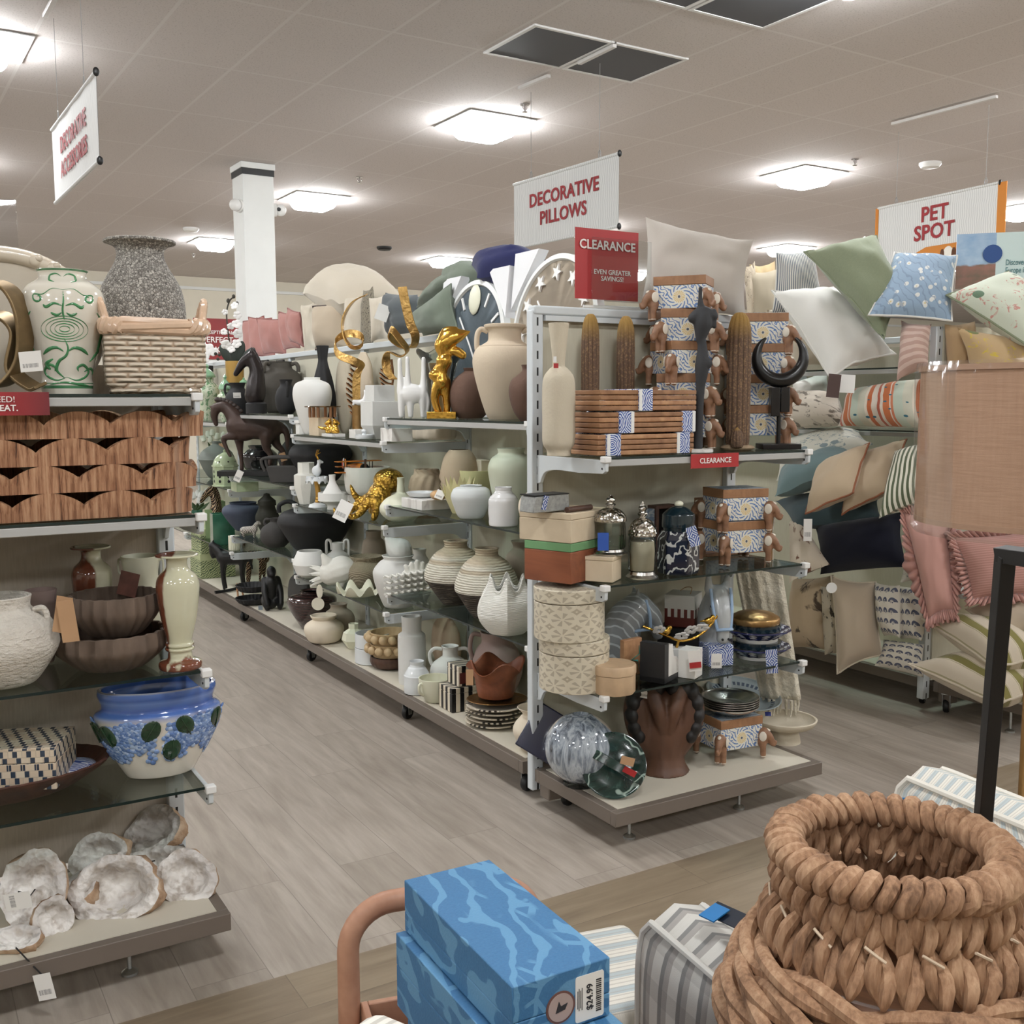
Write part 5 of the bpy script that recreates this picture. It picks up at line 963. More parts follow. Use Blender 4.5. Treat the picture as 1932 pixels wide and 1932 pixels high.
O('skillet_handle', G().tube(cr([(-.1, -.03, .012), (0, 0, .012), (.08, .02, .02)], 5), [.012]*11, 8, flat=.6), m_black, loc=spot(432, 'd0', .03), label='flat black handle sticking out at the deck edge', cat='handle')
V('disc_vase', 'flat charcoal disc vase standing behind the brown striped jar', 'vase', c_char, 566, 'c0', .17, 1080, 86, [(.25, 0), (.3, .05), (.62, .1), (.95, .35), (1, .55), (.85, .82), (.5, .96), (.3, 1)], fx=.4)
n = N('striped_dark_glaze', .15, coat=.6); n.col(n.mix(n.step(n.wave(34, None, 'Z', 2.5, 2), .6, .8), (40, 32, 30), (78, 48, 46))); n.bump(n.wave(34, None, 'Z', 2.5, 2), .1, .002)
V('glazed_jar', 'glossy dark brown jar with reddish rings left of the cream pot', 'jar', n.mat, 590, 'c0', .12, 1110, 92, [(.4, 0), (.5, .06), (.8, .38), (1, .68), (.92, .84), (.5, .93), (.44, .96), (.5, 1)])
# ------------------------------------------------------------------ pillows
def fabric(name, c1, c2=None, kind='weave', s=60, rough=.95, bump=.35, c3=None):
    if name in _mc: return _mc[name]
    n = N(name, rough, spec=.15); n.b.inputs['Sheen Weight'].default_value = .25
    u = n.tc('UV'); x, y, z = n.sep(u); c2 = c2 or sc(c1, .9)
    if kind == 'weave': c = n.mix(n.noise(s*2, n.mapping(u, scale=(1, 4, 1)), 3), c1, c2)
    elif kind == 'stripe': c = n.mix(n.step(n.ma('FRACT', n.ma('MULTIPLY', x, s)), .5, .52), c1, c2)
    elif kind == 'stripeh': c = n.mix(n.step(n.ma('FRACT', n.ma('MULTIPLY', y, s)), .5, .52), c1, c2)
    elif kind == 'band':
        f = n.ma('FRACT', n.ma('MULTIPLY', x, s)); k = n.step(f, .62, .63); ln = n.ma('ADD', n.ma('COMPARE', f, .57, .015), n.ma('COMPARE', f, .04, .015)); c = n.mix(n.ma('MINIMUM', n.ma('ADD', k, n.ma('MULTIPLY', ln, .6)), 1.0), c1, c2)
    elif kind == 'multi':
        c = n.ramp(n.ma('FRACT', n.ma('MULTIPLY', x, 2.0)), [(0, (226, 214, 200)), (.08, (186, 104, 84)), (.14, (226, 214, 200)), (.2, (198, 116, 74)), (.34, (226, 214, 200)), (.37, (206, 128, 96)), (.42, (196, 206, 190)), (.62, (206, 204, 186)), (.8, (228, 216, 200)), (.86, (196, 110, 70)), (.96, (226, 214, 200))], 'CONSTANT')
        c = n.mix(n.ma('LESS_THAN', n.voro(7, u), .16), c, (60, 110, 130))
    elif kind == 'blot': c = n.mix(n.step(n.noise(s, u, 4, .6, .5), .55, .6), c1, c2)
    elif kind == 'floral':
        v = n.voro(s, u); d = n.noise(s*1.6, u, 4, .6, 2); k = n.ma('MULTIPLY', n.step(d, .55, .6), n.ma('LESS_THAN', v, .55)); c = n.mix(k, c1, c2)
        c = n.mix(n.ma('MULTIPLY', n.ma('LESS_THAN', n.voro(s*.6, u), .2), 1.0), c, c3 or c2)
    elif kind == 'fans':
        uu = n.vm('SUBTRACT', n.vm('FRACTION', n.vm('MULTIPLY', u, (s, s, 1))), (.5, .35, 0)); d = n.vm('LENGTH', uu); a = n.sep(uu)[1]
        k = n.ma('MULTIPLY', n.ma('COMPARE', d, .3, .12), n.ma('GREATER_THAN', a, -.02)); k2 = n.ma('MULTIPLY', n.ma('LESS_THAN', d, .16), n.ma('GREATER_THAN', n.noise(s*9, u), .5)); c = n.mix(n.ma('MINIMUM', n.ma('ADD', k, k2), 1.0), c1, c2)
    elif kind == 'daisy':
        v = n.voro(s, u); c = n.mix(n.ma('LESS_THAN', v, .3), c1, c2); c = n.mix(n.ma('LESS_THAN', v, .1), c, c3); c = n.mix(n.ma('MULTIPLY', n.step(n.wave(5, u, 'DIAGONAL', 9, 2), .9, .95), .6), c, (120, 138, 160))
    if kind in ('stripe', 'band', 'stripeh', 'fans', 'floral', 'daisy', 'blot', 'multi'): c = n.mix(n.ma('MULTIPLY', n.noise(150, u, 2), .25), c, sc(c1, .75))
    n.col(c); n.bump(n.noise(220, n.mapping(u, scale=(1, 3, 1)), 2), bump, .003); _mc[name] = n.mat; return n.mat
def pillow(name, label, mat, corners, t, pipe=None, cat='pillow', group=None, pull=.07, dog=.0, seed=1, wr=.006, nn=18, ruffle=None, flip=1, band=None):
    """cushion through four corners (top-left, top-right, bottom-right, bottom-left as seen), t = half thickness"""
    TL, TR, BR, BL = corners; c = (TL+TR+BR+BL)/4; n0 = ((TR-BL).cross(TL-BR)).normalized()*flip
    if n0.dot(CAM-c) < 0: n0 = -n0
    rnd = mnoise.noise; g = G(); uvs = []
    def pt(u, v, s):
        a, b = (u+1)/2, (v+1)/2; u2, v2 = u, v
        u2 = u*(1-pull*(1-v*v)*u*u); v2 = v*(1-pull*(1-u*u)*v*v)
        a, b = (u2+1)/2, (v2+1)/2
        p = (BL*(1-a)+BR*a)*(1-b)+(TL*(1-a)+TR*a)*b
        h = max(0, (1-abs(u)**2.6)*(1-abs(v)**2.6))**.55
        w = rnd(Vector((u*1.6+seed*7, v*1.6, s*3)))*wr*2+rnd(Vector((u*4+seed*3, v*4, s*5+2)))*wr*.7
        e = rnd(Vector((u*2.2+seed, v*2.2+3, seed)))*wr*1.6*max(abs(u), abs(v))**4
        return p-c+n0*(s*(h*t+w*h)+e)
    for s in (1, -1):
        o = len(g.v)
        for i in range(nn+1):
            for j in range(nn+1): g.v.append(tuple(pt(-1+2*i/nn, -1+2*j/nn, s)))
        for i in range(nn):
            for j in range(nn):
                q = (o+i*(nn+1)+j, o+(i+1)*(nn+1)+j, o+(i+1)*(nn+1)+j+1, o+i*(nn+1)+j+1); g.f.append(q if s == 1 else tuple(reversed(q))); g.m.append(0)
    o = O(name, g, mat, loc=c, label=label, cat=cat, group=group, sharp=0)
    ul = o.data.uv_layers.new(name='UVMap'); N1 = (nn+1)**2
    for lp in o.data.loops:
        k = lp.vertex_index % N1; ul.data[lp.index].uv = ((k//(nn+1))/nn, (k % (nn+1))/nn)
    edge = [pt(-1+2*i/nn, -1, 1) for i in range(nn)]+[pt(1, -1+2*i/nn, 1) for i in range(nn)]+[pt(1-2*i/nn, 1, 1) for i in range(nn)]+[pt(-1, 1-2*i/nn, 1) for i in range(nn)]
    if pipe: O('piping', G().tube(edge, .005, 6, closed=True), pipe, o)
    if ruffle:
        g = G(); m = len(edge); K = m*6; vs = []
        for i in range(K):
            q = i/6; i0 = int(q) % m; f = q-int(q); p = edge[i0]*(1-f)+edge[(i0+1) % m]*f; d = p.normalized(); w = ruffle*(1+.15*math.sin(i*.37))
            vs += [p*1.0, p+d*w*.5+n0*(.014*math.sin(i*.9)), p+d*w+n0*(.026*math.sin(i*.9+.4))]
        fs = []
        for i in range(K):
            j = (i+1) % K; fs += [(i*3, j*3, j*3+1, i*3+1), (i*3+1, j*3+1, j*3+2, i*3+2)]
        q = O('ruffle', g.add(vs, fs), mat, o, sharp=0); so = q.modifiers.new('solid', 'SOLIDIFY'); so.thickness = .003
    return o
def pq(name, label, mat, px4, d, t, **kw):
    """cushion by the picture positions of its corners and their forward distances"""
    d4 = d if isinstance(d, (list, tuple)) else [d]*4
    return pillow(name, label, mat, [D(x, y, q) for (x, y), q in zip(px4, d4)], t, **kw)
f_pink = fabric('pink_velvet', (184, 136, 128), (168, 118, 112)); f_pinkp = fabric('pink_piping', (150, 100, 96)); f_cream = fabric('cream_cotton', (224, 214, 196)); f_beige = fabric('beige_linen', (206, 190, 168)); f_sage = fabric('sage_cotton', (128, 138, 124), (112, 122, 110)); f_grey = fabric('grey_wash', (104, 110, 112), (82, 88, 92)); f_navy = fabric('navy_cotton', (36, 42, 92), (28, 32, 76)); f_dark = fabric('dark_trim', (70, 56, 56)); f_oat = fabric('oatmeal_slub', (196, 188, 178), (182, 173, 163), s=40, bump=.6); f_black = fabric('black_cotton', (30, 30, 36))
f_lace = fabric('black_lace', (150, 142, 126), (64, 62, 58), 'blot', 30)
# pink pillows standing in a row, farther to nearer
TD = lambda y: dep((2.5, y, 1.8))
for i, (q, d, lab) in enumerate((([(458, 606), (498, 596), (500, 672), (462, 676)], 8.3, 'dusty pink pillow standing farthest left in the row on the shelving top'),
        ([(468, 598), (512, 600), (520, 676), (474, 672)], 8.1, 'dusty pink pillow second from left, its corner folded'),
        ([(484, 600), (536, 602), (540, 668), (498, 668)], 7.7, 'dusty pink pillow standing in the middle of the pink row'),
        ([(526, 588), (556, 592), (566, 656), (536, 660)], 7.3, 'dusty pink pillow second from right in the pink row'),
        ([(543, 581), (566, 590), (572, 654), (548, 644)], 7.0, 'dusty pink pillow at the right end of the pink row'))):
    pq('pink_pillow', lab, f_pink, q, [d+.05, d-.12, d-.12, d+.05], .05, pipe=f_pinkp, group='pink pillows', seed=i)
pq('pillow', 'cream pillow standing just right of the pink row', f_cream, [(566, 576), (594, 570), (600, 660), (574, 662)], 6.9, .06, seed=11)
pq('pillow', 'beige pillow with dark piping standing behind the gold ribbon', f_beige, [(590, 578), (664, 566), (668, 662), (596, 660)], [6.4, 6.2, 6.2, 6.4], .09, pipe=f_dark, seed=12)
pq('pillow', 'wide cream pillow lying on top of the standing ones', f_cream, [(566, 552), (712, 536), (762, 560), (640, 572)], [6.7, 6.3, 5.8, 6.0], .16, seed=13, wr=.012)
pq('pillow', 'cream pillow behind the tall gold ribbon, edge on', f_cream, [(652, 560), (690, 556), (692, 654), (656, 658)], [6.0, 5.9, 5.9, 6.0], .06, seed=14)
pq('pillow', 'cream pillow with a dark lace border strip', f_lace, [(686, 548), (704, 540), (704, 650), (682, 652)], [5.85, 5.8, 5.8, 5.85], .035, seed=15)
pq('pillow', 'pale yellow-cream pillow left of the grey folded one', f_cream, [(696, 562), (728, 556), (732, 640), (700, 646)], 5.6, .06, seed=16)
pq('pillow', 'grey washed pillow with seams behind the crumpled gold ribbon', f_grey, [(726, 552), (788, 556), (796, 628), (734, 636)], [5.4, 5.2, 5.2, 5.4], .08, seed=17, wr=.012)
o = bpy.data.objects['pillow.006'] if 'pillow.006' in bpy.data.objects else None
if o: pxtag(o, 722, 590, 5.25, 24, 30, plain('cloth_label', (214, 214, 210), .8), .35)
pq('pillow', 'sage green pillow leaning, lower one left of the blue clock', f_sage, [(776, 596), (850, 536), (862, 626), (800, 632)], [5.1, 4.7, 4.7, 5.0], .07, pipe=f_sage, seed=18)
pq('pillow', 'sage green pillow lying above the lower sage pillow', f_sage, [(786, 580), (846, 512), (880, 520), (838, 560)], [5.2, 4.9, 4.7, 4.9], .06, pipe=f_sage, seed=19)
pq('pillow', 'sage green pillow peaking just under the distant lamp', f_sage, [(836, 522), (888, 492), (926, 514), (850, 556)], [5.0, 4.8, 4.6, 4.8], .07, seed=20)
pq('navy_pillow', 'navy pillow with a scalloped seam lying on the boxed clocks', f_navy, [(888, 500), (1010, 482), (1046, 500), (900, 526)], [4.7, 4.4, 4.2, 4.5], .09, seed=21)
pq('pillow', 'big oatmeal linen pillow behind the red clearance sign', f_oat, [(1218, 409), (1422, 454), (1408, 600), (1204, 592)], [4.0, 3.9, 3.85, 3.95], .09, seed=22, pull=.1, wr=.014)
f_leafp = fabric('leaf_print', (214, 200, 178), (104, 84, 66), 'floral', 9)
pq('pillow', 'beige linen pillow right of the big oatmeal one', fabric('flax_linen', (190, 178, 156)), [(1412, 510), (1468, 506), (1474, 690), (1420, 690)], 5.5, .06, seed=23)
pq('pillow', 'leaf-printed pillow peeking between the oatmeal and linen pillows', f_leafp, [(1402, 500), (1424, 492), (1440, 690), (1418, 690)], 5.5, .03, seed=24)
pq('pillow', 'straw coloured pillow behind the linen pillow on the shelving top', fabric('straw_cotton', (206, 182, 142)), [(1414, 498), (1462, 492), (1480, 690), (1424, 690)], 5.7, .05, seed=25)
# boxed clocks
m_clk = None
n = N('blue_clock_face', .7); n.col(n.mix(n.noise(60, n.mapping(scale=(1, 1, .2))), (98, 112, 122), (120, 132, 140))); m_cf1 = n.mat
n = N('sand_clock_face', .7); n.col(n.mix(n.noise(60, n.mapping(scale=(.2, 1, 1))), (190, 176, 156), (204, 192, 174))); m_cf2 = n.mat
m_card = plain('white_gloss_card', (232, 233, 236), .2, var=.01, coat=.3)
def clock(y0, y1, x, z0, z1, face, label, marks):
    w = y1-y0; h = z1-z0; c = Vector((x, (y0+y1)/2, z0)); tilt = .1
    e = E('boxed_clock', c, label, 'clock', -pi/2); M = Matrix.Rotation(-tilt, 4, 'X'); T = M @ Matrix.Translation((0, 0, h/2)) @ Matrix.Rotation(pi/2, 4, 'X'); r = min(w, h)/2-.012
    O('case', G().lathe([(0, -.02), (r, -.02), (r, .012), (r-.02, .016), (r-.026, .004), (0, .004)], 72), m_white, e, M=T); O('face', G().lathe([(0, .006), (r-.026, .006)], 72), face, e, M=T)
    for sx, sz in ((-1, 1), (1, 1), (-1, -1), (1, -1)):
        O('corner_card', G().prism([(sx*w/2, sz*h/2), (sx*(w/2-.29*w), sz*h/2), (sx*w/2, sz*(h/2-.34*h))], -.025, .022), m_card, e, M=T)
    for k in range(12):
        a = pi/2-2*pi*k/12
        if marks == 'bars' and k: O('hour_mark', G().box((.0, 0, .009), (.062, .012, .006)), m_dome, e, M=T @ Matrix.Rotation(a, 4, 'Z') @ Matrix.Translation((r*.76, 0, 0)))
        elif marks == 'stars':
            st = [((.034 if i % 2 == 0 else .014)*math.cos(2*pi*i/10+k), (.034 if i % 2 == 0 else .014)*math.sin(2*pi*i/10+k)) for i in range(10)]; O('star_mark', G().prism(st, .007, .016), m_dome, e, M=T @ Matrix.Translation((r*.76*math.cos(a), r*.76*math.sin(a), 0)))
    if marks == 'bars': O('shell_mark', G().ell((0, r*.7, .012), (.05, .066, .012)), c_ivory, e, M=T)
    for a, l in ((2.3, .17), (-.9, .13)): O('hand', G().box((l/2, 0, .02), (l, .008, .003)), m_dome, e, M=T @ Matrix.Rotation(a, 4, 'Z'))
    return e
clock(3.77, 4.36, 2.2, 1.331, 1.955, m_cf1, 'boxed blue-grey round clock with a shell mark, standing on the top shelf', 'bars')
clock(3.13, 3.755, 2.215, 1.331, 2.0, m_cf2, 'boxed sand-coloured round clock with starfish marks, nearest the red sign', 'stars')
# red sale sign in a clear holder
P = aty(1145, 575, 3.0); e = E('sale_sign', Vector((aty(1145, 575, 3.0).x, 3.0, 1.716)), 'red CLEARANCE sign in a clear holder on the end display top', 'sign', -.0)
a, b = aty(1085, 500, 3.0), aty(1204, 500, 3.0); zt, zb = zat(P, 434), zat(P, 566); w = b.x-a.x
O('sheet', G().box((0, 0, (zt+zb)/2-1.716), (w, .002, zt-zb)), m_red, e); TM = Matrix.Rotation(pi/2, 4, 'X')
text('CLEARANCE', .043, m_wlet, e, Matrix.Translation((0, -.004, zt-1.716-.055)) @ TM, .02, sx=.98); text('EVEN GREATER\nSAVINGS!', .023, m_wlet, e, Matrix.Translation((.02, -.004, zb-1.716+.082)) @ TM, .012)
O('clear_sheet', G().box((.055, -.012, (zt+zb)/2-1.716-.03), (w*.95, .003, zt-zb)), m_clear, e, bevel=.001); O('holder_foot', G().box((.05, 0, .006), (w*.9, .05, .008)), m_clear, e); O('holder_lip', G().box((.02, -.02, .004), (w*1.0, .004, .008)), m_dome, e)
# far red sign
P = spot(412, 'd1', .41); d = dep(P)+1.2; pz_ = D(410, 690, d); e = E('price_sign', Vector((pz_.x, pz_.y, 0)), 'distant dark red sign reading EXCEPTIONAL PERFECT PRICES behind the orchid', 'sign', 0); s = d/F
e.rotation_euler.z = 0; h = 80*s; zc = D(410, 640, d).z-e.location.z
n = N('dark_red_gradient', .4); n.col(n.mix(n.noise(3), (110, 24, 28), (150, 34, 34))); O('panel', G().box((0, 0, zc), (84*s, .01, 76*s)), n.mat, e)
for t, sz, z in (('EXCEPTIONAL', 9, 12), ('PERFECT', 15, -2), ('PRICES', 15, -20)): text(t, sz*s, m_wlet, e, Matrix.Translation((2*s, -.012, zc+z*s)) @ TM, .012)
O('stand', G().box((0, .02, (zc-38*s)/2), (70*s, .03, zc-38*s)), m_white, e)
# ------------------------------------------------------------------ end display facing the walkway
V('bottle_vase', 'beige stone bottle vase with a flared neck beside the end post', 'vase', c_beige, 1054, 'e1', .16, 609, 62, [(.72, 0), (.74, .04), (.98, .1), (1, .25), (1, .5), (.9, .6), (.55, .66), (.38, .68), (.4, .75), (.55, .92), (.63, 1)], .08, rf=lambda a, z, r: r*(1-.012*(1 if .15 < z < .6 and math.sin(z*90) > .9 else 0)), seg=48)
o = bpy.data.objects['bottle_vase.001']; q = pxtag(o, 1049, 690, dep(o.location)-.08, 9, 9, m_red, nm='ring_tag'); pxtag(o, 1047, 678, dep(o.location)-.08, 6, 11, m_dome)
# cactus
n = N('dried_cactus', .85); a_, z_ = n.cyl(13); r_ = n.ma('ABSOLUTE', n.ma('SINE', n.ma('MULTIPLY', a_, pi))); top = n.sep(n.tc('Generated'))[2]
c = n.mix(n.step(n.noise(150, n.mapping(scale=(1, 1, 1)), 2), .5, .7), (100, 78, 62), (142, 114, 82)); c = n.mix(n.step(r_, .0, .5), (70, 52, 40), c); n.col(n.mix(n.step(top, .8, .95), c, (150, 118, 62))); n.bump(n.noise(160), .5, .004); m_cac = n.mat
def cactus(px, off, top, w, lab, arm=False):
    P = spot(px, 'e1', off); R, H = dims(P, top, w); e = E('cactus_ornament', P, lab, 'cactus')
    O('column', G().lathe(crp([(.0, .01), (R*.9, .012), (R, H*.3), (R*1.0, H*.8), (R*.8, H*.94), (R*.4, H*.995), (0, H)], 6), 104, rf=lambda a, z, r: r*(1+.09*abs(math.sin(6.5*a)))), m_cac, e)
    O('base', G().ell((0, 0, .008), (R*1.7, R*1.4, .014)), plain('cactus_soil', (150, 130, 106), .95, var=.2, vs=60, bump=.8), e)
    if arm: O('shoot', G().lathe(crp([(0, 0), (R*.5, .004), (R*.5, H*.1), (0, H*.15)], 5), 52, rf=lambda a, z, r: r*(1+.1*abs(math.sin(5*a)))), m_cac, e, loc=(-R*1.0, -R*1.0, .01))
    return e
cactus(1113, .3, 592, 31, 'dried cactus ornament, left one behind the wooden slats'); cactus(1179, .3, 596, 31, 'dried cactus ornament, right one behind the wooden slats'); cactus(1391, .12, 589, 41, 'tallest dried cactus ornament with a small shoot, beside the black torso', True)
# wooden slat bundles
n = N('blue_majolica_band', .5); x, y, z = n.sep(); u = n.vm('SUBTRACT', n.vm('FRACTION', n.vm('MULTIPLY', n.comb(n.ma('ADD', x, y), z, 0.0), (15, 15, 1))), (.5, .5, 0)); d = n.vm('LENGTH', u); sw = n.wave(3.2, u, kind='RINGS', axis='Z', dist=5, det=1)
n.col(n.mix(n.step(sw, .45, .52), (216, 222, 232), (40, 72, 150))); m_maj = n.mat
P = spot(1197, 'e1', .13); s = dep(P)/F; Wd = 202*s/math.cos(.12)*1.1
hb = .052
for i, (lab, bands, dx) in enumerate((('lowest bundle of curved wooden slats with two blue bands', (-.36, .36), -.006), ('middle bundle of curved wooden slats with two blue bands', (-.26, .4), .0), ('topmost bundle of curved wooden slats with one blue band', (-.08,), .002))):
    e = E('slat_bundle', P+Vector((dx, 0, .001+i*(4*.0165+.0035))), lab, 'wooden tray', .0, 'bundles of wooden slats')
    for k in range(4):
        pts = [(x, -.075-.018*(1-(2*x/Wd)**2)) for x in [Wd*(q/10-.5) for q in range(11)]]; pts += [(x, -y) for x, y in reversed(pts)]
        O('slat', G().prism(pts, k*.0165, k*.0165+.0148), c_acacia if (i+k) % 3 else c_mango, e, bevel=.003)
    for b_ in bands:
        yb = -.075-.018*(1-(2*b_)**2); O('band', G().box((b_*Wd, 0, .033), (.055, 2*abs(yb)+.006, .0685)), m_maj, e, bevel=.002); O('white_strip', G().box((b_*Wd-.022 if i != 1 else b_*Wd+.022, yb-.0035, .033), (.012, .002, .066)), m_dome, e)
# elephant boxes
n = N('painted_tile', .5); x, y, z = n.sep(); nx = n.ma('ABSOLUTE', n.sep(n.tc('Normal'))[0]); u = n.ma('MULTIPLY_ADD', n.ma('GREATER_THAN', nx, .5), n.ma('SUBTRACT', y, x), x); w = n.ma('SUBTRACT', z, .0835)
uu = n.ma('SUBTRACT', n.ma('PINGPONG', n.ma('ADD', u, .2), .0), 0) if False else u
r_ = n.ma('SQRT', n.ma('ADD', n.ma('MULTIPLY', uu, uu), n.ma('MULTIPLY', w, w))); a_ = n.ma('ARCTAN2', w, uu); pt = n.comb(uu, w, 0.0)
rays = n.ma('MULTIPLY', n.ma('GREATER_THAN', n.ma('SINE', n.ma('MULTIPLY', a_, 18)), -.3), n.ma('COMPARE', r_, .013, .007)); blue = n.ma('MULTIPLY', n.ma('GREATER_THAN', n.ma('SINE', n.ma('ADD', n.ma('MULTIPLY', a_, 12), n.ma('MULTIPLY', r_, 420))), .4), n.ma('COMPARE', r_, .031, .007))
sw = n.ma('MULTIPLY', n.step(n.wave(34, pt, 'DIAGONAL', 9, 1, dscale=1.5), .7, .78), n.ma('GREATER_THAN', r_, .038))
c = n.mix(n.ma('MINIMUM', n.ma('ADD', blue, sw), 1.0), (218, 216, 206), (92, 122, 172)); c = n.mix(rays, c, (214, 186, 118)); c = n.mix(n.ma('LESS_THAN', r_, .0045), c, (80, 84, 96)); n.col(c); m_tile = n.mat
m_eleph = wood('carved_elephant_wood', (116, 82, 60), (158, 118, 90), 8); m_earw = plain('white_washed_wood', (220, 212, 198), .7, var=.04); n = N('lid_tile', .5); v = n.noise(30, None, 3, .5, 2); n.col(n.mix(n.step(v, .5, .56), (160, 168, 172), (104, 122, 142))); m_ltile = n.mat
EB = Blob()
EB.ell((.002, 0, .086), (.023, .021, .024)); EB.limb([(.016, 0, .084), (.026, 0, .071), (.029, 0, .056), (.037, 0, .05), (.043, 0, .06)], [.014, .012, .0095, .008, .0055]); EB.ell((-.004, 0, .06), (.019, .022, .024))
for y in (-.0105, .0105): EB.limb([(-.002, y, .058), (.0, y, .03), (.0, y, .0125)], [.0115, .0105, .0105])
first_eb = None
def elephant_box(P, rz, label):
    global first_eb
    if first_eb is None:
        e = E('elephant_box', P, label, 'box', rz, 'elephant boxes'); first_eb = e
        O('box', G().box((0, 0, .045+.0385), (.178, .138, .077)), m_tile, e, bevel=.001); ld = O('lid', G().box((0, 0, .138), (.18, .14, .03)), c_acacia, e, bevel=.0015); O('lid_inlay', G().box((0, 0, .1535), (.168, .128, .0012)), m_ltile, ld)
        me = None
        for sx, sy in ((1, 1), (-1, 1), (-1, -1), (1, -1)):
            a = math.atan2(sy*.75, sx); M = Matrix.Translation((sx*.092, sy*.072, 0)) @ Matrix.Rotation(a, 4, 'Z')
            if me is None:
                q = O('elephant', EB, m_eleph, e, M=M, remesh=.0032, smooth=1); ear = O('ear', G().ell((-.002, .0225, .083), (.013, .004, .018)), m_earw, q); ear2 = O('ear', G().ell((-.002, -.0225, .083), (.013, .004, .018)), m_earw, q)
                hd = O('headdress', G().ell((.004, 0, .1), (.02, .009, .008)), m_earw, q); ak = [O('anklet', G().cyl((0, y, .008), .0098, .006, seg=14), m_earw, q) for y in (-.0105, .0105)]; me = q
            else:
                c2 = me.copy(); COL.objects.link(c2); c2.parent = e; c2.matrix_local = M
                for k in list(me.children): c3 = k.copy(); COL.objects.link(c3); c3.parent = c2
        return e
    return dup(first_eb, P, rz, label)
pitch = .109; ord_ = ('lowest', 'second from bottom', 'middle', 'second from top', 'topmost')
PA, PBx = spot(1287, 'e1', .24), spot(1428, 'e1', .25)
for k in range(5): elephant_box(PA+Vector((.004*(k % 2), .003*((k+1) % 2), .0005+k*pitch)), (-.55, -.75, -.12, -.55, -.92)[k], ord_[k]+' elephant-cornered tile box in the left tower on the top shelf')
for k in range(4): elephant_box(PBx+Vector((.003*((k+1) % 2), 0, .0005+k*pitch)), (-.62, -.5, -.66, -.58)[k], ('lowest', 'second', 'third', 'topmost')[k]+' elephant-cornered tile box in the right tower, behind the black crescent')
P2 = spot(1385, 'e2', .14)
for k in range(2): elephant_box(P2+Vector((0, 0, .0005+k*.112)), (-.12, -.2)[k], ('lower', 'upper')[k]+' elephant-cornered tile box of the stacked pair on the middle glass shelf')
P3 = spot(1376, 'e0', .13); elephant_box(P3+Vector((0, 0, .0005)), -.1, 'elephant-cornered tile box on the base deck with silver bowls on its lid')
PS = P3+Vector((-.0, 0, .1555))
for i in range(5):
    R = 54*dep(PS)/F; O('silver_bowl', G().lathe(vess([(R*.35, 0), (R*.55, .004), (R*.9, .022), (R, .032)], .0025), 48), c_silver, loc=PS+Vector((0, 0, i*.0078)), label=('bottom', 'second', 'third', 'fourth', 'top')[i]+' silver bowl of the nest on the elephant box lid', cat='bowl', group='nested silver bowls')
# black torso
P = spot(1318, 'e1', .07); s = dep(P)/F; z1 = zat(P, 546)-P.z; b = Blob(); zz = lambda y: z1*(850-y)/(850-546)
e = E('torso_sculpture', P+Vector((0, 0, .0125)), 'tall black abstract female torso sculpture in front of the elephant tower', 'sculpture', AF+pi/2)
b.limb([((-1)*s, 0, zz(846)), (0, 0, zz(780)), (2*s, 0, zz(720))], [9*s, 8*s, 9*s]); b.limb([(2*s, 0, zz(730)), (4*s, 0, zz(695)), (4*s, 0, zz(660)), (0, 0, zz(640))], [9*s, 13.5*s, 9*s, 9*s]); b.limb([(0, 0, zz(645)), (4*s, 0, zz(620)), (4*s, 0, zz(605))], [9*s, 17*s, 17*s])
b.limb([(-14*s, 0, zz(606)), (4*s, 0, zz(596)), (24*s, 0, zz(602))], [10*s, 13*s, 9*s]); b.limb([(24*s, 0, zz(594)), (26*s, 0, zz(622))], [6*s, 4*s]); b.ell((10*s, -3*s, zz(690)), (13*s, 10*s, 12*s)); b.limb([(2*s, 0, zz(598)), (-1*s, 0, zz(572)), (-1*s, 0, zz(551))], [10*s, 4.5*s, 4*s])
O('body', b, plain('matte_black_resin', (46, 47, 50), .75, var=.08), e, remesh=.004, smooth=3)
O('marble_coaster', G().lathe([(0, 0), (27*s, 0), (27*s, .009), (24*s, .011), (0, .0115)], 40), c_marb, loc=P+Vector((0, 0, .0005)), label='round white marble disc under the black torso', cat='coaster')
# crescent
P = spot(1468, 'e1', .1); s = dep(P)/F; e = E('crescent_sculpture', P, 'black crescent sculpture on a rod and square base at the shelf end', 'sculpture', AF+pi/2)
g = G(); pts, rad = [], []
for i in range(33):
    t = i/32; a = math.radians(128)+math.radians(284)*t; pts.append((44*s*math.cos(a), 0, (172+44*math.sin(a))*s)); rad.append((2.0+11.5*math.sin(pi*t)**.75)*s)
O('crescent', g.tube(pts, rad, 14), m_blkp if False else plain('satin_black', (20, 20, 21), .28, var=.05), e)
O('hub', G().box((-9*s, 0, 88*s), (17*s, 22*s, 54*s)).box((9*s, 0, 92*s), (17*s, 22*s, 46*s)), bpy.data.materials['satin_black'], e, bevel=.002); O('rod', G().cyl((0, 0, 8*s), 4*s, 56*s), bpy.data.materials['satin_black'], e); O('base', G().box((0, 0, 5*s), (72*s, 60*s, 10*s)), bpy.data.materials['satin_black'], e, bevel=.002)
a, b_ = aty(1303, 862, YE-.006), aty(1393, 858, YE-.006); e = E('shelf_sign', Vector(((a.x+b_.x)/2, YE-.0072, SH['e1'][1]-.042)), 'small red CLEARANCE strip on the front of the end display top shelf', 'sign')
O('strip', G().box((0, 0, .018), (b_.x-a.x, .002, .046)), m_red, e); text('CLEARANCE', .024, m_wlet, e, Matrix.Translation((0, -.003, .018)) @ Matrix.Rotation(pi/2, 4, 'X'), .015)
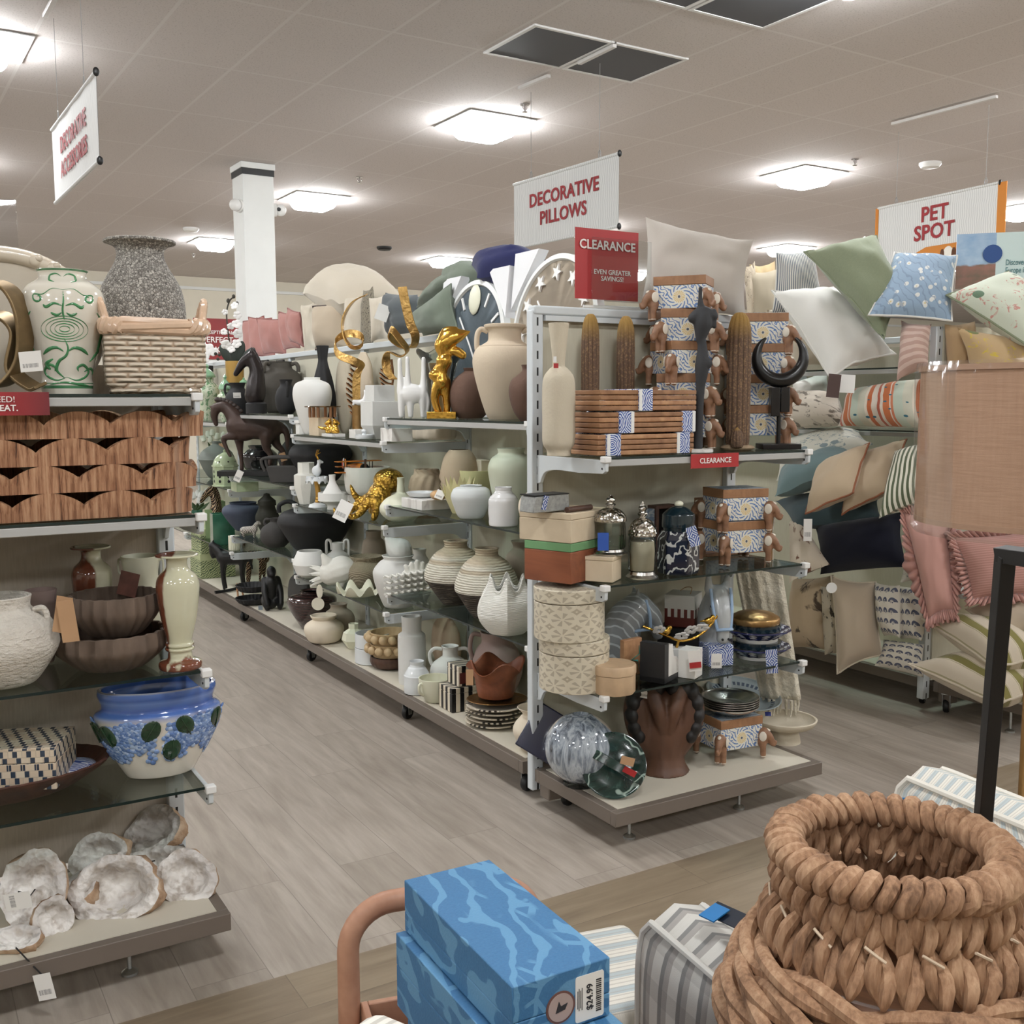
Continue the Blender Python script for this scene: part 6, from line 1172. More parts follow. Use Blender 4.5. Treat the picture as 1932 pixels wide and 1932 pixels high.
# middle glass shelf
Pc = onz(1076, 1062, SH['e2'][1])          # near corner of the box pile
k = dep(Pc)/F
mg = plain('grass_green_suede', (112, 156, 110), .9, var=.05)
rzb = .38
def corner_box(name, label, mat, Pn, d, rz, **kw):
    """box whose near corner stands at Pn; rz turns it about that corner, long side to the right"""
    w, l, h = d; M = Matrix.Rotation(rz, 3, 'Z'); return boxat(name, label, 'box', mat, Pn+M @ Vector((w/2, l/2, 0)), d, rz, **kw)
Pn = spot(1077, 'e2', .07)
h1 = zat(Pn, 1027)-Pn.z
corner_box('wooden_box', 'red-brown wooden box with a green lid under the cream box', c_mahog, Pn, (.21, .18, h1), rzb, lid=.026, lidmat=mg)
h2 = zat(Pn, 970)-Pn.z-h1-.001
corner_box('keepsake_box', 'big cream travertine lidded box on the green-lidded box', c_trav, Pn+Vector((0, 0, h1+.001)), (.24, .2, h2), rzb, lid=.02)
pt = Pn+Matrix.Rotation(rzb, 3, 'Z') @ Vector((.0, .1, h1+h2+.002))
q = O('glitter_box', G().prism([(-.075, 0), (.075, 0), (.07, .055), (-.068, .05)], -.035, .035, T=Matrix.Rotation(pi/2, 4, 'X')), plain('grey_glitter', (152, 154, 152), .35, .2, var=.25, vs=90), loc=pt+Vector((-.0, .0, .003)), rz=rzb-.25, label='grey glittered wedge box lying on the cream box', cat='box', bevel=.003)
card(q, (-.03, -.038, .03), .018, .045, -pi/2, m_maj, .1, .2); O('dark_rim', G().box((0, 0, .0535), (.14, .074, .003)), m_black, q)
O('wooden_rod', G().cyl((0, 0, 0), .009, .12, T=Matrix.Rotation(pi/2, 4, 'Y')), c_walnut, loc=Pn+Matrix.Rotation(rzb, 3, 'Z') @ Vector((.02, .03, h1+h2+.0105)), rz=rzb-.1, label='short dark wooden rod lying on the cream box', cat='rod')
Pn2 = spot(1160, 'e2', .015); h3 = zat(Pn2, 1053)-Pn2.z
corner_box('stone_box', 'small cream stone box at the shelf front under the silver-domed jar', c_trav, Pn2+Vector((-.0, .012, 0)), (.09, .12, h3), .62, lid=.012, lift=.004)
m_dom = metal('embossed_silver', (206, 202, 194), .18, .9, 75)
def dome_jar(P, top, w, lab, wick):
    R, H = dims(P, top, w); e = E('domed_jar', P, lab, 'jar')
    O('foot', G().lathe([(0, 0), (R*1.05, 0), (R*1.1, H*.02), (R*.9, H*.05), (R*.85, H*.09), (0, H*.09)], 40), c_silver, e); O('glass', G().lathe([(R*.86, H*.09), (R*.93, H*.12), (R*.96, H*.35), (R*.9, H*.55), (R*.86, H*.56)], 40), c_tint, e)
    O('wax', G().lathe([(0, H*.1), (R*.8, H*.1), (R*.85, H*.35), (R*.8, H*.48), (0, H*.48)], 32), wick, e)
    O('dome', G().lathe(crp([(R*.98, H*.55), (R*1.0, H*.58), (R*.9, H*.66), (R*.6, H*.74), (R*.2, H*.78)], 5)+[(R*.2, H*.8)], 40), m_dom, e)
    O('finial', G().lathe(crp([(R*.2, H*.79), (R*.34, H*.83), (R*.2, H*.86), (R*.3, H*.9), (R*.16, H*.95), (R*.05, H*.985), (0, H)], 4), 24), m_dom, e); return e
m_wax = plain('cream_wax', (206, 194, 168), .6); 
Pj = Pn2+Matrix.Rotation(.62, 3, 'Z') @ Vector((.035, .06, h3+.001))+Vector((0, .012, 0)); Pj = ony(1151, Pj.y, Pj.z)
j1 = dome_jar(Pj, 931, 62, 'glass jar with a silver filigree dome, left one standing on the stone box', c_tint); pxtag(j1, 1138, 1022, dep(Pj)-.06, 21, 34, plain('cobalt_card', (44, 84, 170), .6))
dome_jar(spot(1211, 'e2', .06), 943, 56, 'glass jar with a silver filigree dome, right one full of cream wax', m_wax)
n = N('navy_relief_glaze', .2, coat=.5); v = n.wave(14, n.mapping(scale=(1, 1, .8)), 'DIAGONAL', 10, 2, dscale=2); n.col(n.mix(n.step(v, .82, .9), (18, 24, 44), (196, 198, 194))); m_nrel = n.mat; m_dkt = plain('dark_teal_glaze', (22, 40, 48), .15, var=.1, coat=.5)
P = spot(1279, 'e2', .07); R, H = dims(P, 948, 80); e = E('navy_jar', P, 'dark navy six-sided jar with a floral relief and domed lid', 'jar', .3)
O('body', G().lathe([(0, 0), (R*.92, 0), (R*.97, H*.03), (R, H*.1), (R, H*.5), (R*.8, H*.62), (0, H*.62)], 6), m_nrel, e, sharp=20, bevel=.004); O('neck', G().cyl((0, 0, H*.6), R*.7, H*.06), m_dkt, e)
O('lid', G().lathe(crp([(R*.72, H*.66), (R*.78, H*.68), (R*.76, H*.82), (R*.72, H*.86), (R*.4, H*.94), (R*.12, H*.97)], 3)+[(0, H*.97)], 36), m_dkt, e); O('knob', G().ell((0, 0, H*.995), (R*.25, R*.2, H*.045)), c_ivory, e)
pxtag(e, 1308, 1012, dep(P)-.1, 20, 38, m_maj, -.3)
# wooden frames at the back of the shelf
def open_frame(px, off, w, h, d, lab, rz, mat, inner=None):
    P = spot(px, 'e2', off); e = E('shadow_box', P, lab, 'frame', rz, None); t = .012; g = G()
    for q in (-1, 1): g.box((q*(w/2-t/2), 0, h/2), (t, d, h)); g.box((0, 0, h/2+q*(h/2-t/2)), (w-2*t, d, t))
    O('frame', g, mat, e, bevel=.002); O('back', G().box((0, d/2-.003, h/2), (w-2*t, .004, h-2*t)), inner or m_ltile, e); return e
open_frame(1378, .31, .3, .215, .06, 'large shallow wooden tray standing on edge behind the elephant boxes', -.05, c_acacia, m_ltile)
e = open_frame(1249, .32, .1, .2, .05, 'tall dark wooden niche with tiled sides behind the navy jar', .05, c_walnut, m_black)
for q in (-1, 1): O('tiled_side', G().box((q*.07, 0, .095), (.04, .03, .19)), m_ltile, e, bevel=.001)
P = spot(1452, 'e2', .12); s = dep(P)/F; e = E('metal_tassel', P, 'cluster of thin silver and gold rods leaning at the shelf end', 'ornament', AF+pi/2)
for i in range(6): O('rod', G().tube([((i-2)*2*s, 0, 0), (-10*s+i*3*s, (i % 3)*3*s, 50*s), (-14*s+i*5*s, (i % 2)*6*s, 98*s)], [1.6*s, 1.6*s, 1.2*s], 6), c_silver if i % 2 else c_brass, e)
# lower glass shelf
n = N('bone_flower_inlay', .35); a_, z_ = n.cyl(8); ue = n.comb(a_, n.ma('MULTIPLY', z_, 20), 0.0); x, y, z = n.sep(); tb = n.vm('MULTIPLY', n.comb(x, y, 0.0), (18, 18, 1)); nz = n.ma('ABSOLUTE', n.sep(n.tc('Normal'))[2]); pv = n.mix(n.ma('GREATER_THAN', nz, .8), ue, tb)
f = n.vm('SUBTRACT', n.vm('FRACTION', pv), (.5, .5, 0)); d = n.vm('LENGTH', f); fx_, fy_, _q = n.sep(f); aa = n.ma('ARCTAN2', fy_, fx_); pet = n.ma('MULTIPLY', n.ma('GREATER_THAN', n.ma('SINE', n.ma('MULTIPLY', aa, 6)), .2), n.ma('COMPARE', d, .25, .17))
vo = n.voro(3.0, pv); c = n.mix(n.noise(8), (218, 210, 190), (204, 194, 172)); c = n.mix(n.ma('MULTIPLY', pet, .75), c, (166, 156, 138)); c = n.mix(n.ma('MULTIPLY', n.ma('COMPARE', d, .62, .05), .7), c, (160, 148, 128)); n.col(c); m_bone = n.mat
P = spot(1083, 'e3', .15); R = 66*dep(P)/F; h = zat(P-Vector((0, R, 0)), 1212)-P.z
for i, (pp, lab) in enumerate(((P, 'lower round bone-inlay box with flower pattern'), (P+Vector((-.018, .002, h+.001)), 'upper round bone-inlay box with flower pattern'))):
    o = O('inlay_box', G().cyl((0, 0, 0), R, h*.72, seg=64), m_bone, loc=pp, label=lab, cat='box', group='round bone-inlay boxes', bevel=.002, rz=i*.4); O('lid', G().cyl((0, 0, h*.735), R*1.01, h*.265, seg=64), m_bone, o, bevel=.003)
P = spot(1158, 'e3', .03); R, H = dims(P, 1246, 82); lob = lambda a, z, r: r*(1+.05*abs(math.cos(4*a)))
o = O('scalloped_box', G().lathe([(0, 0), (R*.92, 0), (R*.95, .003), (R*.95, H*.66), (0, H*.66)], 64, rf=lob), plain('fossil_stone', (196, 168, 136), .5, var=.14, vs=18), loc=P, label='small tan scalloped stone box in front of the inlay boxes', cat='box', rz=.3); O('lid', G().lathe([(0, H*.68), (R*.98, H*.68), (R*.98, H*.95), (R*.94, H), (0, H)], 64, rf=lob), bpy.data.materials['fossil_stone'], o)
q = boxat('wooden_plaque', 'small wooden plaque with a turquoise streak standing on the lower shelf', 'plaque', c_mango, spot(1190, 'e3', .16), (.085, .02, .125), .15)
O('turquoise_inlay', G().tube([(.03, -.0105, .01), (.022, -.0105, .05), (-.01, -.0105, .055), (.03, -.0105, .07), (.028, -.0105, .1)], [.003, .008, .004, .007, .002], 6, flat=.2), plain('turquoise_resin', (60, 158, 150), .3), q)
P = spot(1245, 'e3', .075); e = E('bookend', P, 'black and white marble bookend with a curved step', 'bookend', .45); O('upright', G().box((-.045, 0, .065), (.03, .09, .13)).box((.01, 0, .009), (.14, .09, .018)), plain('black_marble', (40, 40, 42), .4, var=.2), e, bevel=.001)
O('step', G().prism([(-.029, .0185), (.05, .0185), (.05, .05), (.044, .066), (.03, .075), (.012, .078), (.004, .1), (.002, .122), (-.029, .122)], -.045, .045, T=Matrix.Rotation(pi/2, 4, 'X')), c_marb, e, bevel=.001)
P = spot(1302, 'e3', .045); s = dep(P)/F; e = boxat('white_box', 'small white marble block with a red and white price tag at the shelf front', 'box', c_marb, P, (.07, .06, .095), .5)
pxtag(e, 1311, 1247, dep(P)-.075, 24, 40, None, -.1); pxtag(e, 1312, 1255, dep(P)-.08, 22, 11, m_red, -.1)
P = spot(1278, 'e3', .15); s = dep(P)/F; zt = zat(P, 1205)-P.z; e = E('gilded_branch', P, 'gilded branch with two small birds and white flowers on a block', 'ornament', AF+pi/2)
O('block', G().box((0, 0, zt*.35), (30*s, 30*s, zt*.7)), c_block, e, bevel=.002)
O('branch', G().tube(cr([(-66*s, 0, zt+24*s), (-40*s, 0, zt+14*s), (-14*s, 0, zt+2*s), (10*s, 0, zt-4*s), (36*s, 0, zt+4*s), (58*s, 0, zt+22*s), (74*s, 0, zt+44*s)], 5), 2.6*s, 8).tube([(-2*s, 0, zt*.7), (2*s, 0, zt-2*s)], 3*s, 8), c_gold, e)
for x, z in ((-22, 14), (58, 34)): b = Blob(); b.ell((x*s, 0, zt+z*s), (9*s, 6*s, 7*s)); b.ell(((x+7)*s, 0, zt+(z+7)*s), 5*s); b.limb([((x-8)*s, 0, zt+z*s), ((x-16)*s, 0, zt+(z-1)*s)], [3*s, 1.5*s]); O('bird', b, c_gold, e, remesh=.003, smooth=1)
for x, z in ((-36, 18), (6, 6), (24, 18), (44, 22)):
    g = G()
    for k in range(6): a = 2*pi*k/6; g.ell((8*s*math.cos(a), 0, 8*s*math.sin(a)), (7*s, 1.4*s, 4.5*s), T=Matrix.Identity(4), seg=10)
    O('flower', g, m_petal, e, M=Matrix.Translation((x*s, -6*s, zt+z*s)) @ Matrix.Rotation(.7, 4, 'X') @ Matrix.Rotation(x, 4, 'Y'))
n = N('grey_blue_crackle', .3, coat=.4); v = n.wave(16, None, 'DIAGONAL', 3, 2); n.col(n.mix(n.step(v, .86, .92), n.mix(n.noise(8), (124, 130, 136), (160, 164, 166)), (196, 204, 210))); m_gbl = n.mat
m_braid = plain('pale_blue_bridle', (150, 176, 206), .4, var=.1)
P = spot(1196, 'e3', .27); s = dep(P)/F; e = E('horse_bust', P, 'blue-grey ceramic horse head in profile with braided bridle, back of lower shelf', 'horse bust', AR+.15); b = Blob()
b.limb([(-30*s, 0, 30*s), (-20*s, 0, 80*s), (6*s, 0, 108*s)], [36*s, 36*s, 30*s]); b.limb([(10*s, 0, 108*s), (34*s, 0, 90*s), (46*s, 0, 56*s)], [26*s, 20*s, 11*s]); b.limb([(-30*s, 0, 44*s), (-24*s, 0, 41*s)], [36*s, 38*s])
for y in (-1, 1): b.limb([(4*s, y*12*s, 128*s), (2*s, y*14*s, 146*s)], [7*s, 2.5*s])
O('head', b, m_gbl, e, remesh=.007, smooth=2); O('bridle', G().tube(cr([(24*s, -25*s, 70*s), (22*s, -27*s, 100*s), (16*s, -20*s, 126*s)], 5), 3.2*s, 8).tube(cr([(46*s, -10*s, 64*s), (20*s, -26*s, 72*s), (-8*s, -30*s, 70*s)], 5), 3.2*s, 8), m_braid, e); O('eye', G().ell((27*s, -17*s, 104*s), 3.4*s), m_black, e)
P = spot(1350, 'e3', .13); s = dep(P)/F; e = E('horse_bust', P, 'pale grey ceramic horse head seen head-on with pricked ears on a patterned base', 'horse bust', AF+.25); b = Blob()
b.limb([(-24*s, 0, 44*s), (-22*s, 0, 90*s), (0, 0, 128*s)], [26*s, 26*s, 22*s]); b.limb([(4*s, 0, 130*s), (22*s, 0, 96*s), (30*s, 0, 62*s)], [22*s, 18*s, 12*s]); b.ell((30*s, 0, 54*s), (12*s, 13*s, 10*s))
for y in (-1, 1): b.limb([(2*s, y*17*s, 142*s), (4*s, y*19*s, 164*s)], [9*s, 6*s])
O('head', b, plain('pale_grey_glaze2', (170, 174, 176), .25, var=.06, coat=.4), e, remesh=.006, smooth=2); O('base', G().box((-4*s, 0, 20*s), (56*s, 50*s, 40*s)), m_maj, e, bevel=.004)
for y in (-1, 1): O('bridle', G().tube(cr([(16*s, y*20*s, 146*s), (26*s, y*19*s, 110*s), (34*s, y*13*s, 70*s)], 5), 3*s, 8), m_braid, e); O('eye', G().ell((20*s, y*19*s, 114*s), 3*s), m_black, e); O('nostril', G().ell((41*s, y*6*s, 55*s), 2.4*s), m_black, e)
O('noseband', G().tube(cr([(36*s, -15*s, 72*s), (44*s, 0, 74*s), (36*s, 15*s, 72*s)], 5), 3*s, 8), m_braid, e); pxtag(e, 1352, 1247, dep(P)-.13, 20, 28, None)
n = N('maroon_fret_inlay', .45); x, y, z = n.sep(); fr = n.ma('ADD', n.ma('MULTIPLY', n.ma('PINGPONG', n.ma('MULTIPLY', n.ma('ADD', x, y), 50), 1.0), .03), .02); n.col(n.mix(n.ma('GREATER_THAN', z, n.ma('ADD', n.ma('MULTIPLY', n.ma('GREATER_THAN', n.ma('FRACT', n.ma('MULTIPLY', n.ma('ADD', x, y), 42)), .5), .03), .035)), (110, 48, 40), (224, 222, 216))); m_fret = n.mat
P = spot(1288, 'e3', .28); q = boxat('inlay_cube', 'white cube box with maroon battlement inlay behind the gilded branch', 'box', m_fret, P+Vector((0, 0, .115)), (.11, .11, .115), .62); boxat('riser', 'dark riser under the white and maroon cube box', 'box', m_black, P, (.15, .15, .114), .62)
O('string_loop', G().tube(cr([(-.02, -.03, .116), (0, -.03, .135), (.03, 0, .13), (.03, .02, .116)], 5), .0015, 6), m_kraft, q)
# navy plates with a brass tin
n = N('navy_flower_glaze', .15, coat=.5); a_, z_ = n.cyl(14); x, y, z = n.sep(); rr_ = n.vm('LENGTH', n.comb(x, y, 0.0)); fa = n.ma('SUBTRACT', n.ma('FRACT', a_), .5); pet = n.ma('MULTIPLY', n.ma('LESS_THAN', n.ma('ABSOLUTE', fa), n.ma('MULTIPLY', n.ma('ABSOLUTE', n.ma('SINE', n.ma('MULTIPLY', rr_, 230))), .32)), n.ma('COMPARE', rr_, .098, .016))
n.col(n.mix(pet, (22, 28, 78), (216, 220, 226))); m_nfl = n.mat
P = spot(1427, 'e3', .13); R = 62*dep(P)/F
for i, lab in enumerate(('lower navy scalloped plate with white daisies', 'upper navy scalloped plate with white daisies')):
    o = O('navy_plate', G().lathe([(0, 0), (R*.55, 0), (R*.6, .01), (R, .04), (R*.99, .045), (R*.6, .02), (0, .016)], 80, rf=lambda a, z, r: r*(1+.02*math.cos(14*a))), m_nfl, loc=P+Vector((0, 0, i*.062)), label=lab, cat='plate', group='navy daisy plates'); O('white_foot', G().cyl((0, 0, -.0), R*.62, .012), c_white, o)
    O('spacer', G().cyl((0, 0, .04), R*.72, .022, seg=48), m_dkt, o)
o = V('brass_tin', 'round brass lidded tin on the navy plates', 'tin', c_brass, 0, P+Vector((-.01, 0, .125)), 0, 1148, 92, [(.98, 0), (1, .05), (1, .45), (.96, .55), (.7, .85), (0.02, 1)], solid=True, sharpp=True)
pxtag(bpy.data.objects['navy_plate.001'], 1456, 1248, dep(P)-.13, 22, 46, m_maj, -.06)
# throw hanging at the corner
n = N('cream_knit', .95, spec=.1); n.b.inputs['Sheen Weight'].default_value = .3; v = n.voro(26); n.col(n.mix(n.noise(40), (206, 198, 178), (220, 213, 196))); n.bump(n.ma('ADD', v, n.noise(80)), .8, .012); m_thr = n.mat
dth = dep((2.8, 2.93, .7)); TLc, TRc, BRc, BLc = D(1386, 1052, dth), D(1474, 1066, dth-.02), D(1512, 1320, dth-.04), D(1438, 1318, dth)
c0_ = (TLc+TRc)/2; e = E('throw_blanket', c0_, 'cream textured throw with a fringe hanging behind the end of the display', 'blanket'); g = G(); nn = 40; vs = []
for i in range(nn+1):
    u = i/nn
    for k in range(25):
        v = k/24; p = (TLc*(1-u)+TRc*u)*(1-v)+(BLc*(1-u)+BRc*u)*v; vs.append(p-c0_+f0*(.009*math.sin(u*11+v*1.5)*(.5+v*.6)+.003*math.sin(u*27)))
fs = [(i*25+k, i*25+k+1, (i+1)*25+k+1, (i+1)*25+k) for i in range(nn) for k in range(24)]
q = O('cloth', g.add(vs, fs), m_thr, e, sharp=0); so = q.modifiers.new('solid', 'SOLIDIFY'); so.thickness = .012
for i in range(9): u = (i+.5)/9; p = BLc*(1-u)+BRc*u-c0_+f0*.016*math.sin(u*13+1.5); O('fringe_strand', G().tube([p, p+Vector((.002, 0, -.03)), p+Vector((.006*math.sin(i*3), 0, -.062))], [.006, .005, .003], 7), m_thr, e)
# base deck
n = N('marbled_glass_ball', .08, coat=.8); v = n.mapping(scale=(5, 5, 1)); st = n.noise(9, v, 5, .65, .6); c = n.ramp(st, [(.3, (52, 56, 66)), (.45, (128, 138, 150)), (.6, (186, 194, 202)), (.75, (104, 112, 124))]); sp = n.ma('LESS_THAN', n.voro(5.5, n.mapping(loc=(.03, .07, .02)), rnd=.6), .33); n.col(n.mix(sp, c, (206, 196, 182))); m_ball = n.mat
P = spot(1095, 'e0', .18); R = 67*dep(P)/F; o = O('glass_ball', G().lathe([(0, R*2*.02)]+[(R*math.sin(t), R-R*math.cos(t)+.0) for t in [pi*k/40 for k in range(5, 38)]]+[(R*.2, R*1.95), (R*.15, R*1.9), (0, R*1.9)], 64), m_ball, loc=P+Vector((0, 0, .003)), rz=.5, label='large grey-blue marbled glass ball vase with pale spots on the base deck', cat='vase'); O('foot', G().cyl((0, 0, -.003), R*.5, .012), c_tint, o)
M = frame_of(Vector((-.45, -.75, .3)), (.6, 0, .8), spot(1062, 'e0', .36)+Vector((-.06, 0, .115))); O('navy_plate', G().box((0, 0, 0), (.17, .17, .014)), plain('navy_glaze', (20, 24, 52), .15, var=.1, coat=.5), M=M, label='square navy dish leaning behind the glass ball', cat='dish', bevel=.005)
n = N('green_serpentine', .15, coat=.4); v = n.noise(9, None, 6, .65, 1.5); c = n.ramp(v, [(.35, (16, 30, 28)), (.55, (32, 58, 52)), (.68, (74, 104, 96))]); n.col(n.mix(n.step(n.wave(4, None, 'DIAGONAL', 14, 3), .985, 1.0), c, (160, 180, 170))); m_serp = n.mat
P = spot(1168, 'e0', .01); s = dep(P)/F; R = 62*s; cen = P+Vector((.0, .03, R*.93)); nr = (Vector((0, 0, 1))*.42-f0*.9-r0*.15)
e = E('marble_basket', cen, 'round dark green marble dish with an arched handle, tilted toward the aisle', 'dish'); M0 = frame_of(nr, (0.35, 0, 1))
O('dish', G().lathe([(0, -.02), (R*.7, -.02), (R, -.004), (R, .004), (R*.93, .006), (R*.6, -.006), (0, -.008)], 64), m_serp, e, M=M0); pth = [((R*.96)*math.cos(t), 0, .34*R*math.sin(t)) for t in [pi*k/24 for k in range(25)]]
O('handle', G().ribbon([(p, (0, 1, 0)) for p in pth], .03, .01), m_serp, e, M=M0 @ Matrix.Rotation(-.2, 4, 'Z'), bevel=.002); pxtag(e, 1184, 1436, dep(cen)-.075, 26, 16, m_kraft, .25, nm='sticker'); pxtag(e, 1188, 1456, dep(cen)-.06, 26, 12, m_red, .5)
# embracing horses
P = spot(1251, 'e0', .14); s = dep(P)/F; zf = zat(P, 1484); q_ = lambda x, y: ((x-1251)*s, 0, (1484-y)*s); b = Blob()
n = N('carved_two_tone', .5); z = n.sep(n.tc('Generated'))[2]; x = n.sep(n.tc('Generated'))[0]; g1 = n.noise(14, n.mapping(scale=(1, 1, .3)), 4, .6, 1); n.col(n.mix(g1, (66, 44, 34), (108, 74, 54))); m_hrs = n.mat
for sg in (-1, 1):
    X = lambda x: 1251+sg*(x-1251)
    b.limb([q_(X(1272), 1440), q_(X(1292), 1400), q_(X(1298), 1360), q_(X(1286), 1330), q_(X(1266), 1318)], [26*s, 30*s, 29*s, 23*s, 15*s])
    h0 = q_(X(1278), 1328); h1 = q_(X(1266), 1362); h2 = q_(X(1258), 1398); b.limb([(h0[0], -22*s, h0[2]), (h1[0], -34*s, h1[2]), (h2[0], -34*s, h2[2])], [15*s, 14*s, 8*s]); b.limb([(h0[0]+sg*4*s, -24*s, h0[2]+8*s), (h0[0]+sg*8*s, -26*s, h0[2]+20*s)], [5*s, 2*s])
    b.limb([q_(X(1290), 1400), (10*sg*s, -26*s, 60*s), (4*sg*s, -22*s, 40*s)], [12*s, 10*s, 8*s])
b.limb([q_(1251, 1452), q_(1251, 1410), q_(1251, 1360)], [38*s, 40*s, 34*s])
b.tube([q_(1251, 1484), q_(1251, 1470), q_(1251, 1440)], [50*s, 42*s, 34*s], 20)
e = E('horse_pair', P, 'carved brown statue of two embracing horse heads on a flared base', 'statue', AF+pi/2); O('body', b, m_hrs, e, remesh=.006, smooth=2)
m_mane = plain('black_mane', (26, 22, 21), .55, var=.2)
for sg in (-1, 1):
    X = lambda x: 1251+sg*(x-1251); mb = Blob()
    for i, (x, y) in enumerate(((1266, 1322), (1284, 1324), (1300, 1330), (1309, 1350), (1311, 1374), (1306, 1396), (1298, 1412))): p = q_(X(x), y); mb.ell((p[0], -8*s, p[2]), (15*s, 27*s, 18*s))
    
    O('mane', mb, m_mane, e, remesh=.006, smooth=1)
pxtag(e, 1220, 1309, dep(P)-.09, 22, 18, None, .2); pl = O('cord', G().tube([(-20*s, -20*s, 172*s), (6*s, -18*s, 176*s), (14*s, -10*s, 178*s)], .002, 6), m_string, e)
V('bowl', 'cream clay bowl behind the embracing horses', 'bowl', c_sand, 1268, 'e0', .33, 1292, 116, [(.4, 0), (.7, .25), (.95, .75), (1, 1)], .06)
n = N('blue_rim_plate', .25, coat=.3); x, y, z = n.sep(); rr_ = n.vm('LENGTH', n.comb(x, y, 0.0)); a_, z_ = n.cyl(40); dots = n.ma('MULTIPLY', n.ma('COMPARE', rr_, .112, .007), n.ma('LESS_THAN', n.ma('FRACT', a_), .6)); n.col(n.mix(dots, n.mix(n.noise(24), (128, 142, 148), (158, 168, 170)), (64, 78, 96))); m_blp = n.mat
P = spot(1388, 'e0', .33); R = 70*dep(P)/F; O('plate_bowl', G().lathe(vess([(R*.45, 0), (R*.6, .01), (R*.92, .035), (R, .045)], .006), 64), m_blp, M=Matrix.Translation(P+Vector((0, -.03, .115))) @ Matrix.Rotation(.22, 4, 'X'), label='wide grey-blue dish with a dotted rim behind the silver bowls', cat='dish')
boxat('riser', 'hidden dark stand under the wide grey-blue dish', 'box', m_black, P+Vector((0, .0, 0)), (.1, .1, .1))
o = V('pedestal_bowl', 'cream stone pedestal bowl at the right end of the base deck', 'bowl', c_beige, 1480, 'e0', .14, 1346, 118, [(.5, 0), (.5, .02), (.46, .3), (.4, .52), (.55, .58), (.85, .72), (.97, .88), (1, 1)], .07); pxtag(o, 1449, 1347, dep(o.location)-.0, 11, 8, plain('royal_blue_sticker', (34, 50, 130), .5), nm='sticker', tilt=-.6)
# ------------------------------------------------------------------ end display at the left edge
n = N('green_chinoiserie', .12, coat=.7); a_, z_ = n.cyl(6); v = n.comb(a_, n.ma('MULTIPLY', z_, 9), 0.0); w1 = n.wave(1.1, v, 'DIAGONAL', 9, 2, dscale=1.1); w2 = n.noise(2.6, v, 3, .5, 2.2); shade = n.noise(30, None, 3)
k = n.ma('MAXIMUM', n.step(w1, .84, .9), n.step(w2, .62, .66)); zg = n.sep(n.tc('Generated'))[2]; band = n.ma('ADD', n.ma('COMPARE', zg, .055, .012), n.ma('ADD', n.ma('COMPARE', zg, .985, .01), n.ma('COMPARE', zg, .82, .006)))
k = n.ma('MINIMUM', n.ma('ADD', n.ma('MULTIPLY', k, n.ma('MULTIPLY', n.ma('GREATER_THAN', zg, .1), n.ma('LESS_THAN', zg, .97))), band), 1.0); n.col(n.mix(k, (226, 222, 208), n.mix(n.step(shade, .4, .6), (58, 122, 78), (120, 168, 128)))); m_grn = n.mat
def scroll_vase():
    o = V('floral_vase', 'large white baluster vase painted with green scrolls and a peony, on the left end display', 'vase', m_chin, 128, 'w1', .16, 507, 148, [(.6, 0), (.62, .08), (.6, .14), (.68, .25), (.92, .55), (1, .72), (.9, .85), (.6, .93), (.56, .96), (.58, .985), (.62, 1)], .05)
    R, H = o['_R'], o['_H']; o.rotation_euler.z = 0
    PRF = crp([(.6, 0), (.62, .08), (.6, .14), (.68, .25), (.92, .55), (1, .72), (.9, .85), (.6, .93), (.56, .96), (.58, .985), (.62, 1)])
    def rad(h):
        for (r0_, z0_), (r1_, z1_) in zip(PRF, PRF[1:]):
            if z0_ <= h <= z1_: return (r0_+(r1_-r0_)*(h-z0_)/max(1e-6, z1_-z0_))*R
        return PRF[-1][0]*R
    hd = math.atan2(-o.location.y, -o.location.x)
    def on(u, h, sink=0):
        """u across the front in picture pixels from the axis, h height share"""
        r = rad(h)+.0008-sink; a = math.asin(max(-.97, min(.97, u/74*R/r))); q = hd+a; return Vector((r*math.cos(q), r*math.sin(q), h*H))
    def stroke(pts, w, par, mat, nm='painted_stroke'):
        c = cr([(p[0], p[1], 0) for p in pts], 6); n_ = len(c); ws = [max(.12, math.sin(pi*min(1, (i+1)/(n_*.7))*.5)*(1 if i < n_*.75 else (n_-i)/(n_*.25+1e-6)))*w for i in range(n_)]
        g = G(); g.tube([on(p.x, (730-p.y)/222, q*.72) for p, q in zip(c, ws)], ws, 6, flat=1); return g
    return o, on, stroke
n = N('white_china_glaze', .12, coat=.7); zg = n.sep(n.tc('Generated'))[2]; band = n.ma('MINIMUM', n.ma('ADD', n.ma('COMPARE', zg, .055, .012), n.ma('ADD', n.ma('COMPARE', zg, .99, .008), n.ma('COMPARE', zg, .085, .004))), 1.0); n.col(n.mix(band, (224, 219, 206), (70, 128, 88))); m_chin = n.mat
m_gp = plain('green_brushwork', (62, 124, 80), .15, var=.35, vs=30, coat=.6)
o, on, stroke = scroll_vase(); allg = G()
def sp(cx, cyy, r, turns=1.4, a0=0, sg=1): return [(cx+sg*r*(1-.72*i/11)*math.cos(a0+turns*2*pi*i/11), cyy+r*(1-.72*i/11)*math.sin(a0+turns*2*pi*i/11)) for i in range(12)]
S = []
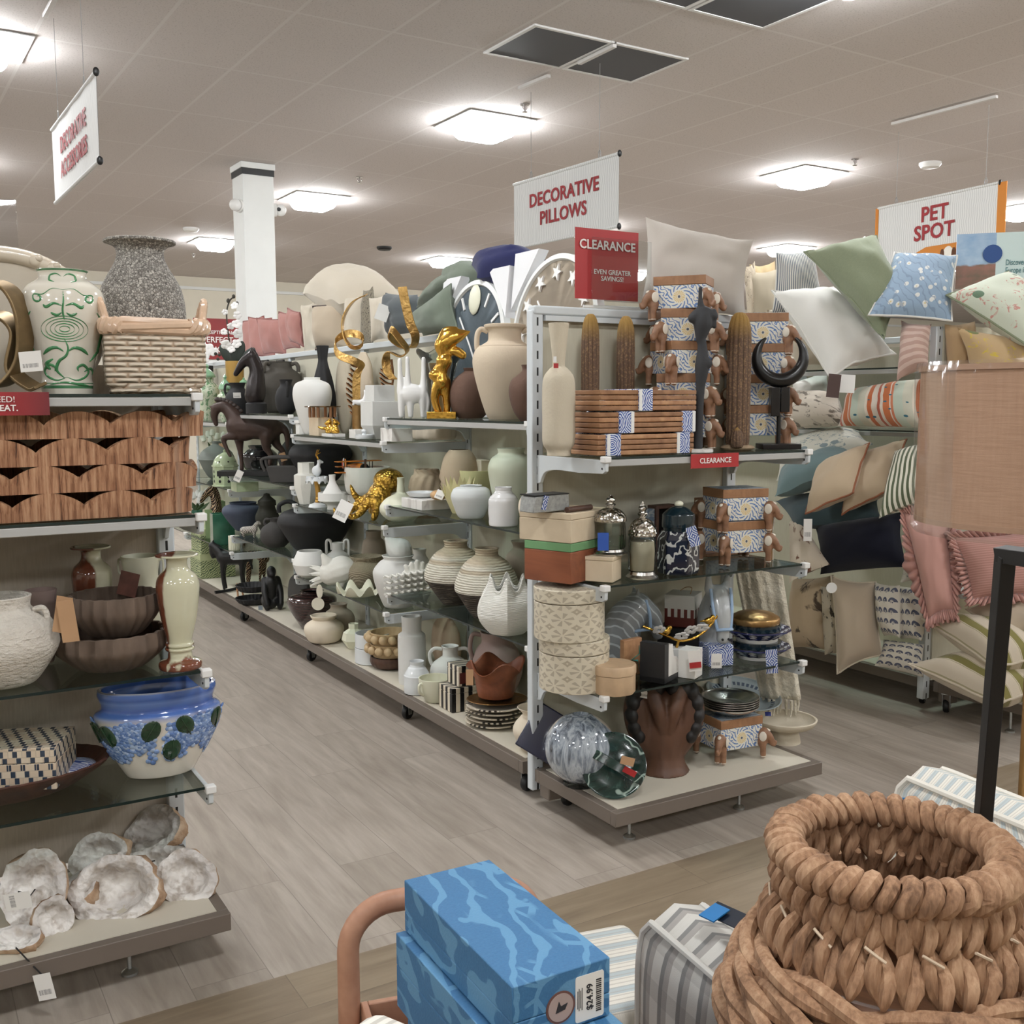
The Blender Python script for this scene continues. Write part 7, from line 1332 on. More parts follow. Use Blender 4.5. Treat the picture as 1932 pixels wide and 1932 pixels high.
for sg in (-1, 1):
    S += [([(0, 548), (sg*18, 546), (sg*34, 556)]+sp(sg*42, 562, 10, 1.2, -2.2, sg)[2:], .0035), ([(sg*2, 522), (sg*10, 517), (sg*20, 520), (sg*22, 530), (sg*14, 533)], .003), ([(sg*56, 585), (sg*62, 600), (sg*60, 625), (sg*52, 650), (sg*40, 672)], .009), ([(sg*62, 590), (sg*66, 612), (sg*58, 645)], .006),
          ([(sg*3, 576), (sg*16, 572), (sg*28, 578), (sg*34, 574)], .005), ([(sg*4, 588), (sg*12, 592), (sg*22, 588)], .004), ([(sg*4, 655), (sg*14, 648), (sg*26, 650), (sg*38, 660)], .006), ([(0, 700), (sg*16, 706), (sg*30, 700), (sg*36, 688), (sg*28, 678), (sg*19, 682), (sg*20, 690)], .005)]
S += [([(0, 550), (0, 566), (-2, 584), (0, 600)], .003), ([(-2, 632), (4, 648), (0, 662), (-12, 672), (-16, 688), (-4, 702)], .005), ([(-22, 668), (-32, 676), (-26, 686)], .007), ([(30, 690), (40, 684), (46, 696)], .005), ([(-30, 714), (-6, 710), (20, 713), (38, 716)], .004)]
for k_ in range(5): rr_ = 8+k_*7; S.append(([(rr_*1.1*math.cos(t)-4*0, 616+rr_*.62*math.sin(t)) for t in [pi*(.95+1.1*i/10) for i in range(11)]], .0014)); S.append(([(rr_*1.1*math.cos(t), 616+rr_*.6*math.sin(t)) for t in [pi*(-.05+1.1*i/10) for i in range(11)]], .0014))
for pts, w in S: g_ = stroke(pts, w, o, m_gp); allg.add(g_.v, g_.f)
O('painted_scrolls', allg, m_gp, o, sharp=0)['kind'] = 'stuff'
n = N('pebble_mosaic', .75); v = n.voro(150); vc = n.voro(150, out='Color'); k = n.sep(vc)[0]; n.col(n.mix(n.step(n.voro(150, feature='DISTANCE_TO_EDGE'), .02, .12), (84, 80, 76), n.mix(k, (120, 116, 110), (196, 192, 184)))); n.bump(n.ma('SUBTRACT', 1.0, v), .7, .005); m_peb = n.mat
V('mosaic_vase', 'tall grey pebble-mosaic vase with a wide lip behind the woven ceramic basket', 'vase', m_peb, 275, 'w1', .3, 449, 156, [(.55, 0), (.75, .1), (.97, .4), (1, .55), (.9, .7), (.62, .84), (.54, .9), (.57, .95), (.74, .98), (.82, .985), (.82, 1)], .06, seg=64)
# woven ceramic basket
n = N('woven_cream_glaze', .16, coat=.6); x, y, z = n.sep(); u = n.ma('ADD', x, y); ro = n.ma('FLOOR', n.ma('MULTIPLY', z, 80)); bl = n.ma('FRACT', n.ma('ADD', n.ma('MULTIPLY', u, 19), n.ma('MULTIPLY', n.ma('MODULO', ro, 2.0), .5)))
hh = n.ma('MULTIPLY', n.ma('SINE', n.ma('MULTIPLY', bl, pi)), n.ma('ABSOLUTE', n.ma('SINE', n.ma('MULTIPLY', z, 80*pi)))); n.col(n.mix(n.step(hh, .05, .35), (176, 152, 128), (226, 212, 192))); n.bump(hh, .9, .012); m_wov = n.mat
m_brd = plain('rosy_braid_glaze', (214, 184, 158), .18, var=.1, vs=30, coat=.6)
P = spot(294, 'w1', .1); s = dep(P)/F; bw, bd, bh = 172*s*1.05, .13, zat(P-f0*.09, 609)-P.z
e = E('ceramic_basket', P, 'cream woven-look ceramic basket with braided rim and two loop handles', 'basket', -.12); g = G(); rings = []
for w_, z_ in ((.8, 0), (.84, .06), (.97, .13), (.99, .3), (1, .95), (.96, .97)): rings.append([(x*bw/2*w_, y*bd/2*w_, z_*bh) for x, y in rsq(1, .35, 8)])
rings.append([(x*bw/2*.92, y*bd/2*.9, .9*bh) for x, y in rsq(1, .35, 8)]); rings.append([(x*bw/2*.8, y*bd/2*.78, .1*bh) for x, y in rsq(1, .35, 8)])
loft(g, rings, cap0=True, cap1=True); O('body', g, m_wov, e)
rim = [(x*bw/2*.99, y*bd/2*.99) for x, y in rsq(1, .35, 14)]
for ph in (0, 2*pi/3, 4*pi/3): O('rim_strand', G().tube([(x*(1+.035*math.cos(i*.8+ph)), y*(1+.05*math.cos(i*.8+ph)), bh*.965+.011*math.sin(i*.8+ph)) for i, (x, y) in enumerate(rim)], .0115, 8, closed=True), m_brd, e)
for sg in (-1, 1):
    for ph in (0, pi): O('handle', G().tube([(sg*(bw/2-.008+.012*math.sin(pi*t)), -.045+.09*t, bh*.97+.062*math.sin(pi*t)**.7+.004*math.sin(t*22+ph)) for t in [i/20 for i in range(21)]], .009, 8), m_brd, e)
O('foot_braid', G().tube([(x*.83, y*.83, .008+.003*math.sin(i*.9)) for i, (x, y) in enumerate(rim)], .009, 8, closed=True), m_wov, e)
# brass ribbon ring sculpture, cut by the picture edge
P = spot(2, 'w1', .14); s = dep(P)/F; e = E('brass_knot', P, 'aged brass ribbon knot sculpture at the left edge with a white price tag', 'sculpture', AF+pi/2); n = N('aged_brass_leaf', .45, .8); n.col(n.mix(n.noise(22, detail=5), (92, 76, 54), (158, 134, 98))); m_agb = n.mat
cc = lambda pts: cr([(x*s, y*s, z*s) for x, y, z in pts], 7)
p1 = cc([(-60, 0, 40), (-20, -10, 190), (20, 0, 200), (48, 0, 150), (44, 4, 70), (10, 0, 20), (-40, 0, 12)]); O('ribbon', G().ribbon([(p, (.25, 1, .1)) for p in p1], 44*s, .008), m_agb, e, bevel=.002)
p2 = cc([(-60, 20, 120), (-10, 16, 150), (30, 10, 120), (20, 6, 50), (60, 0, 14), (78, -4, 16)]); O('ribbon', G().ribbon([(p, (.2, 1, .3)) for p in p2], 38*s, .008), m_agb, e, bevel=.002); pxtag(e, 58, 682, dep(P)-.12, 42, 38, None, -.08)
# big oval rose frame behind
n = N('cream_gloss_frame', .3, coat=.3); n.col((214, 202, 184)); P = spot(10, 'w1', .37); s = dep(P)/F; zc = zat(P, 620)-P.z
e = E('oval_mirror', P, 'large cream oval frame with moulded roses behind the green vase', 'mirror', 0); O('frame', G().tube([(170*s*math.cos(t), 0, zc+138*s*math.sin(t)) for t in [2*pi*i/64 for i in range(64)]], 15*s, 12, closed=True), n.mat, e); O('mirror_glass', G().lathe([(0, 0), (165*s, 0), (165*s, .006), (0, .006)], 64, T=Matrix.Translation((0, .005, zc)) @ Matrix.Rotation(pi/2, 4, 'X'), fy=.81), plain('matte_ivory_panel', (196, 186, 170), .6), e)
for i, t in enumerate((.25, .42, .6, .75, 1.0, 1.2)): O('rose', G().ell((172*s*math.cos(t), -10*s, zc+138*s*math.sin(t)), (13*s, 8*s, 12*s)).ell((172*s*math.cos(t)+6*s, -16*s, zc+138*s*math.sin(t)+4*s), (7*s, 5*s, 7*s)), n.mat, e)
# signs
a, b_ = aty(-60, 743, YW-.006), aty(92, 743, YW-.006); e = E('shelf_sign', Vector(((a.x+b_.x)/2, YW-.0085, SH['w1'][1]-.035)), 'red promotional strip ending NEED! and REPEAT. on the left top shelf front', 'sign'); n = N('red_fade', .45); x = n.sep(n.tc('Generated'))[0]; n.col(n.mix(x, (176, 40, 44), (112, 36, 42))); O('strip', G().box((0, 0, .012), (b_.x-a.x, .002, .052)), n.mat, e)
text('NEED!', .019, m_wlet, e, Matrix.Translation(((b_.x-a.x)/2-.07, -.003, .021)) @ Matrix.Rotation(pi/2, 4, 'X'), .004, 'RIGHT'); text('REPEAT.', .019, m_wlet, e, Matrix.Translation(((b_.x-a.x)/2-.065, -.003, .002)) @ Matrix.Rotation(pi/2, 4, 'X'), .02, 'RIGHT')
P = spot(10, 'w1', .43); e = E('sign_holder', P, 'empty clear acrylic sign holder rising at the upper left edge', 'sign holder', AF+pi/2+.1); s = dep(P)/F; zt, zb = zat(P, 376)-P.z, zat(P, 490)-P.z
O('clear_sheet', G().box((-10*s, 0, (zt+0)/2), (96*s, .004, zt)), glassy('frosty_acrylic', (250, 251, 252), .6, 1), e, bevel=.001); O('foot', G().box((-10*s, 0, .004), (96*s, .08, .006)), m_clear, e)
# scalloped wooden trays
n = N('split_bark_wood', .85); x, y, z = n.sep(); st = n.noise(60, n.mapping(scale=(1.6, 1.6, .06)), 4, .7); bl = n.noise(9, n.mapping(scale=(1, 1, .05)), 3); c = n.ramp(st, [(.32, (66, 42, 30)), (.42, (142, 98, 70)), (.55, (178, 134, 102)), (.75, (202, 164, 130))]); c = n.mix(n.step(bl, .6, .68), c, sc((160, 132, 112), 1)); n.col(c); n.bump(st, .8, .01); m_bark = n.mat
def bark_tray(xr_px, yt, yb, lab, k, zoff):
    """tray whose right end shows at xr_px; wall top/bottom at yt/yb in the picture"""
    P = spot(xr_px-150, 'w2', .15); fr_y = YW+.02+.006*k; PR = ony(xr_px, fr_y+.05, 1.2); w, d = .62+.03*(k % 2), .3; cx = PR.x-w/2; z0 = SH['w2'][1]+zoff; Q = Vector((cx, fr_y+d/2, z0)); h = .0635
    g = G(); out = rsq(1, .42, 10); per = []; L_ = 0
    pts = [(x*w/2, y*d/2) for x, y in out]; dense = []
    for i in range(len(pts)):
        a_, b2 = Vector(pts[i]), Vector(pts[(i+1) % len(pts)]); m = max(1, int((b2-a_).length/.008)); dense += [a_.lerp(b2, q/m) for q in range(m)]
    cum = [0]
    for i in range(1, len(dense)): cum.append(cum[-1]+(dense[i]-dense[i-1]).length)
    tot = cum[-1]+(dense[0]-dense[-1]).length; ns = round(tot/.15); prof = [abs(math.sin(pi*ns*c/tot+k)) for c in cum]; top = [h*(.5+.5*p**.75) for p in prof]
    rings = [[(p.x, p.y, 0) for p in dense], [(p.x*1.0, p.y*1.0, h*.3) for p in dense], [(p.x*1.012, p.y*1.02, t) for p, t in zip(dense, top)], [(p.x*.955, p.y*.92, t-.002) for p, t in zip(dense, top)], [(p.x*.95, p.y*.915, .012) for p in dense]]
    loft(g, rings, cap0=True, cap1=True); O('scalloped_tray', g, m_bark, loc=Q, label=lab, cat='tray', group='scalloped wooden trays', sharp=50)
    return h
zz = 0
for k, (xr, yt, yb, lab) in enumerate(((362, 922, 980, 'bottom scalloped bark-edged wooden tray of the stack of four'), (372, 873, 935, 'second scalloped bark-edged wooden tray from the bottom'), (360, 829, 886, 'third scalloped bark-edged wooden tray from the bottom'), (388, 776, 831, 'topmost scalloped bark-edged wooden tray, reaching farthest right'))): h = bark_tray(xr, yt, yb, lab, k, .001+zz); zz += .0625
# third shelf
n = N('rough_white_plaster', .95); v = n.noise(55, n.mapping(scale=(1, 1, 2)), 4, .6); n.col(n.mix(v, (208, 200, 188), (230, 224, 214))); n.bump(v, 1, .012); m_plas = n.mat
o = V('rough_jug', 'rough white plaster jug with a small handle at the left edge', 'jug', m_plas, 8, 'w3', .12, 1117, 200, [(.45, 0), (.62, .05), (.95, .35), (1, .5), (.88, .7), (.58, .84), (.52, .9), (.55, 1)], .06); handle(o, AR+.1, [(.6, .84), (.76, .86), (.84, .78), (.82, .66)], .055)
V('mauve_pot', 'mauve clay pot behind the rough white jug', 'pot', c_mauve, 84, 'w3', .3, 1110, 56, [(.6, 0), (.9, .3), (1, .6), (.9, .85), (1, 1)])
n = N('fluted_driftwood', .85); g1 = n.noise(26, n.mapping(scale=(1, 1, .4)), 4); n.col(n.mix(g1, (78, 66, 58), (124, 106, 92))); m_flu = n.mat
P = spot(212, 'w3', .15); R = 101*dep(P)/F; hB = 84*dep(P)/F*.98
for i, (dx, Rk, hh, dz, lab) in enumerate(((0, R, hB*.86, 0, 'lower fluted grey-brown wooden bowl of the nested pair'), (.012, R*.8, hB*.95, hB*.74, 'upper fluted grey-brown wooden bowl of the nested pair'))):
    q = O('fluted_bowl', G().lathe(vess([(Rk*.45, 0), (Rk*.62, hh*.08), (Rk*.95, hh*.5), (Rk, hh*.75), (Rk*.98, hh)], Rk*.06), 132, rf=lobes(22, .032)), m_flu, loc=P+Vector((dx, 0, dz+.001)), rz=.1*i, label=lab, cat='bowl', group='fluted wooden bowls')
    if i: pxtag(q, 118, 1160, dep(P)-.2, 30, 70, m_kraft, .18); pxtag(q, 128, 1172, dep(P)-.21, 32, 80, m_kraft, -.12)
n = N('onyx_red_green', .1, coat=.7); v = n.noise(5, n.mapping(scale=(1, 1, .5)), 4, .6, 1); x, y, z = n.sep(); k = n.step(n.ma('ADD', n.ma('MULTIPLY_ADD', x, -.859, n.ma('MULTIPLY', y, .512)), n.ma('MULTIPLY', n.ma('SUBTRACT', v, .5), .05)), .013, .018); z = n.sep(n.tc('Generated'))[2]; k2 = n.ma('MULTIPLY', n.step(n.noise(9, detail=4), .5, .55), n.ma('LESS_THAN', z, .22)); k = n.ma('MAXIMUM', k, k2); n.col(n.mix(k, n.mix(n.noise(12), (196, 194, 164), (218, 216, 192)), n.mix(n.noise(30), (86, 42, 30), (134, 80, 58)))); m_onyx = n.mat
pr = [(.92, 0), (1.0, .012), (.98, .06), (.62, .085), (.56, .13), (.55, .155), (.66, .165), (.68, .185), (.55, .195), (.66, .205), (.64, .23), (.56, .24), (.8, .42), (1, .68), (.92, .8), (.56, .87), (.48, .93), (.56, .97), (.94, .985), (1, .99), (1, 1)]
V('onyx_vase', 'green and red-brown onyx vase standing in front at the shelf end', 'vase', m_onyx, 341, 'w3', .05, 1043, 78, pr, .1, sharp=60)
V('onyx_vase', 'green and red-brown onyx vase at the back, behind the fluted bowls', 'vase', m_onyx, 180, 'w3', .33, 1029, 72, pr, .1, sharp=60, rz=1.0)
o = V('handled_vase', 'cream glazed vase with curled handles behind the front onyx vase', 'vase', c_ivory, 272, 'w3', .3, 1046, 76, [(.6, 0), (.95, .3), (1, .5), (.85, .72), (.8, .82), (.92, .97), (.95, 1)], .06)
for a in (AL, AR): handle(o, a, [(.9, .95), (1.08, .96), (1.1, .84), (.95, .8)], .05)
pxtag(o, 242, 1102, dep(o.location)-.12, 36, 46, plain('photo_card', (96, 62, 54), .5, var=.6, vs=30), .25)
# fourth shelf
n = N('hydrangea_glaze', .1, coat=.8); z = n.sep(n.tc('Generated'))[2]; n.col(n.ramp(z, [(0, (222, 216, 204)), (.66, (226, 220, 208)), (.74, (92, 124, 190)), (.8, (66, 98, 172)), (.88, (110, 142, 206)), (.92, (70, 104, 178)), (.98, (84, 118, 190)), (1, (196, 196, 200))])); m_hyd = n.mat
P = spot(303, 'w4', .17); R, H = dims(P, 1278, 226); e = E('hydrangea_planter', P, 'oval white planter with blue hydrangeas in relief and a blue collar', 'planter', -.12); fy = .62
prf = [(.52, 0), (.56, .03), (.72, .22), (.93, .5), (1, .68), (.99, .74), (.9, .78), (.89, .84), (.94, .94), (.93, 1)]
O('body', G().lathe(vess([(r*R, z*H) for r, z in prf], .01), 72, fy=fy), m_hyd, e); pc = crp(prf)
def rad(h):
    for (a0, b0), (a1, b1) in zip(pc, pc[1:]):
        if b0 <= h <= b1: return a0+(a1-a0)*(h-b0)/max(1e-6, b1-b0)
    return 1
m_pet = [plain('hydrangea_blue_%d' % i, c, .15, var=.2, vs=60, coat=.6) for i, c in enumerate(((92, 122, 176), (124, 152, 198), (164, 184, 216)))]
gs = [G(), G(), G()]; rnd = random.Random(5)
for i in range(620):
    t = rnd.uniform(-pi, 0); cl = .5+.12*math.sin(t*5.2); h = rnd.gauss(cl-.02, .095)
    if not .24 < h < .68: continue
    if math.sin(t*5.2+.6) < -.8: continue
    r = rad(h)*R; nrm = Vector((math.cos(t)*fy, math.sin(t), -.35)).normalized(); M = frame_of(nrm, (0, 0, 1), (r*math.cos(t), r*math.sin(t)*fy, h*H)) @ Matrix.Rotation(rnd.uniform(0, 1.6), 4, 'Z')
    for q in range(4): gs[rnd.choice((0, 0, 1, 1, 2))].ell((.0085*math.cos(q*pi/2), .0085*math.sin(q*pi/2), .001), (.0075, .0075, .003), seg=8, T=M)
for i in range(3): O('hydrangea_petals', gs[i], m_pet[i], e)['kind'] = 'stuff'
m_lf2 = plain('dark_green_leaf_glaze', (28, 54, 36), .2, var=.5, vs=70, coat=.5)
for t, h, a in ((-2.55, .55, .3), (-1.75, .6, -.5), (-1.2, .62, .5), (-1.4, .36, -.1), (-.5, .62, .2), (-2.9, .58, 0)):
    r = rad(h)*R; nrm = Vector((math.cos(t)*fy, math.sin(t), -.25)).normalized(); O('leaf', G().ell((0, 0, .003), (.023, .032, .005), seg=16).tube([(0, -.03, .008), (0, .03, .009)], .0015, 6), m_lf2, e, M=frame_of(nrm, (0, 0, 1), (r*math.cos(t), r*math.sin(t)*fy, h*H)) @ Matrix.Rotation(a, 4, 'Z'))
n = N('blue_cream_inlay', .35); x, y, z = n.sep(); nz = n.ma('ABSOLUTE', n.sep(n.tc('Normal'))[2]); nx = n.ma('ABSOLUTE', n.sep(n.tc('Normal'))[0]); v1 = n.mix(n.ma('GREATER_THAN', nz, .7), n.mix(n.ma('GREATER_THAN', nx, .7), n.comb(x, z, 0.0), n.comb(y, z, 0.0)), n.comb(x, y, 0.0))
b = n.new('ShaderNodeTexBrick'); n.put(b.inputs['Vector'], v1); b.offset = .5; b.inputs['Scale'].default_value = 1; b.inputs['Brick Width'].default_value = .032; b.inputs['Row Height'].default_value = .0165; b.inputs['Mortar Size'].default_value = .0008; b.inputs['Bias'].default_value = -.05
b.inputs['Color1'].default_value = (0, 0, 0, 1); b.inputs['Color2'].default_value = (1, 1, 1, 1); b.inputs['Mortar'].default_value = (.5, .5, .5, 1)
sx = n.sep(v1); row = n.ma('FLOOR', n.ma('MULTIPLY', sx[1], 60.6)); half = n.ma('GREATER_THAN', n.ma('FRACT', n.ma('ADD', n.ma('MULTIPLY', sx[0], 31.25), n.ma('MULTIPLY', row, .27))), .66)
n.col(n.mix(b.outputs['Fac'], n.mix(half, n.mix(b.outputs[0], (206, 184, 160), (224, 212, 192)), n.mix(n.noise(60), (28, 36, 52), (66, 80, 98))), (190, 176, 156))); m_inl = n.mat
P = onz(108, 1489, SH['w4'][1]+.03); M = Matrix.Rotation(-.12, 3, 'Z')
Pn = spot(107, 'w4', .085, .03); h = zat(Pn, 1410)-Pn.z; o = boxat('inlay_box', 'large blue and cream brick-patterned inlay box set in the brown wooden bowl', 'box', m_inl, Pn-Matrix.Rotation(-.42, 3, 'Z') @ Vector((.14, -.085, 0)), (.28, .17, h), -.42, lid=h*.36)
P = spot(10, 'w4', .2); R = 192*dep(P)/F
O('wooden_bowl', G().lathe(vess([(R*.62, 0), (R*.72, .012), (R*.94, .045), (R, .06)], .012), 110, rf=lobes(34, .01), fy=.62), wood('dark_brown_wood', (58, 34, 26), (96, 60, 46), 6), loc=P+Vector((0, .02, .001)), label='wide shallow brown wooden bowl holding the inlay box', cat='bowl')
O('pebble_filler', G().ell((.17, -.0, .035), (.05, .06, .014)), m_maj, loc=P+Vector((0, .02, 0)), label='blue patterned lining visible inside the brown wooden bowl', cat='liner')
# geodes
m_cry = N('quartz_crystals', .35); v = m_cry.noise(26, None, 4, .55); dpt = m_cry.noise(7, None, 3); cc_ = m_cry.mix(m_cry.step(dpt, .4, .65), (196, 190, 186), (236, 232, 227)); m_cry.col(m_cry.mix(m_cry.step(v, .35, .5), (182, 172, 162), cc_)); m_cry.bump(m_cry.ma('ADD', m_cry.voro(70), v), .55, .008); m_cry = m_cry.mat
m_rind = N('geode_rind', .9); v = m_rind.noise(16, None, 5, .6); m_rind.col(m_rind.ramp(v, [(.3, (120, 92, 70)), (.5, (176, 146, 118)), (.7, (206, 184, 160))])); m_rind.bump(v, .9, .015); m_rind = m_rind.mat
def geode(px, py, w, h, lab, off, face, seed, deep=.5, tilt=0, dz=0, tag=None):
    P = spot(px, 'w0', off, dz); s = dep(P)/F; a, b2 = w*s/2, h*s/2; z = zat(P, py)
    cen = Vector((P.x, P.y, max(z, SH['w0'][1]+dz+b2*.75))); g = G(); K, Rn = 44, 12; nz_ = mnoise.noise
    def outl(t): return 1+.16*nz_(Vector((math.cos(t)*1.3, math.sin(t)*1.3, seed*3.1)))+.07*nz_(Vector((math.cos(t)*4, math.sin(t)*4, seed)))
    vs, fs, ms = [], [], []
    for i in range(Rn+1):
        q = i/Rn
        for k in range(K):
            t = 2*pi*k/K; ol = outl(t); r = q*ol; x, y = math.cos(t)*r*a, math.sin(t)*r*b2
            cav = -deep*(a+b2)*.6*max(0, 1-((q*(1+.25*nz_(Vector((math.cos(t)*2, math.sin(t)*2, seed*5)))))/.72)**3) if q < .74 else .0
            j = .12*(a+b2)*.5*nz_(Vector((x/a*5+seed, y/b2*5, seed*2)))*(1 if q < .97 else .3); vs.append((x, y, cav+j))
    base = len(vs)
    for i in range(1, 8):
        q = i/8*pi/2
        for k in range(K):
            t = 2*pi*k/K; ol = outl(t); r = math.cos(q)*ol*(1.04); x, y = math.cos(t)*r*a, math.sin(t)*r*b2; zz_ = -math.sin(q)*(a+b2)*.5*1.15
            nn_ = 1+.14*nz_(Vector((x/a*2+seed, y/b2*2, zz_*20)))+.06*nz_(Vector((x/a*6+seed, y/b2*6, zz_*60))); vs.append((x*nn_, y*nn_, zz_*nn_))
    for i in range(Rn):
        for k in range(K): k2 = (k+1) % K; fs.append((i*K+k, i*K+k2, (i+1)*K+k2, (i+1)*K+k)[::-1] if False else (i*K+k2, i*K+k, (i+1)*K+k, (i+1)*K+k2)); ms.append(0)
    prev = Rn*K
    for i in range(7):
        cur = base+i*K
        for k in range(K): k2 = (k+1) % K; fs.append((prev+k2, prev+k, cur+k, cur+k2)); ms.append(1)
        prev = cur
    fs.append(tuple(prev+k for k in reversed(range(K)))); ms.append(1); g.v = vs; g.f = fs; g.m = ms
    MM = frame_of(face, (0, 0, 1), cen) @ Matrix.Rotation(tilt, 4, 'Z'); MI = MM.inverted(); zf = SH['w0'][1]+dz+.001
    for i, p in enumerate(g.v):
        q = MM @ Vector(p)
        if q.z < zf: q.z = zf; g.v[i] = tuple(MI @ q)
    o = O('geode', g, [m_cry, m_rind], M=MM, label=lab, cat='geode', group='white crystal geodes', sharp=70)
    me = o.data; me.flip_normals() if False else None
    if tag:
        x, y, r = tag; inv = o.matrix_basis.inverted(); d = dep(cen)-max(a, b2)*1.1; T = inv @ (Matrix.Translation(D(x, y, d)) @ Matrix.Rotation(AF+pi/2, 4, 'Z') @ Matrix.Rotation(r, 4, 'Y')); O('price_tag', G().box((0, 0, 0), (.04, .0015, .062)), m_tagw, o, M=T)
        O('cord', G().tube([inv @ D(px, py, d+.03), inv @ D((px+x)/2+8, (py+y)/2, d+.005), inv @ D(x, y-18, d)], .0018, 6), m_string, o)
    return o
fv = -f0+Vector((0, 0, .55))
geode(66, 1678, 122, 150, 'tall grey crystal geode standing at the left edge of the deck', .1, fv+r0*.3, 1, .35, 0, tag=(34, 1700, 1.4))
geode(217, 1711, 176, 124, 'biggest oval white geode with an open hollow, at the front of the deck', .06, fv+r0*.05, 2, .6, .1)
geode(353, 1680, 112, 100, 'white geode at the right front corner of the deck', .06, fv*1.0+r0*.2, 3, .45, -.3)
geode(292, 1624, 128, 72, 'low open geode with orange rind behind the corner geode', .18, Vector((0, 0, 1))-f0*.5, 4, .5, .2, tag=(228, 1632, -.5))
geode(186, 1614, 112, 84, 'rounded grey-white geode in the second row', .2, fv-r0*.1, 5, .4, .3)
geode(288, 1566, 128, 88, 'brown-rimmed geode farthest back against the panel', .34, Vector((0, 0, .8))-f0-r0*.5, 6, .5, .4)
geode(150, 1672, 88, 66, 'small pale geode wedged behind the biggest one', .15, Vector((0, 0, .9))-f0*.5-r0*.4, 7, .3)
geode(102, 1754, 74, 78, 'small honey-coloured geode left of the biggest one', .03, Vector((0, 0, .3))-f0+r0*.8, 8, .4)
geode(30, 1788, 96, 62, 'low sandy geode at the bottom left front edge, its tag hanging below the deck', .0, Vector((0, 0, 1))-f0*.35, 9, .3, tag=(84, 1862, -.2))
# ------------------------------------------------------------------ pillows across the far aisle
f_tick = fabric('navy_ticking', (222, 220, 212), (92, 100, 116), 'stripe', 26); f_sagev = fabric('sage_velvet', (140, 148, 122), (122, 130, 106), s=14, bump=.15, rough=.8); f_wht = fabric('white_linen', (226, 224, 218), (214, 212, 206)); f_blue = fabric('blue_daisy', (150, 172, 194), (226, 226, 220), 'daisy', 9, c3=(220, 200, 140)); f_flor = fabric('pale_green_floral', (208, 214, 196), (196, 138, 128), 'floral', 5, c3=(92, 120, 96)); f_rose = fabric('dusty_rose_knit', (190, 158, 146), (214, 188, 176), 'stripeh', 7); f_tan = fabric('tan_linen', (188, 158, 120)); f_str = fabric('apricot_multi', (1, 1, 1), kind='multi')
f_sketch = fabric('rose_sketch', (216, 206, 192), (110, 100, 90), 'blot', 6); f_bfl = fabric('blue_floral', (212, 210, 198), (124, 140, 146), 'floral', 8); f_teal = fabric('dusty_teal', (116, 136, 138), (102, 124, 128)); f_fl2 = fabric('flax_leaf', (198, 178, 152), (180, 160, 134)); f_grn = fabric('green_stripe', (226, 222, 206), (66, 80, 50), 'stripe', 9); f_dteal = fabric('dark_teal', (66, 82, 86), (56, 70, 76)); f_cow = fabric('cowhide', (216, 204, 186), (110, 64, 44), 'blot', 3.2); f_nvy2 = fabric('midnight_velvet', (24, 26, 40), (20, 22, 34)); f_ruf = fabric('rose_gauze', (206, 160, 150), (194, 148, 138)); f_fan = fabric('blue_fan_print', (222, 216, 202), (70, 78, 104), 'fans', 5); f_olv = fabric('olive_stripe', (222, 210, 190), (134, 128, 66), 'band', 3.2); f_dogp = fabric('dog_print', (200, 180, 152), (72, 60, 52), 'blot', 2.6); f_pip = fabric('cream_piping', (218, 206, 186)); f_rust = fabric('rust_piping', (150, 96, 70))
pq('pillow', 'navy ticking-striped pillow standing behind the white linen one', f_tick, [(1464, 476), (1536, 470), (1560, 600), (1456, 590)], 5.15, .07, seed=31)
pq('pillow', 'quilted cream pillow below the ticking pillow, behind the white one', f_cream, [(1446, 585), (1530, 572), (1560, 690), (1500, 694)], 5.2, .08, seed=32)
pq('pillow', 'white linen pillow tipped forward over the top shelf', f_wht, [(1456, 548), (1572, 540), (1690, 668), (1566, 714)], [5.0, 5.05, 4.75, 4.7], .1, pipe=f_wht, seed=33, pull=.12, wr=.012); o = bpy.data.objects[[k.name for k in COL.objects if k.get('label') == 'white linen pillow tipped forward over the top shelf'][0]]; pxtag(o, 1573, 728, 4.6, 24, 44, plain('brown_card', (74, 54, 50), .5), .1); pxtag(o, 1598, 724, 4.61, 30, 34, m_dome, .05)
pq('pillow', 'large sage velvet pillow standing on its corner', f_sagev, [(1516, 474), (1654, 444), (1706, 560), (1668, 640)], [4.85, 4.85, 4.65, 4.6], .12, pipe=f_sagev, seed=34, pull=.1, wr=.012)
pq('pillow', 'white pillow edge with a label peeking above the sage velvet pillow', f_wht, [(1596, 466), (1632, 445), (1650, 470), (1620, 490)], 5.0, .04, seed=49)
pq('pillow', 'light blue pillow embroidered with white daisies', f_blue, [(1688, 476), (1806, 482), (1796, 606), (1638, 596)], [4.75, 4.65, 4.5, 4.55], .07, pipe=f_wht, seed=35)
pq('pillow', 'pale green floral pillow lying at the right edge, below the travel poster', f_flor, [(1786, 556), (1902, 512), (2010, 600), (1950, 660)], [4.5, 4.6, 4.4, 4.3], .09, pipe=f_sagev, seed=36)
pq('pillow', 'dusty rose knitted pillow with cream stripes hanging at the upright', f_rose, [(1700, 604), (1758, 612), (1752, 690), (1690, 722)], [4.65, 4.55, 4.5, 4.55], .06, seed=37, pull=.12)
pq('pillow', 'plain tan linen pillow right of the upright', f_tan, [(1782, 612), (1840, 606), (1842, 700), (1788, 704)], 4.55, .06, seed=38); pq('pillow', 'tan pillow with a yellow flower print above the lampshade', fabric('tan_flower', (196, 168, 128), (210, 186, 80), 'floral', 4, c3=(110, 120, 70)), [(1806, 618), (1950, 640), (1960, 720), (1838, 720)], 4.45, .08, seed=39)
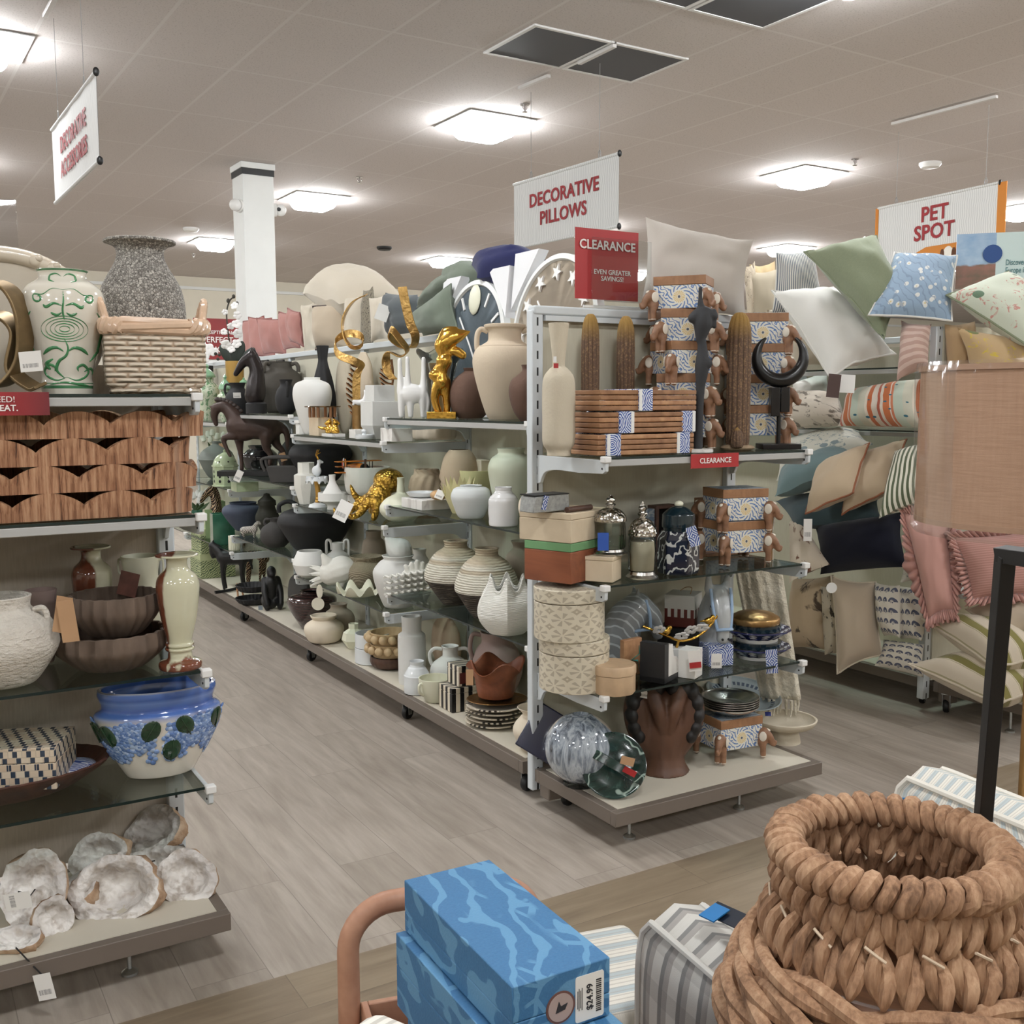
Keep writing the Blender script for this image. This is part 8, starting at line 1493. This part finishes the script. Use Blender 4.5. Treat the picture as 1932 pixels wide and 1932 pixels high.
pq('pillow', 'rose-sketched pillow lying left on the second pillow shelf', f_sketch, [(1482, 742), (1580, 738), (1596, 798), (1476, 810)], [5.35, 5.0, 4.9, 5.2], .09, seed=40)
pq('pillow', 'white rolled pillow behind the rose-sketched one', f_wht, [(1494, 722), (1560, 700), (1568, 756), (1496, 764)], 5.35, .06, seed=41)
pq('lumbar_pillow', 'apricot striped lumbar pillow with blue tufts on the second pillow shelf', f_str, [(1600, 736), (1752, 712), (1756, 808), (1580, 804)], [4.95, 4.6, 4.55, 4.9], .09, seed=42)
pq('pillow', 'white and grey-blue floral pillow tilted under the second shelf', f_bfl, [(1476, 836), (1620, 812), (1648, 838), (1464, 908)], [5.45, 5.0, 4.85, 5.2], .09, seed=43)
pq('pillow', 'dusty teal pillow tilted below the floral one', f_teal, [(1470, 890), (1620, 838), (1600, 876), (1462, 938)], [5.3, 5.0, 4.8, 5.1], .08, seed=44)
for i, (q, lab) in enumerate((([(1542, 880), (1640, 836), (1610, 930), (1520, 970)], 'flax pillow with rust piping, left one of the leaning pair'), ([(1606, 866), (1710, 828), (1680, 926), (1588, 970)], 'flax pillow with rust piping, right one of the leaning pair'))): pq('pillow', lab, f_fl2, q, [4.95, 4.8, 4.65, 4.75], .07, pipe=f_rust, seed=45+i, group='flax pillows with rust piping')
pq('pillow', 'dark green and cream striped pillow behind the plastic-wrapped lampshade', f_grn, [(1688, 850), (1764, 832), (1752, 940), (1658, 978)], [4.7, 4.6, 4.45, 4.55], .07, seed=47)
pq('pillow', 'dark teal pillow lying flat under the leaning pair', f_dteal, [(1462, 944), (1660, 930), (1664, 980), (1500, 996)], [5.3, 4.9, 4.75, 5.0], .07, seed=48)
pq('pillow', 'navy blue-black velvet pillow in the shade of the middle shelf', f_nvy2, [(1536, 990), (1700, 966), (1712, 1070), (1548, 1084)], [5.0, 4.75, 4.65, 4.9], .09, seed=50)
pq('pillow', 'cowhide-print pillow hanging out with a round tag', f_cow, [(1490, 982), (1512, 978), (1566, 1066), (1488, 1100)], [5.1, 5.05, 4.8, 4.85], .05, seed=51); o = bpy.data.objects[[k.name for k in COL.objects if k.get('label', '').startswith('cowhide-print')][0]]; pxtag(o, 1524, 1000, 4.75, 16, 42)
pq('pillow', 'small white leaf-print pillow corner left of the ruffled pillow', f_bfl, [(1712, 1048), (1744, 1036), (1742, 1094), (1698, 1100)], 4.6, .04, seed=52)
pq('pillow', 'dog-print tan pillow at the back of the pillow base deck', f_dogp, [(1496, 1090), (1572, 1084), (1576, 1232), (1492, 1222)], [5.2, 5.0, 5.0, 5.2], .1, seed=53)
pq('pillow', 'second dog-print pillow edge beside the beige linen one', fabric('dog_print2', (206, 196, 176), (40, 36, 36), 'blot', 5), [(1548, 1106), (1590, 1100), (1592, 1238), (1556, 1236)], 4.95, .06, seed=54)
o = pq('pillow', 'beige linen pillow with cream piping standing on its edge, round white tag', f_beige, [(1568, 1086), (1652, 1098), (1664, 1236), (1580, 1272)], [4.85, 4.75, 4.7, 4.75], .09, pipe=f_pip, seed=55, pull=.09); O('round_tag', G().cyl((0, 0, -.001), .024, .002, seg=24, T=Matrix.Rotation(pi/2, 4, 'X')), m_dome, o, M=o.matrix_basis.inverted() @ Matrix.Translation(D(1569, 1109, 4.68)) @ Matrix.Rotation(AF+pi/2, 4, 'Z'))
for i, (q, lab) in enumerate((([(1650, 1098), (1698, 1104), (1698, 1204), (1668, 1200)], 'blue fan-print pillow standing left of its twin'), ([(1692, 1104), (1740, 1106), (1740, 1210), (1700, 1206)], 'blue fan-print pillow standing right, at the upright'), ([(1668, 1206), (1744, 1216), (1742, 1278), (1650, 1256)], 'blue fan-print pillow lying lowest on the base deck'))): pq('pillow', lab, f_fan, q, [4.75, 4.65, 4.6, 4.7], .06, seed=56+i, group='blue fan-print pillows')
pq('ruffled_pillow', 'rose gauze pillow with deep ruffles slumping off the right end display', f_ruf, [(1704, 966), (1790, 972), (1800, 1150), (1752, 1168)], [4.55, 4.45, 4.4, 4.45], .06, seed=59, ruffle=.05)
pq('ruffled_pillow', 'waffle rose pillow with ruffled edge under the lampshade', fabric('rose_waffle', (204, 158, 148), (186, 138, 130), 'stripeh', 26), [(1800, 1014), (1960, 1000), (1970, 1120), (1836, 1130)], [4.4, 4.35, 4.3, 4.35], .07, seed=60, ruffle=.04)
pq('pillow', 'plain tan pillow lying under the waffle rose pillow', f_beige, [(1822, 1150), (1970, 1120), (1980, 1190), (1900, 1200)], [4.5, 4.4, 4.2, 4.3], .06, pipe=f_pip, seed=61)
pq('pillow', 'olive and cream striped pillow lying, upper one at the right end display', f_olv, [(1740, 1168), (1900, 1180), (1990, 1240), (1880, 1262)], [4.55, 4.45, 4.15, 4.2], .09, pipe=f_pip, seed=62)
pq('pillow', 'olive and cream striped pillow lying lowest on the right end display deck', f_olv, [(1714, 1254), (1890, 1232), (1990, 1300), (1880, 1330)], [4.5, 4.5, 4.15, 4.2], .09, pipe=f_pip, seed=63)
# travel poster and support
n = N('travel_poster', .35); u = n.tc('Generated'); x, y, z = n.sep(u); sky = n.mix(n.noise(5, n.mapping(u, scale=(1, 1, 1)), 4), (84, 134, 184), (196, 214, 226)); land = n.mix(n.noise(7, u, 4), (60, 88, 62), (176, 110, 100)); pic = n.mix(n.step(n.ma('ADD', z, n.ma('MULTIPLY', n.noise(4, u), .25)), .52, .56), land, sky); c = n.mix(n.ma('GREATER_THAN', x, .4), pic, (198, 216, 214)); n.col(c)
a, b_ = D(1806, 488, 4.72), D(1990, 520, 4.62); mid = (a+b_)/2; w = (b_-a).length; zt = D(1806, 443, 4.72).z; zb = D(1806, 545, 4.72).z; xd = (b_-a).normalized(); e = E('poster', Vector((mid.x, mid.y, zb)), 'travel poster reading Discover Europe in, standing at the right edge', 'poster', math.atan2(xd.y, xd.x))
O('board', G().box((0, 0, (zt-zb)/2), (w, .006, zt-zb)), n.mat, e); m_tl = plain('teal_letters', (70, 120, 126), .6); TM = Matrix.Rotation(pi/2, 4, 'X'); text('Discover\nEurope in', .036, m_tl, e, Matrix.Translation((-w/2+.205, -.005, (zt-zb)*.38)) @ TM, 0, 'LEFT', sx=.62)
O('round_badge', G().cyl((-w/2+.15, 0, 0), .04, .004, T=Matrix.Translation((0, -.004, (zt-zb)*.62)) @ Matrix.Rotation(pi/2, 4, 'X')), plain('badge_blue', (30, 70, 130), .5), e); O('post', G().box((0, .008, -(zb-1.716)/2), (.03, .01, zb-1.716)), m_dome, e)
# ------------------------------------------------------------------ foreground: woven basket
n = N('water_hyacinth', .8, spec=.3); v = n.noise(120, n.mapping(scale=(1, 1, .18)), 4, .6); v2 = n.noise(14, None, 3); n.col(n.ramp(n.ma('ADD', n.ma('MULTIPLY', v, .5), n.ma('MULTIPLY', v2, .5)), [(.3, (98, 72, 54)), (.48, (158, 122, 94)), (.7, (200, 166, 134))])); n.bump(v, .5, .004); m_hya = n.mat
PB_ = D(1685, 1602, 1.52); PB_ = Vector((PB_.x, PB_.y, 0)); RZ = .752; kz = 1.52/F; TB = .44
e = E('woven_basket', PB_+Vector((0, 0, TB)), 'large water-hyacinth basket with a braided neck in the near right corner', 'basket', .3); H = RZ-TB
R0 = 205*kz; rnd = random.Random(3)
def prad(t):
    """outer radius at depth t below the rim"""
    return crp([(R0*.98, 0), (R0*1.02, .05), (R0*1.12, .1), (R0*1.34, .155), (R0*1.56, .2), (R0*1.66, .26), (R0*1.5, H)], 6), t
PRB = crp([(R0*.97, 0), (R0*.99, .05), (R0*1.06, .1), (R0*1.2, .15), (R0*1.36, .195), (R0*1.47, .25), (R0*1.42, H)], 8)
def rd(t):
    for (a, b), (c, d) in zip(PRB, PRB[1:]):
        if b <= t <= d: return a+(c-a)*(t-b)/max(1e-6, d-b)
    return PRB[-1][0]
def ply(g, path, r, tw, seg=8):
    """two strands twisted round a path"""
    P = [Vector(p) for p in path]; n_ = len(P)
    for ph in (0, pi):
        q = []; rr = []
        for i, p in enumerate(P):
            t = (P[min(i+1, n_-1)]-P[max(i-1, 0)]).normalized(); a = t.orthogonal() if i == 0 else (A_-t*A_.dot(t)); a.normalize(); A_ = a; b = t.cross(a); w = tw*i/(n_-1)+ph; k = r[i] if isinstance(r, list) else r
            q.append(p+(a*math.cos(w)+b*math.sin(w))*k*.62); rr.append(k*.72)
        g.tube(q, rr, seg)
g = G(); K = 38
for i in range(K):
    a = 2*pi*i/K; c, s_ = math.cos(a), math.sin(a); r = R0*.97
    g.tube([((r+.017*math.cos(t))*math.cos(a+.05*math.sin(t)), (r+.017*math.cos(t))*math.sin(a+.05*math.sin(t)), H+.0+.015*math.sin(t)) for t in [2*pi*q/12 for q in range(12)]], .0125*rnd.uniform(.85, 1.2), 8, closed=True)
O('rim', g, m_hya, e)
g = G()
for row, (t0, t1, kk, off) in enumerate(((.006, .085, 30, 0), (.062, .148, 30, .5))):
    for i in range(kk):
        a0 = 2*pi*(i+off)/kk; da = rnd.uniform(-.05, .05); n_ = 9; path = []; rr = []
        for q in range(n_):
            f = q/(n_-1); t = t0+(t1-t0)*f; a = a0+da*(f-.5)*2; r = rd(t)-.012+.012*math.sin(pi*f); path.append((r*math.cos(a), r*math.sin(a), H-t)); rr.append((.0045+.0115*math.sin(pi*min(1, max(.06, f)))**.7)*rnd.uniform(.9, 1.05))
        ply(g, path, rr, 3.6)
        if row == 0 and i % 3 == 0: pass
O('neck_weave', g, m_hya, e)
g = G()
for i in range(14):
    a0 = 2*pi*(i*2+.3)/30; t = .076; g.tube([((rd(t)+.012)*math.cos(a0+q*.02), (rd(t)+.012)*math.sin(a0+q*.02), H-t-.002*q) for q in (-4, -2, 0, 2, 4)], .0022, 6)
O('tie_threads', g, plain('pale_tie_cord', (206, 186, 162), .8), e)
g = G()
for row, t in enumerate((.155, .185, .212, .24, .27, .3)):
    if t > H-.01: break
    m = 90; r = rd(t)+.002; path = [(r*math.cos(2*pi*i/m), r*math.sin(2*pi*i/m), H-t+.006*math.sin(2*pi*i/m*5+row)) for i in range(m+1)]; ply(g, path, .0165*1.05, 30+3*row, 8)
O('body_braids', g, m_hya, e)
O('lining', G().lathe([(R0*1.36, .0), (R0*1.38, H-.26), (R0*1.27, H-.2), (R0*1.1, H-.15), (R0*1.05, H-.15), (R0*1.2, H-.2), (R0*1.32, H-.26), (R0*1.3, .02), (0, .02), (0, 0)][::-1], 48), wood('light_block_shell', (92, 62, 44), (134, 96, 70), 9), e)  # inner shell added behind the braids to block light and darken the hollow
# table under the basket
e = E('side_table', Vector((PB_.x, PB_.y, 0)), 'low round wooden table carrying the woven basket, mostly out of the picture', 'table'); O('table_top', G().cyl((0, 0, TB-.036), .2, .035, seg=48), c_acacia, e, bevel=.004)
for i in range(4): a = pi/4+i*pi/2; O('leg', G().cyl((.14*math.cos(a), .14*math.sin(a), 0), .018, TB-.036, seg=16), c_acacia, e)
# lamp with a plastic-wrapped shade
n = N('burlap_shade', .9, spec=.2); w1 = n.noise(150, n.mapping(scale=(.08, .08, 1)), 3); c_, z_ = n.cyl(1); w2 = n.noise(220, n.comb(c_, n.ma('MULTIPLY', z_, .04), 0.0), 2); n.col(n.mix(n.ma('ADD', n.ma('MULTIPLY', w1, .6), n.ma('MULTIPLY', w2, .4)), (148, 116, 94), (186, 154, 130))); n.bump(w1, .3, .003); m_bur = n.mat
dl = 2.3; cl = D(1962, 850, dl); Rl = 218*dl/F; zt, zb = D(1962, 690, dl).z, D(1962, 1004, dl).z
e = E('floor_lamp', Vector((cl.x, cl.y, 0)), 'floor lamp with a burlap drum shade wrapped in clear plastic, at the right edge', 'lamp'); pass
O('lamp_shade', G().lathe([(Rl*1.0, zb+.02), (Rl*.985, zt), (Rl*.97, zt), (Rl*.985, zb+.02)], 80), m_bur, e)
for z in (zb+.02, zt): O('trim_band', G().lathe([(Rl*1.003, z-(.012 if z == zt else 0)), (Rl*1.003, z+(.012 if z != zt else 0))], 80), sc and wood('shade_trim', (150, 118, 96), (168, 136, 112), 30), e)
gw_ = G().lathe([(Rl*.96, zt+.006), (Rl*1.0, zt+.008), (Rl*1.022, zt-.02), (Rl*1.02, (zt+zb)/2), (Rl*1.03, zb+.005), (Rl*1.0, zb-.004), (Rl*.8, zb+.004)], 160, rf=lambda a, z, r: r+0.0022*mnoise.noise(Vector((math.cos(a)*9, math.sin(a)*9, z*9)))+(.006*max(0, (z-zt+.1)/.1)*abs(mnoise.noise(Vector((math.cos(a)*26, math.sin(a)*26, 1))))))
m_film = glassy('plastic_film', (252, 252, 252), .24, 1, .12); O('plastic_wrap', gw_, m_film, e)
O('lamp_base', G().lathe([(0, 0), (.1, 0), (.1, .012), (.012, .022), (.009, zb+.05), (0, zb+.05)], 32), c_brass, e)
# black metal frame
m_bl2 = plain('black_metal', (16, 16, 18), .5, var=.05); A, B, Cc = D(1897, 1046, 1.42), D(1853, 1566, 1.62), D(2010, 1062, 1.3)
foot_ = Vector((B.x+(B.x-A.x)*B.z/(A.z-B.z), B.y+(B.y-A.y)*B.z/(A.z-B.z), 0)); e = E('metal_stand', foot_, 'black metal frame leg with a squared top, leaning in front of the pillows at right', 'stand'); f_ = lambda p: p-foot_
dirz = (A-foot_).normalized(); Ms = frame_of(dirz, -f0, (0, 0, 0)); L_ = (A-foot_).length; O('leg', G().box((0, 0, L_/2), (.021, .021, L_)), m_bl2, e, M=Ms, bevel=.001)
dirx = (Cc-A); Lx = .5; dirx.normalize(); O('top_bar', G().box((0, 0, Lx/2), (.021, .021, Lx+.02)), m_bl2, e, M=frame_of(dirx, dirz, f_(A)), bevel=.001); O('leg', G().box((0, 0, L_/2), (.021, .021, L_)), m_bl2, e, M=Matrix.Translation(dirx*Lx) @ Ms, bevel=.001); O('foot_bar', G().box((0, 0, Lx/2), (.021, .021, Lx)), m_bl2, e, M=frame_of(dirx, dirz, Vector((0, 0, .0105))), bevel=.001)
# upholstered chairs
n = N('plaid_linen', .92, spec=.15); u = n.tc('UV'); x, y, z = n.sep(u); s1 = n.step(n.ma('FRACT', n.ma('MULTIPLY', x, 7.0)), .5, .52); s2 = n.step(n.ma('FRACT', n.ma('ADD', n.ma('MULTIPLY', x, 7.0), .28)), .78, .8); sy = n.step(n.ma('FRACT', n.ma('MULTIPLY', y, 5.0)), .6, .62); c = n.mix(s1, (206, 204, 198), (164, 160, 156)); c = n.mix(n.ma('MULTIPLY', s2, .8), c, (120, 122, 122)); c = n.mix(n.ma('MULTIPLY', sy, .25), c, (120, 116, 114)); c = n.mix(n.ma('MULTIPLY', n.noise(260, n.mapping(u, scale=(1, 3, 1)), 2), .3), c, (140, 136, 130)); n.col(c); n.bump(n.noise(300, u, 2), .3, .002); m_plaid = n.mat
n = N('pale_ticking', .92, spec=.15); u = n.tc('UV'); x, y, z = n.sep(u); f1 = n.ma('FRACT', n.ma('MULTIPLY', x, 13.0)); c = n.mix(n.step(f1, .55, .57), (220, 216, 206), (180, 190, 192)); c = n.mix(n.ma('MULTIPLY', n.step(n.ma('FRACT', n.ma('MULTIPLY', x, 52.0)), .7, .72), .5), c, (170, 164, 156)); n.col(c); n.bump(n.noise(300, u, 2), .3, .002); m_pale = n.mat
def pad(name, mat, pts, thick, nrm, parent, pipe=True, bulge=.02, nn=16):
    """upholstered panel: outline quad pts (TL, TR, BR, BL), thickness along nrm, rounded top corners"""
    TL, TR, BR, BL = [Vector(p) for p in pts]; nrm = Vector(nrm).normalized(); g = G(); uvs = []
    def q(u, v):
        cr_ = .28; uu, vv = u*2-1, v
        if v > 1-cr_:
            k = (v-(1-cr_))/cr_; shrink = 1-(1-math.sqrt(max(0, 1-k*k)))*.2; uu *= shrink
        uu = (uu+1)/2; return (BL*(1-uu)+BR*uu)*(1-vv)+(TL*(1-uu)+TR*uu)*vv
    for s in (0, 1):
        o = len(g.v)
        for i in range(nn+1):
            for j in range(nn+1):
                u, v = i/nn, j/nn; h = bulge*(1-abs(2*u-1)**4)*(1-abs(2*v-1)**4); edge = min(u, 1-u, 1-v)*nn
                g.v.append(tuple(q(u, v)+nrm*((thick+h) if s else -h))); uvs.append((u, v))
        for i in range(nn):
            for j in range(nn): f = (o+i*(nn+1)+j, o+(i+1)*(nn+1)+j, o+(i+1)*(nn+1)+j+1, o+i*(nn+1)+j+1); g.f.append(f if s else f[::-1]); g.m.append(0)
    N1 = (nn+1)**2; bd = [i*(nn+1) for i in range(nn+1)]+[nn*(nn+1)+j for j in range(1, nn+1)]+[i*(nn+1)+nn for i in range(nn-1, -1, -1)]+[j for j in range(nn-1, 0, -1)]; m = len(bd)
    mid0 = len(g.v)
    for k, b in enumerate(bd): p = (Vector(g.v[b])+Vector(g.v[b+N1]))/2; cpt = (TL+TR+BL+BR)/4; d = (p-cpt); d -= nrm*d.dot(nrm); d.normalize(); g.v.append(tuple(p+d*thick*.16)); uvs.append((uvs[b][0]+.02, uvs[b][1]))
    for k in range(m): k2 = (k+1) % m; g.f += [(bd[k2], bd[k], mid0+k, mid0+k2), (mid0+k2, mid0+k, bd[k]+N1, bd[k2]+N1)]; g.m += [0, 0]
    o = O(name, g, mat, parent, sharp=0); ul = o.data.uv_layers.new(name='UVMap')
    o.data.update()
    import bmesh as _b; bm_ = _b.new(); bm_.from_mesh(o.data); _b.ops.recalc_face_normals(bm_, faces=bm_.faces); bm_.to_mesh(o.data); bm_.free()
    ul = o.data.uv_layers[0]
    for lp in o.data.loops: ul.data[lp.index].uv = uvs[lp.vertex_index]
    if pipe:
        for s in (0, 1): O('piping', G().tube([g.v[b+N1*s] for b in bd], .0065, 7, closed=True), mat, o)
    return o
def chair(label, mat, base, name='armchair'): return E(name, base, label, 'chair')
# armchair in the lower middle: its arm faces us
P1, P2 = D(1206, 1722, 1.78), D(1478, 1838, 1.5); P2.z = P1.z-.045; c0_ = Vector((P1.x+.2, P1.y-.2, 0)); e = chair('plaid upholstered armchair in the lower middle, its arm rising beside the basket', m_plaid, c0_); L3 = lambda p: p-c0_
ax = (P2-P1); ax.z = 0; ax.normalize(); nb = Vector((-ax.y, ax.x, 0)); nb = nb if nb.dot(f0) > 0 else -nb
pad('arm', m_plaid, [L3(P1), L3(P2), L3(Vector((P2.x, P2.y, .12))), L3(Vector((P1.x, P1.y, .12)))], .115, nb, e)
q1 = P1+nb*.09; O('swing_tag', G().box((0, 0, 0), (.095, .04, .002)), plain('blue_black_tag', (22, 30, 44), .3), e, M=Matrix.Translation(L3(D(1384, 1732, 1.68))) @ Matrix.Rotation(math.atan2(ax.y, ax.x)+.15, 4, 'Z') @ Matrix.Rotation(.15, 4, 'X')); O('tag_edge', G().box((0, 0, 0), (.03, .042, .0024)), plain('tag_blue', (28, 110, 170), .4), e, M=Matrix.Translation(L3(D(1348, 1722, 1.69))) @ Matrix.Rotation(math.atan2(ax.y, ax.x)+.15, 4, 'Z') @ Matrix.Rotation(.15, 4, 'X'))
S0 = nb*.11; sw, sl = .5, ax*.5; z_s = .42
seat = G().box((0, 0, 0), (.5, .48, .16)); O('seat', seat, m_pale, e, M=Matrix.Translation(L3(Vector((P1.x, P1.y, 0)))+nb*.38+ax*.26+Vector((0, 0, .34))) @ Matrix.Rotation(math.atan2(ax.y, ax.x), 4, 'Z'), bevel=.03, seg=4)
for (u_, v_) in ((.04, .08), (.46, .08), (.04, .58), (.46, .58)): p = L3(Vector((P1.x, P1.y, 0)))+ax*u_+nb*v_; O('leg', G().cyl((p.x, p.y, 0), .02, .13, seg=14, r2=.025), c_walnut, e)
# striped bench seat left of the arm
P = D(1140, 1850, 1.98); e = E('striped_ottoman', Vector((P.x, P.y, 0)), 'pale striped ottoman between the blue boxes and the plaid armchair', 'ottoman', -.2); zo = .34
g = G().box((0, 0, zo-.09), (.24, .3, .18)); o = O('cushion', g, m_pale, e, bevel=.025, seg=4); ul = o.data.uv_layers.new(name='UVMap')
for lp in o.data.loops: co = o.data.vertices[lp.vertex_index].co; ul.data[lp.index].uv = (co.y*1.6+.5, co.x*1.6)
for x in (-.09, .09):
    for y in (-.12, .12): O('leg', G().cyl((x, y, 0), .016, zo-.175, seg=12), c_walnut, e)
# chair back at right with ticking stripes
T1, T2 = D(1688, 1458, 2.0), D(1992, 1556, 1.72); T2.z = T1.z-.012; c1_ = Vector((T1.x+.2, T1.y-.1, 0)); e = chair('pale ticking-striped chair back at right, behind the black metal leg', m_pale, c1_); L4 = lambda p: p-c1_
ax = T2-T1; ax.z = 0; ax.normalize(); nb = Vector((-ax.y, ax.x, 0)); nb = nb if nb.dot(f0) < 0 else -nb
pad('backrest', m_pale, [L4(T1), L4(T2), L4(Vector((T2.x, T2.y, .3))), L4(Vector((T1.x, T1.y, .3)))], .1, -nb, e); O('seat', G().box((0, 0, 0), (.46, .44, .15)), m_pale, e, M=Matrix.Translation(L4(Vector((T1.x, T1.y, 0)))+ax*.24-nb*.31+Vector((0, 0, .34))) @ Matrix.Rotation(math.atan2(ax.y, ax.x), 4, 'Z'), bevel=.03, seg=4)
for (u_, v_) in ((.04, -.02), (.44, -.02), (.04, -.48), (.44, -.48)): p = L4(Vector((T1.x, T1.y, 0)))+ax*u_+nb*v_; O('leg', G().cyl((p.x, p.y, 0), .018, .31, seg=14), c_walnut, e)
O('swing_tag', G().box((0, 0, 0), (.05, .002, .03)), bpy.data.materials['tag_blue'], e, M=Matrix.Translation(L4(D(1697, 1520, 1.93))) @ Matrix.Rotation(AF+pi/2, 4, 'Z'))
# rounded shoulder of the nearer chair behind the basket
C1 = D(1830, 1590, 1.78); C2 = D(2010, 1660, 1.62); C2.z = C1.z-.03; c2_ = Vector((C1.x+.2, C1.y, 0)); e = chair('striped rounded chair back at the right edge, directly behind the basket', m_plaid, c2_); L5 = lambda p: p-c2_; ax = C2-C1; ax.z = 0; ax.normalize(); nb = Vector((-ax.y, ax.x, 0)); nb = nb if nb.dot(f0) > 0 else -nb
pad('backrest', m_plaid, [L5(C1), L5(C2), L5(Vector((C2.x, C2.y, .12))), L5(Vector((C1.x, C1.y, .12)))], .12, nb, e, bulge=.035)
for (u_, v_) in ((.04, .03), (.24, .03), (.04, .1), (.24, .1)): p = L5(Vector((C1.x, C1.y, 0)))+ax*u_+nb*v_; O('leg', G().cyl((p.x, p.y, 0), .018, .13, seg=14), c_walnut, e)
# ------------------------------------------------------------------ wooden cart with blue boxes
m_cart = wood('light_cherry', (154, 108, 84), (186, 142, 116), 5); zb_ = .585; B0, B1 = onz(655, 1712, zb_), onz(1006, 1660, zb_); d_ = B1-B0; rz = math.atan2(d_.y, d_.x); W_ = d_.length; r_ = .018
e = E('wooden_cart', Vector((B0.x, B0.y, 0)), 'light wooden tray cart with a rounded arch handle, carrying the blue boxes', 'cart', rz); Lc = .62; zh = zb_
def arch(y): 
    path = [(0, y, 0), (0, y, zh-.09)]+[(.075-.075*math.cos(t), y, zh-.075+.075*math.sin(t)) for t in [pi/2*i/8 for i in range(9)]]+[(W_-.075+.075*math.sin(t), y, zh-.075+.075*math.cos(t)) for t in [pi/2*i/8 for i in range(9)]]+[(W_, y, zh-.09), (W_, y, 0)]
    return G().tube(path, r_, 14)
for y in (0, -Lc): O('arch_frame', arch(y), m_cart, e)
for zt_ in (.36, .14):
    o = O('tray', G().box((W_/2, -Lc/2, zt_), (W_-.04, Lc+.01, .012)), m_cart, e)
    for x in (.024, W_-.024): O('rail', G().box((x, -Lc/2, zt_+.03), (.012, Lc, .06)), m_cart, o, bevel=.002)
    for y in (-.006, -Lc+.006): O('rail', G().box((W_/2, y, zt_+.03), (W_-.06, .012, .06)), m_cart, o, bevel=.002)
n = N('blue_coral_print', .55); v = n.mapping(rot=(0, 0, .5), scale=(1, .55, 1)); w1 = n.wave(5.2, v, 'X', 16, 3, dscale=1.5); w2 = n.voro(26, v, 'DISTANCE_TO_EDGE'); k = n.ma('MAXIMUM', n.step(w1, .8, .86), n.ma('MULTIPLY', n.step(n.noise(11, v, 2), .52, .56), n.ma('LESS_THAN', w2, .07))); base = n.mix(n.noise(240, None, 2), (50, 100, 142), (64, 118, 162)); n.col(n.mix(n.ma('MULTIPLY', k, .62), base, (106, 158, 194))); n.bump(n.noise(300, None, 2), .25, .002); m_cor = n.mat
Q = [onz(x, y, .68) for x, y in ((763, 1662), (920, 1617), (1153, 1808), (968, 1866))]; wv = (Q[2]-Q[3]); lv = (Q[0]-Q[3]); rzb = math.atan2(wv.y, wv.x); cb = (Q[0]+Q[1]+Q[2]+Q[3])/4
bw_, bl_ = wv.length, lv.length
top = boxat('blue_box', 'top blue coral-printed keepsake box on the cart, with a price label', 'box', m_cor, Vector((cb.x, cb.y, .6)), (bw_, bl_, .08), rzb, lid=.048, group='blue coral-printed boxes', bevel=.0015)
Fm = Matrix.Translation((0, -bl_/2-.0012, 0)) @ Matrix.Rotation(pi/2, 4, 'X')
O('price_label', G().prism([(x*.7, y) for x, y in rsq(.031, .004)], 0, .0008), plain('label_white', (228, 226, 220), .5, var=.01), top, M=Matrix.Translation((bw_/2-.032, -bl_/2-.0004, .036)) @ Matrix.Rotation(pi/2, 4, 'X'))
lb = [c for c in top.children if c.name.startswith('price_label')][0]; m_ink = plain('print_black', (40, 40, 44), .6); text('$24.99', .013, m_ink, lb, Matrix.Translation((0, .0, .0012)) @ Matrix.Rotation(pi/2, 4, 'Z'), .02, ext=.0002)
g = G()
for i in range(16): g.box((.0135, -.022+i*.0028, .001), (.008, .0011 if i % 3 else .0018, .0006))
O('barcode', g, m_ink, lb)
g = G()
for i in range(4): g.box((-.012-.0022*i, 0, .001), (.0008, .03-.006*(i % 2), .0006))
O('print_lines', g, m_ink, lb)
sk = O('round_sticker', G().cyl((0, 0, 0), .0215, .0009, seg=32), plain('sticker_brown', (104, 72, 66), .5), top, M=Matrix.Translation((bw_/2-.076, -bl_/2-.0002, .034)) @ Matrix.Rotation(pi/2, 4, 'X')); O('sticker_centre', G().cyl((0, 0, .0008), .0185, .0006, seg=32), plain('sticker_grey', (168, 150, 144), .5), sk); O('sticker_mark', G().prism([(-.008, -.006), (.006, -.004), (.01, .004), (.0, .002), (-.003, .009)], .0013, .0019), m_ink, sk)
boxat('blue_box', 'second blue coral-printed box, directly under the top one', 'box', m_cor, Vector((cb.x-.004, cb.y-.012, .481)), (bw_+.02, bl_+.03, .1175), rzb, lid=.05, group='blue coral-printed boxes', bevel=.0015)
boxat('blue_box', 'lowest blue coral-printed box, jutting out to the right on the cart tray', 'box', m_cor, Vector((cb.x+.02, cb.y-.03, .3665)), (bw_+.05, bl_+.05, .113), rzb-.03, lid=.05, group='blue coral-printed boxes', bevel=.0015)
# near striped cushion arm at the bottom edge
P = D(752, 1960, 1.05); e = E('striped_armchair', Vector((P.x, P.y-.1, 0)), 'grey-white striped chair arm poking up at the bottom edge before the cart', 'chair', .35); zt_ = D(752, 1884, 1.05).z
n = N('fine_grey_stripe', .92, spec=.15); z = n.sep()[2]; x = n.sep()[1]; n.col(n.mix(n.step(n.ma('FRACT', n.ma('MULTIPLY', n.ma('ADD', z, x), 85.0)), .5, .6), (222, 218, 210), (190, 186, 178))); 
O('arm', G().tube([(0, .09, zt_-.06), (0, .1, zt_-.052), (0, 0, zt_-.05), (0, -.3, zt_-.05)], [.02, .045, .05, .05], 24).box((0, -.1, zt_/2-.02), (.085, .36, zt_-.06)), n.mat, e)
O('seat', G().box((-.28, -.12, .3), (.44, .42, .16)), n.mat, e, bevel=.03, seg=4)
for x in (-.46, -.0):
    for y in (-.27, .05): O('leg', G().cyl((x, y, 0), .017, .24, seg=12), c_walnut, e)
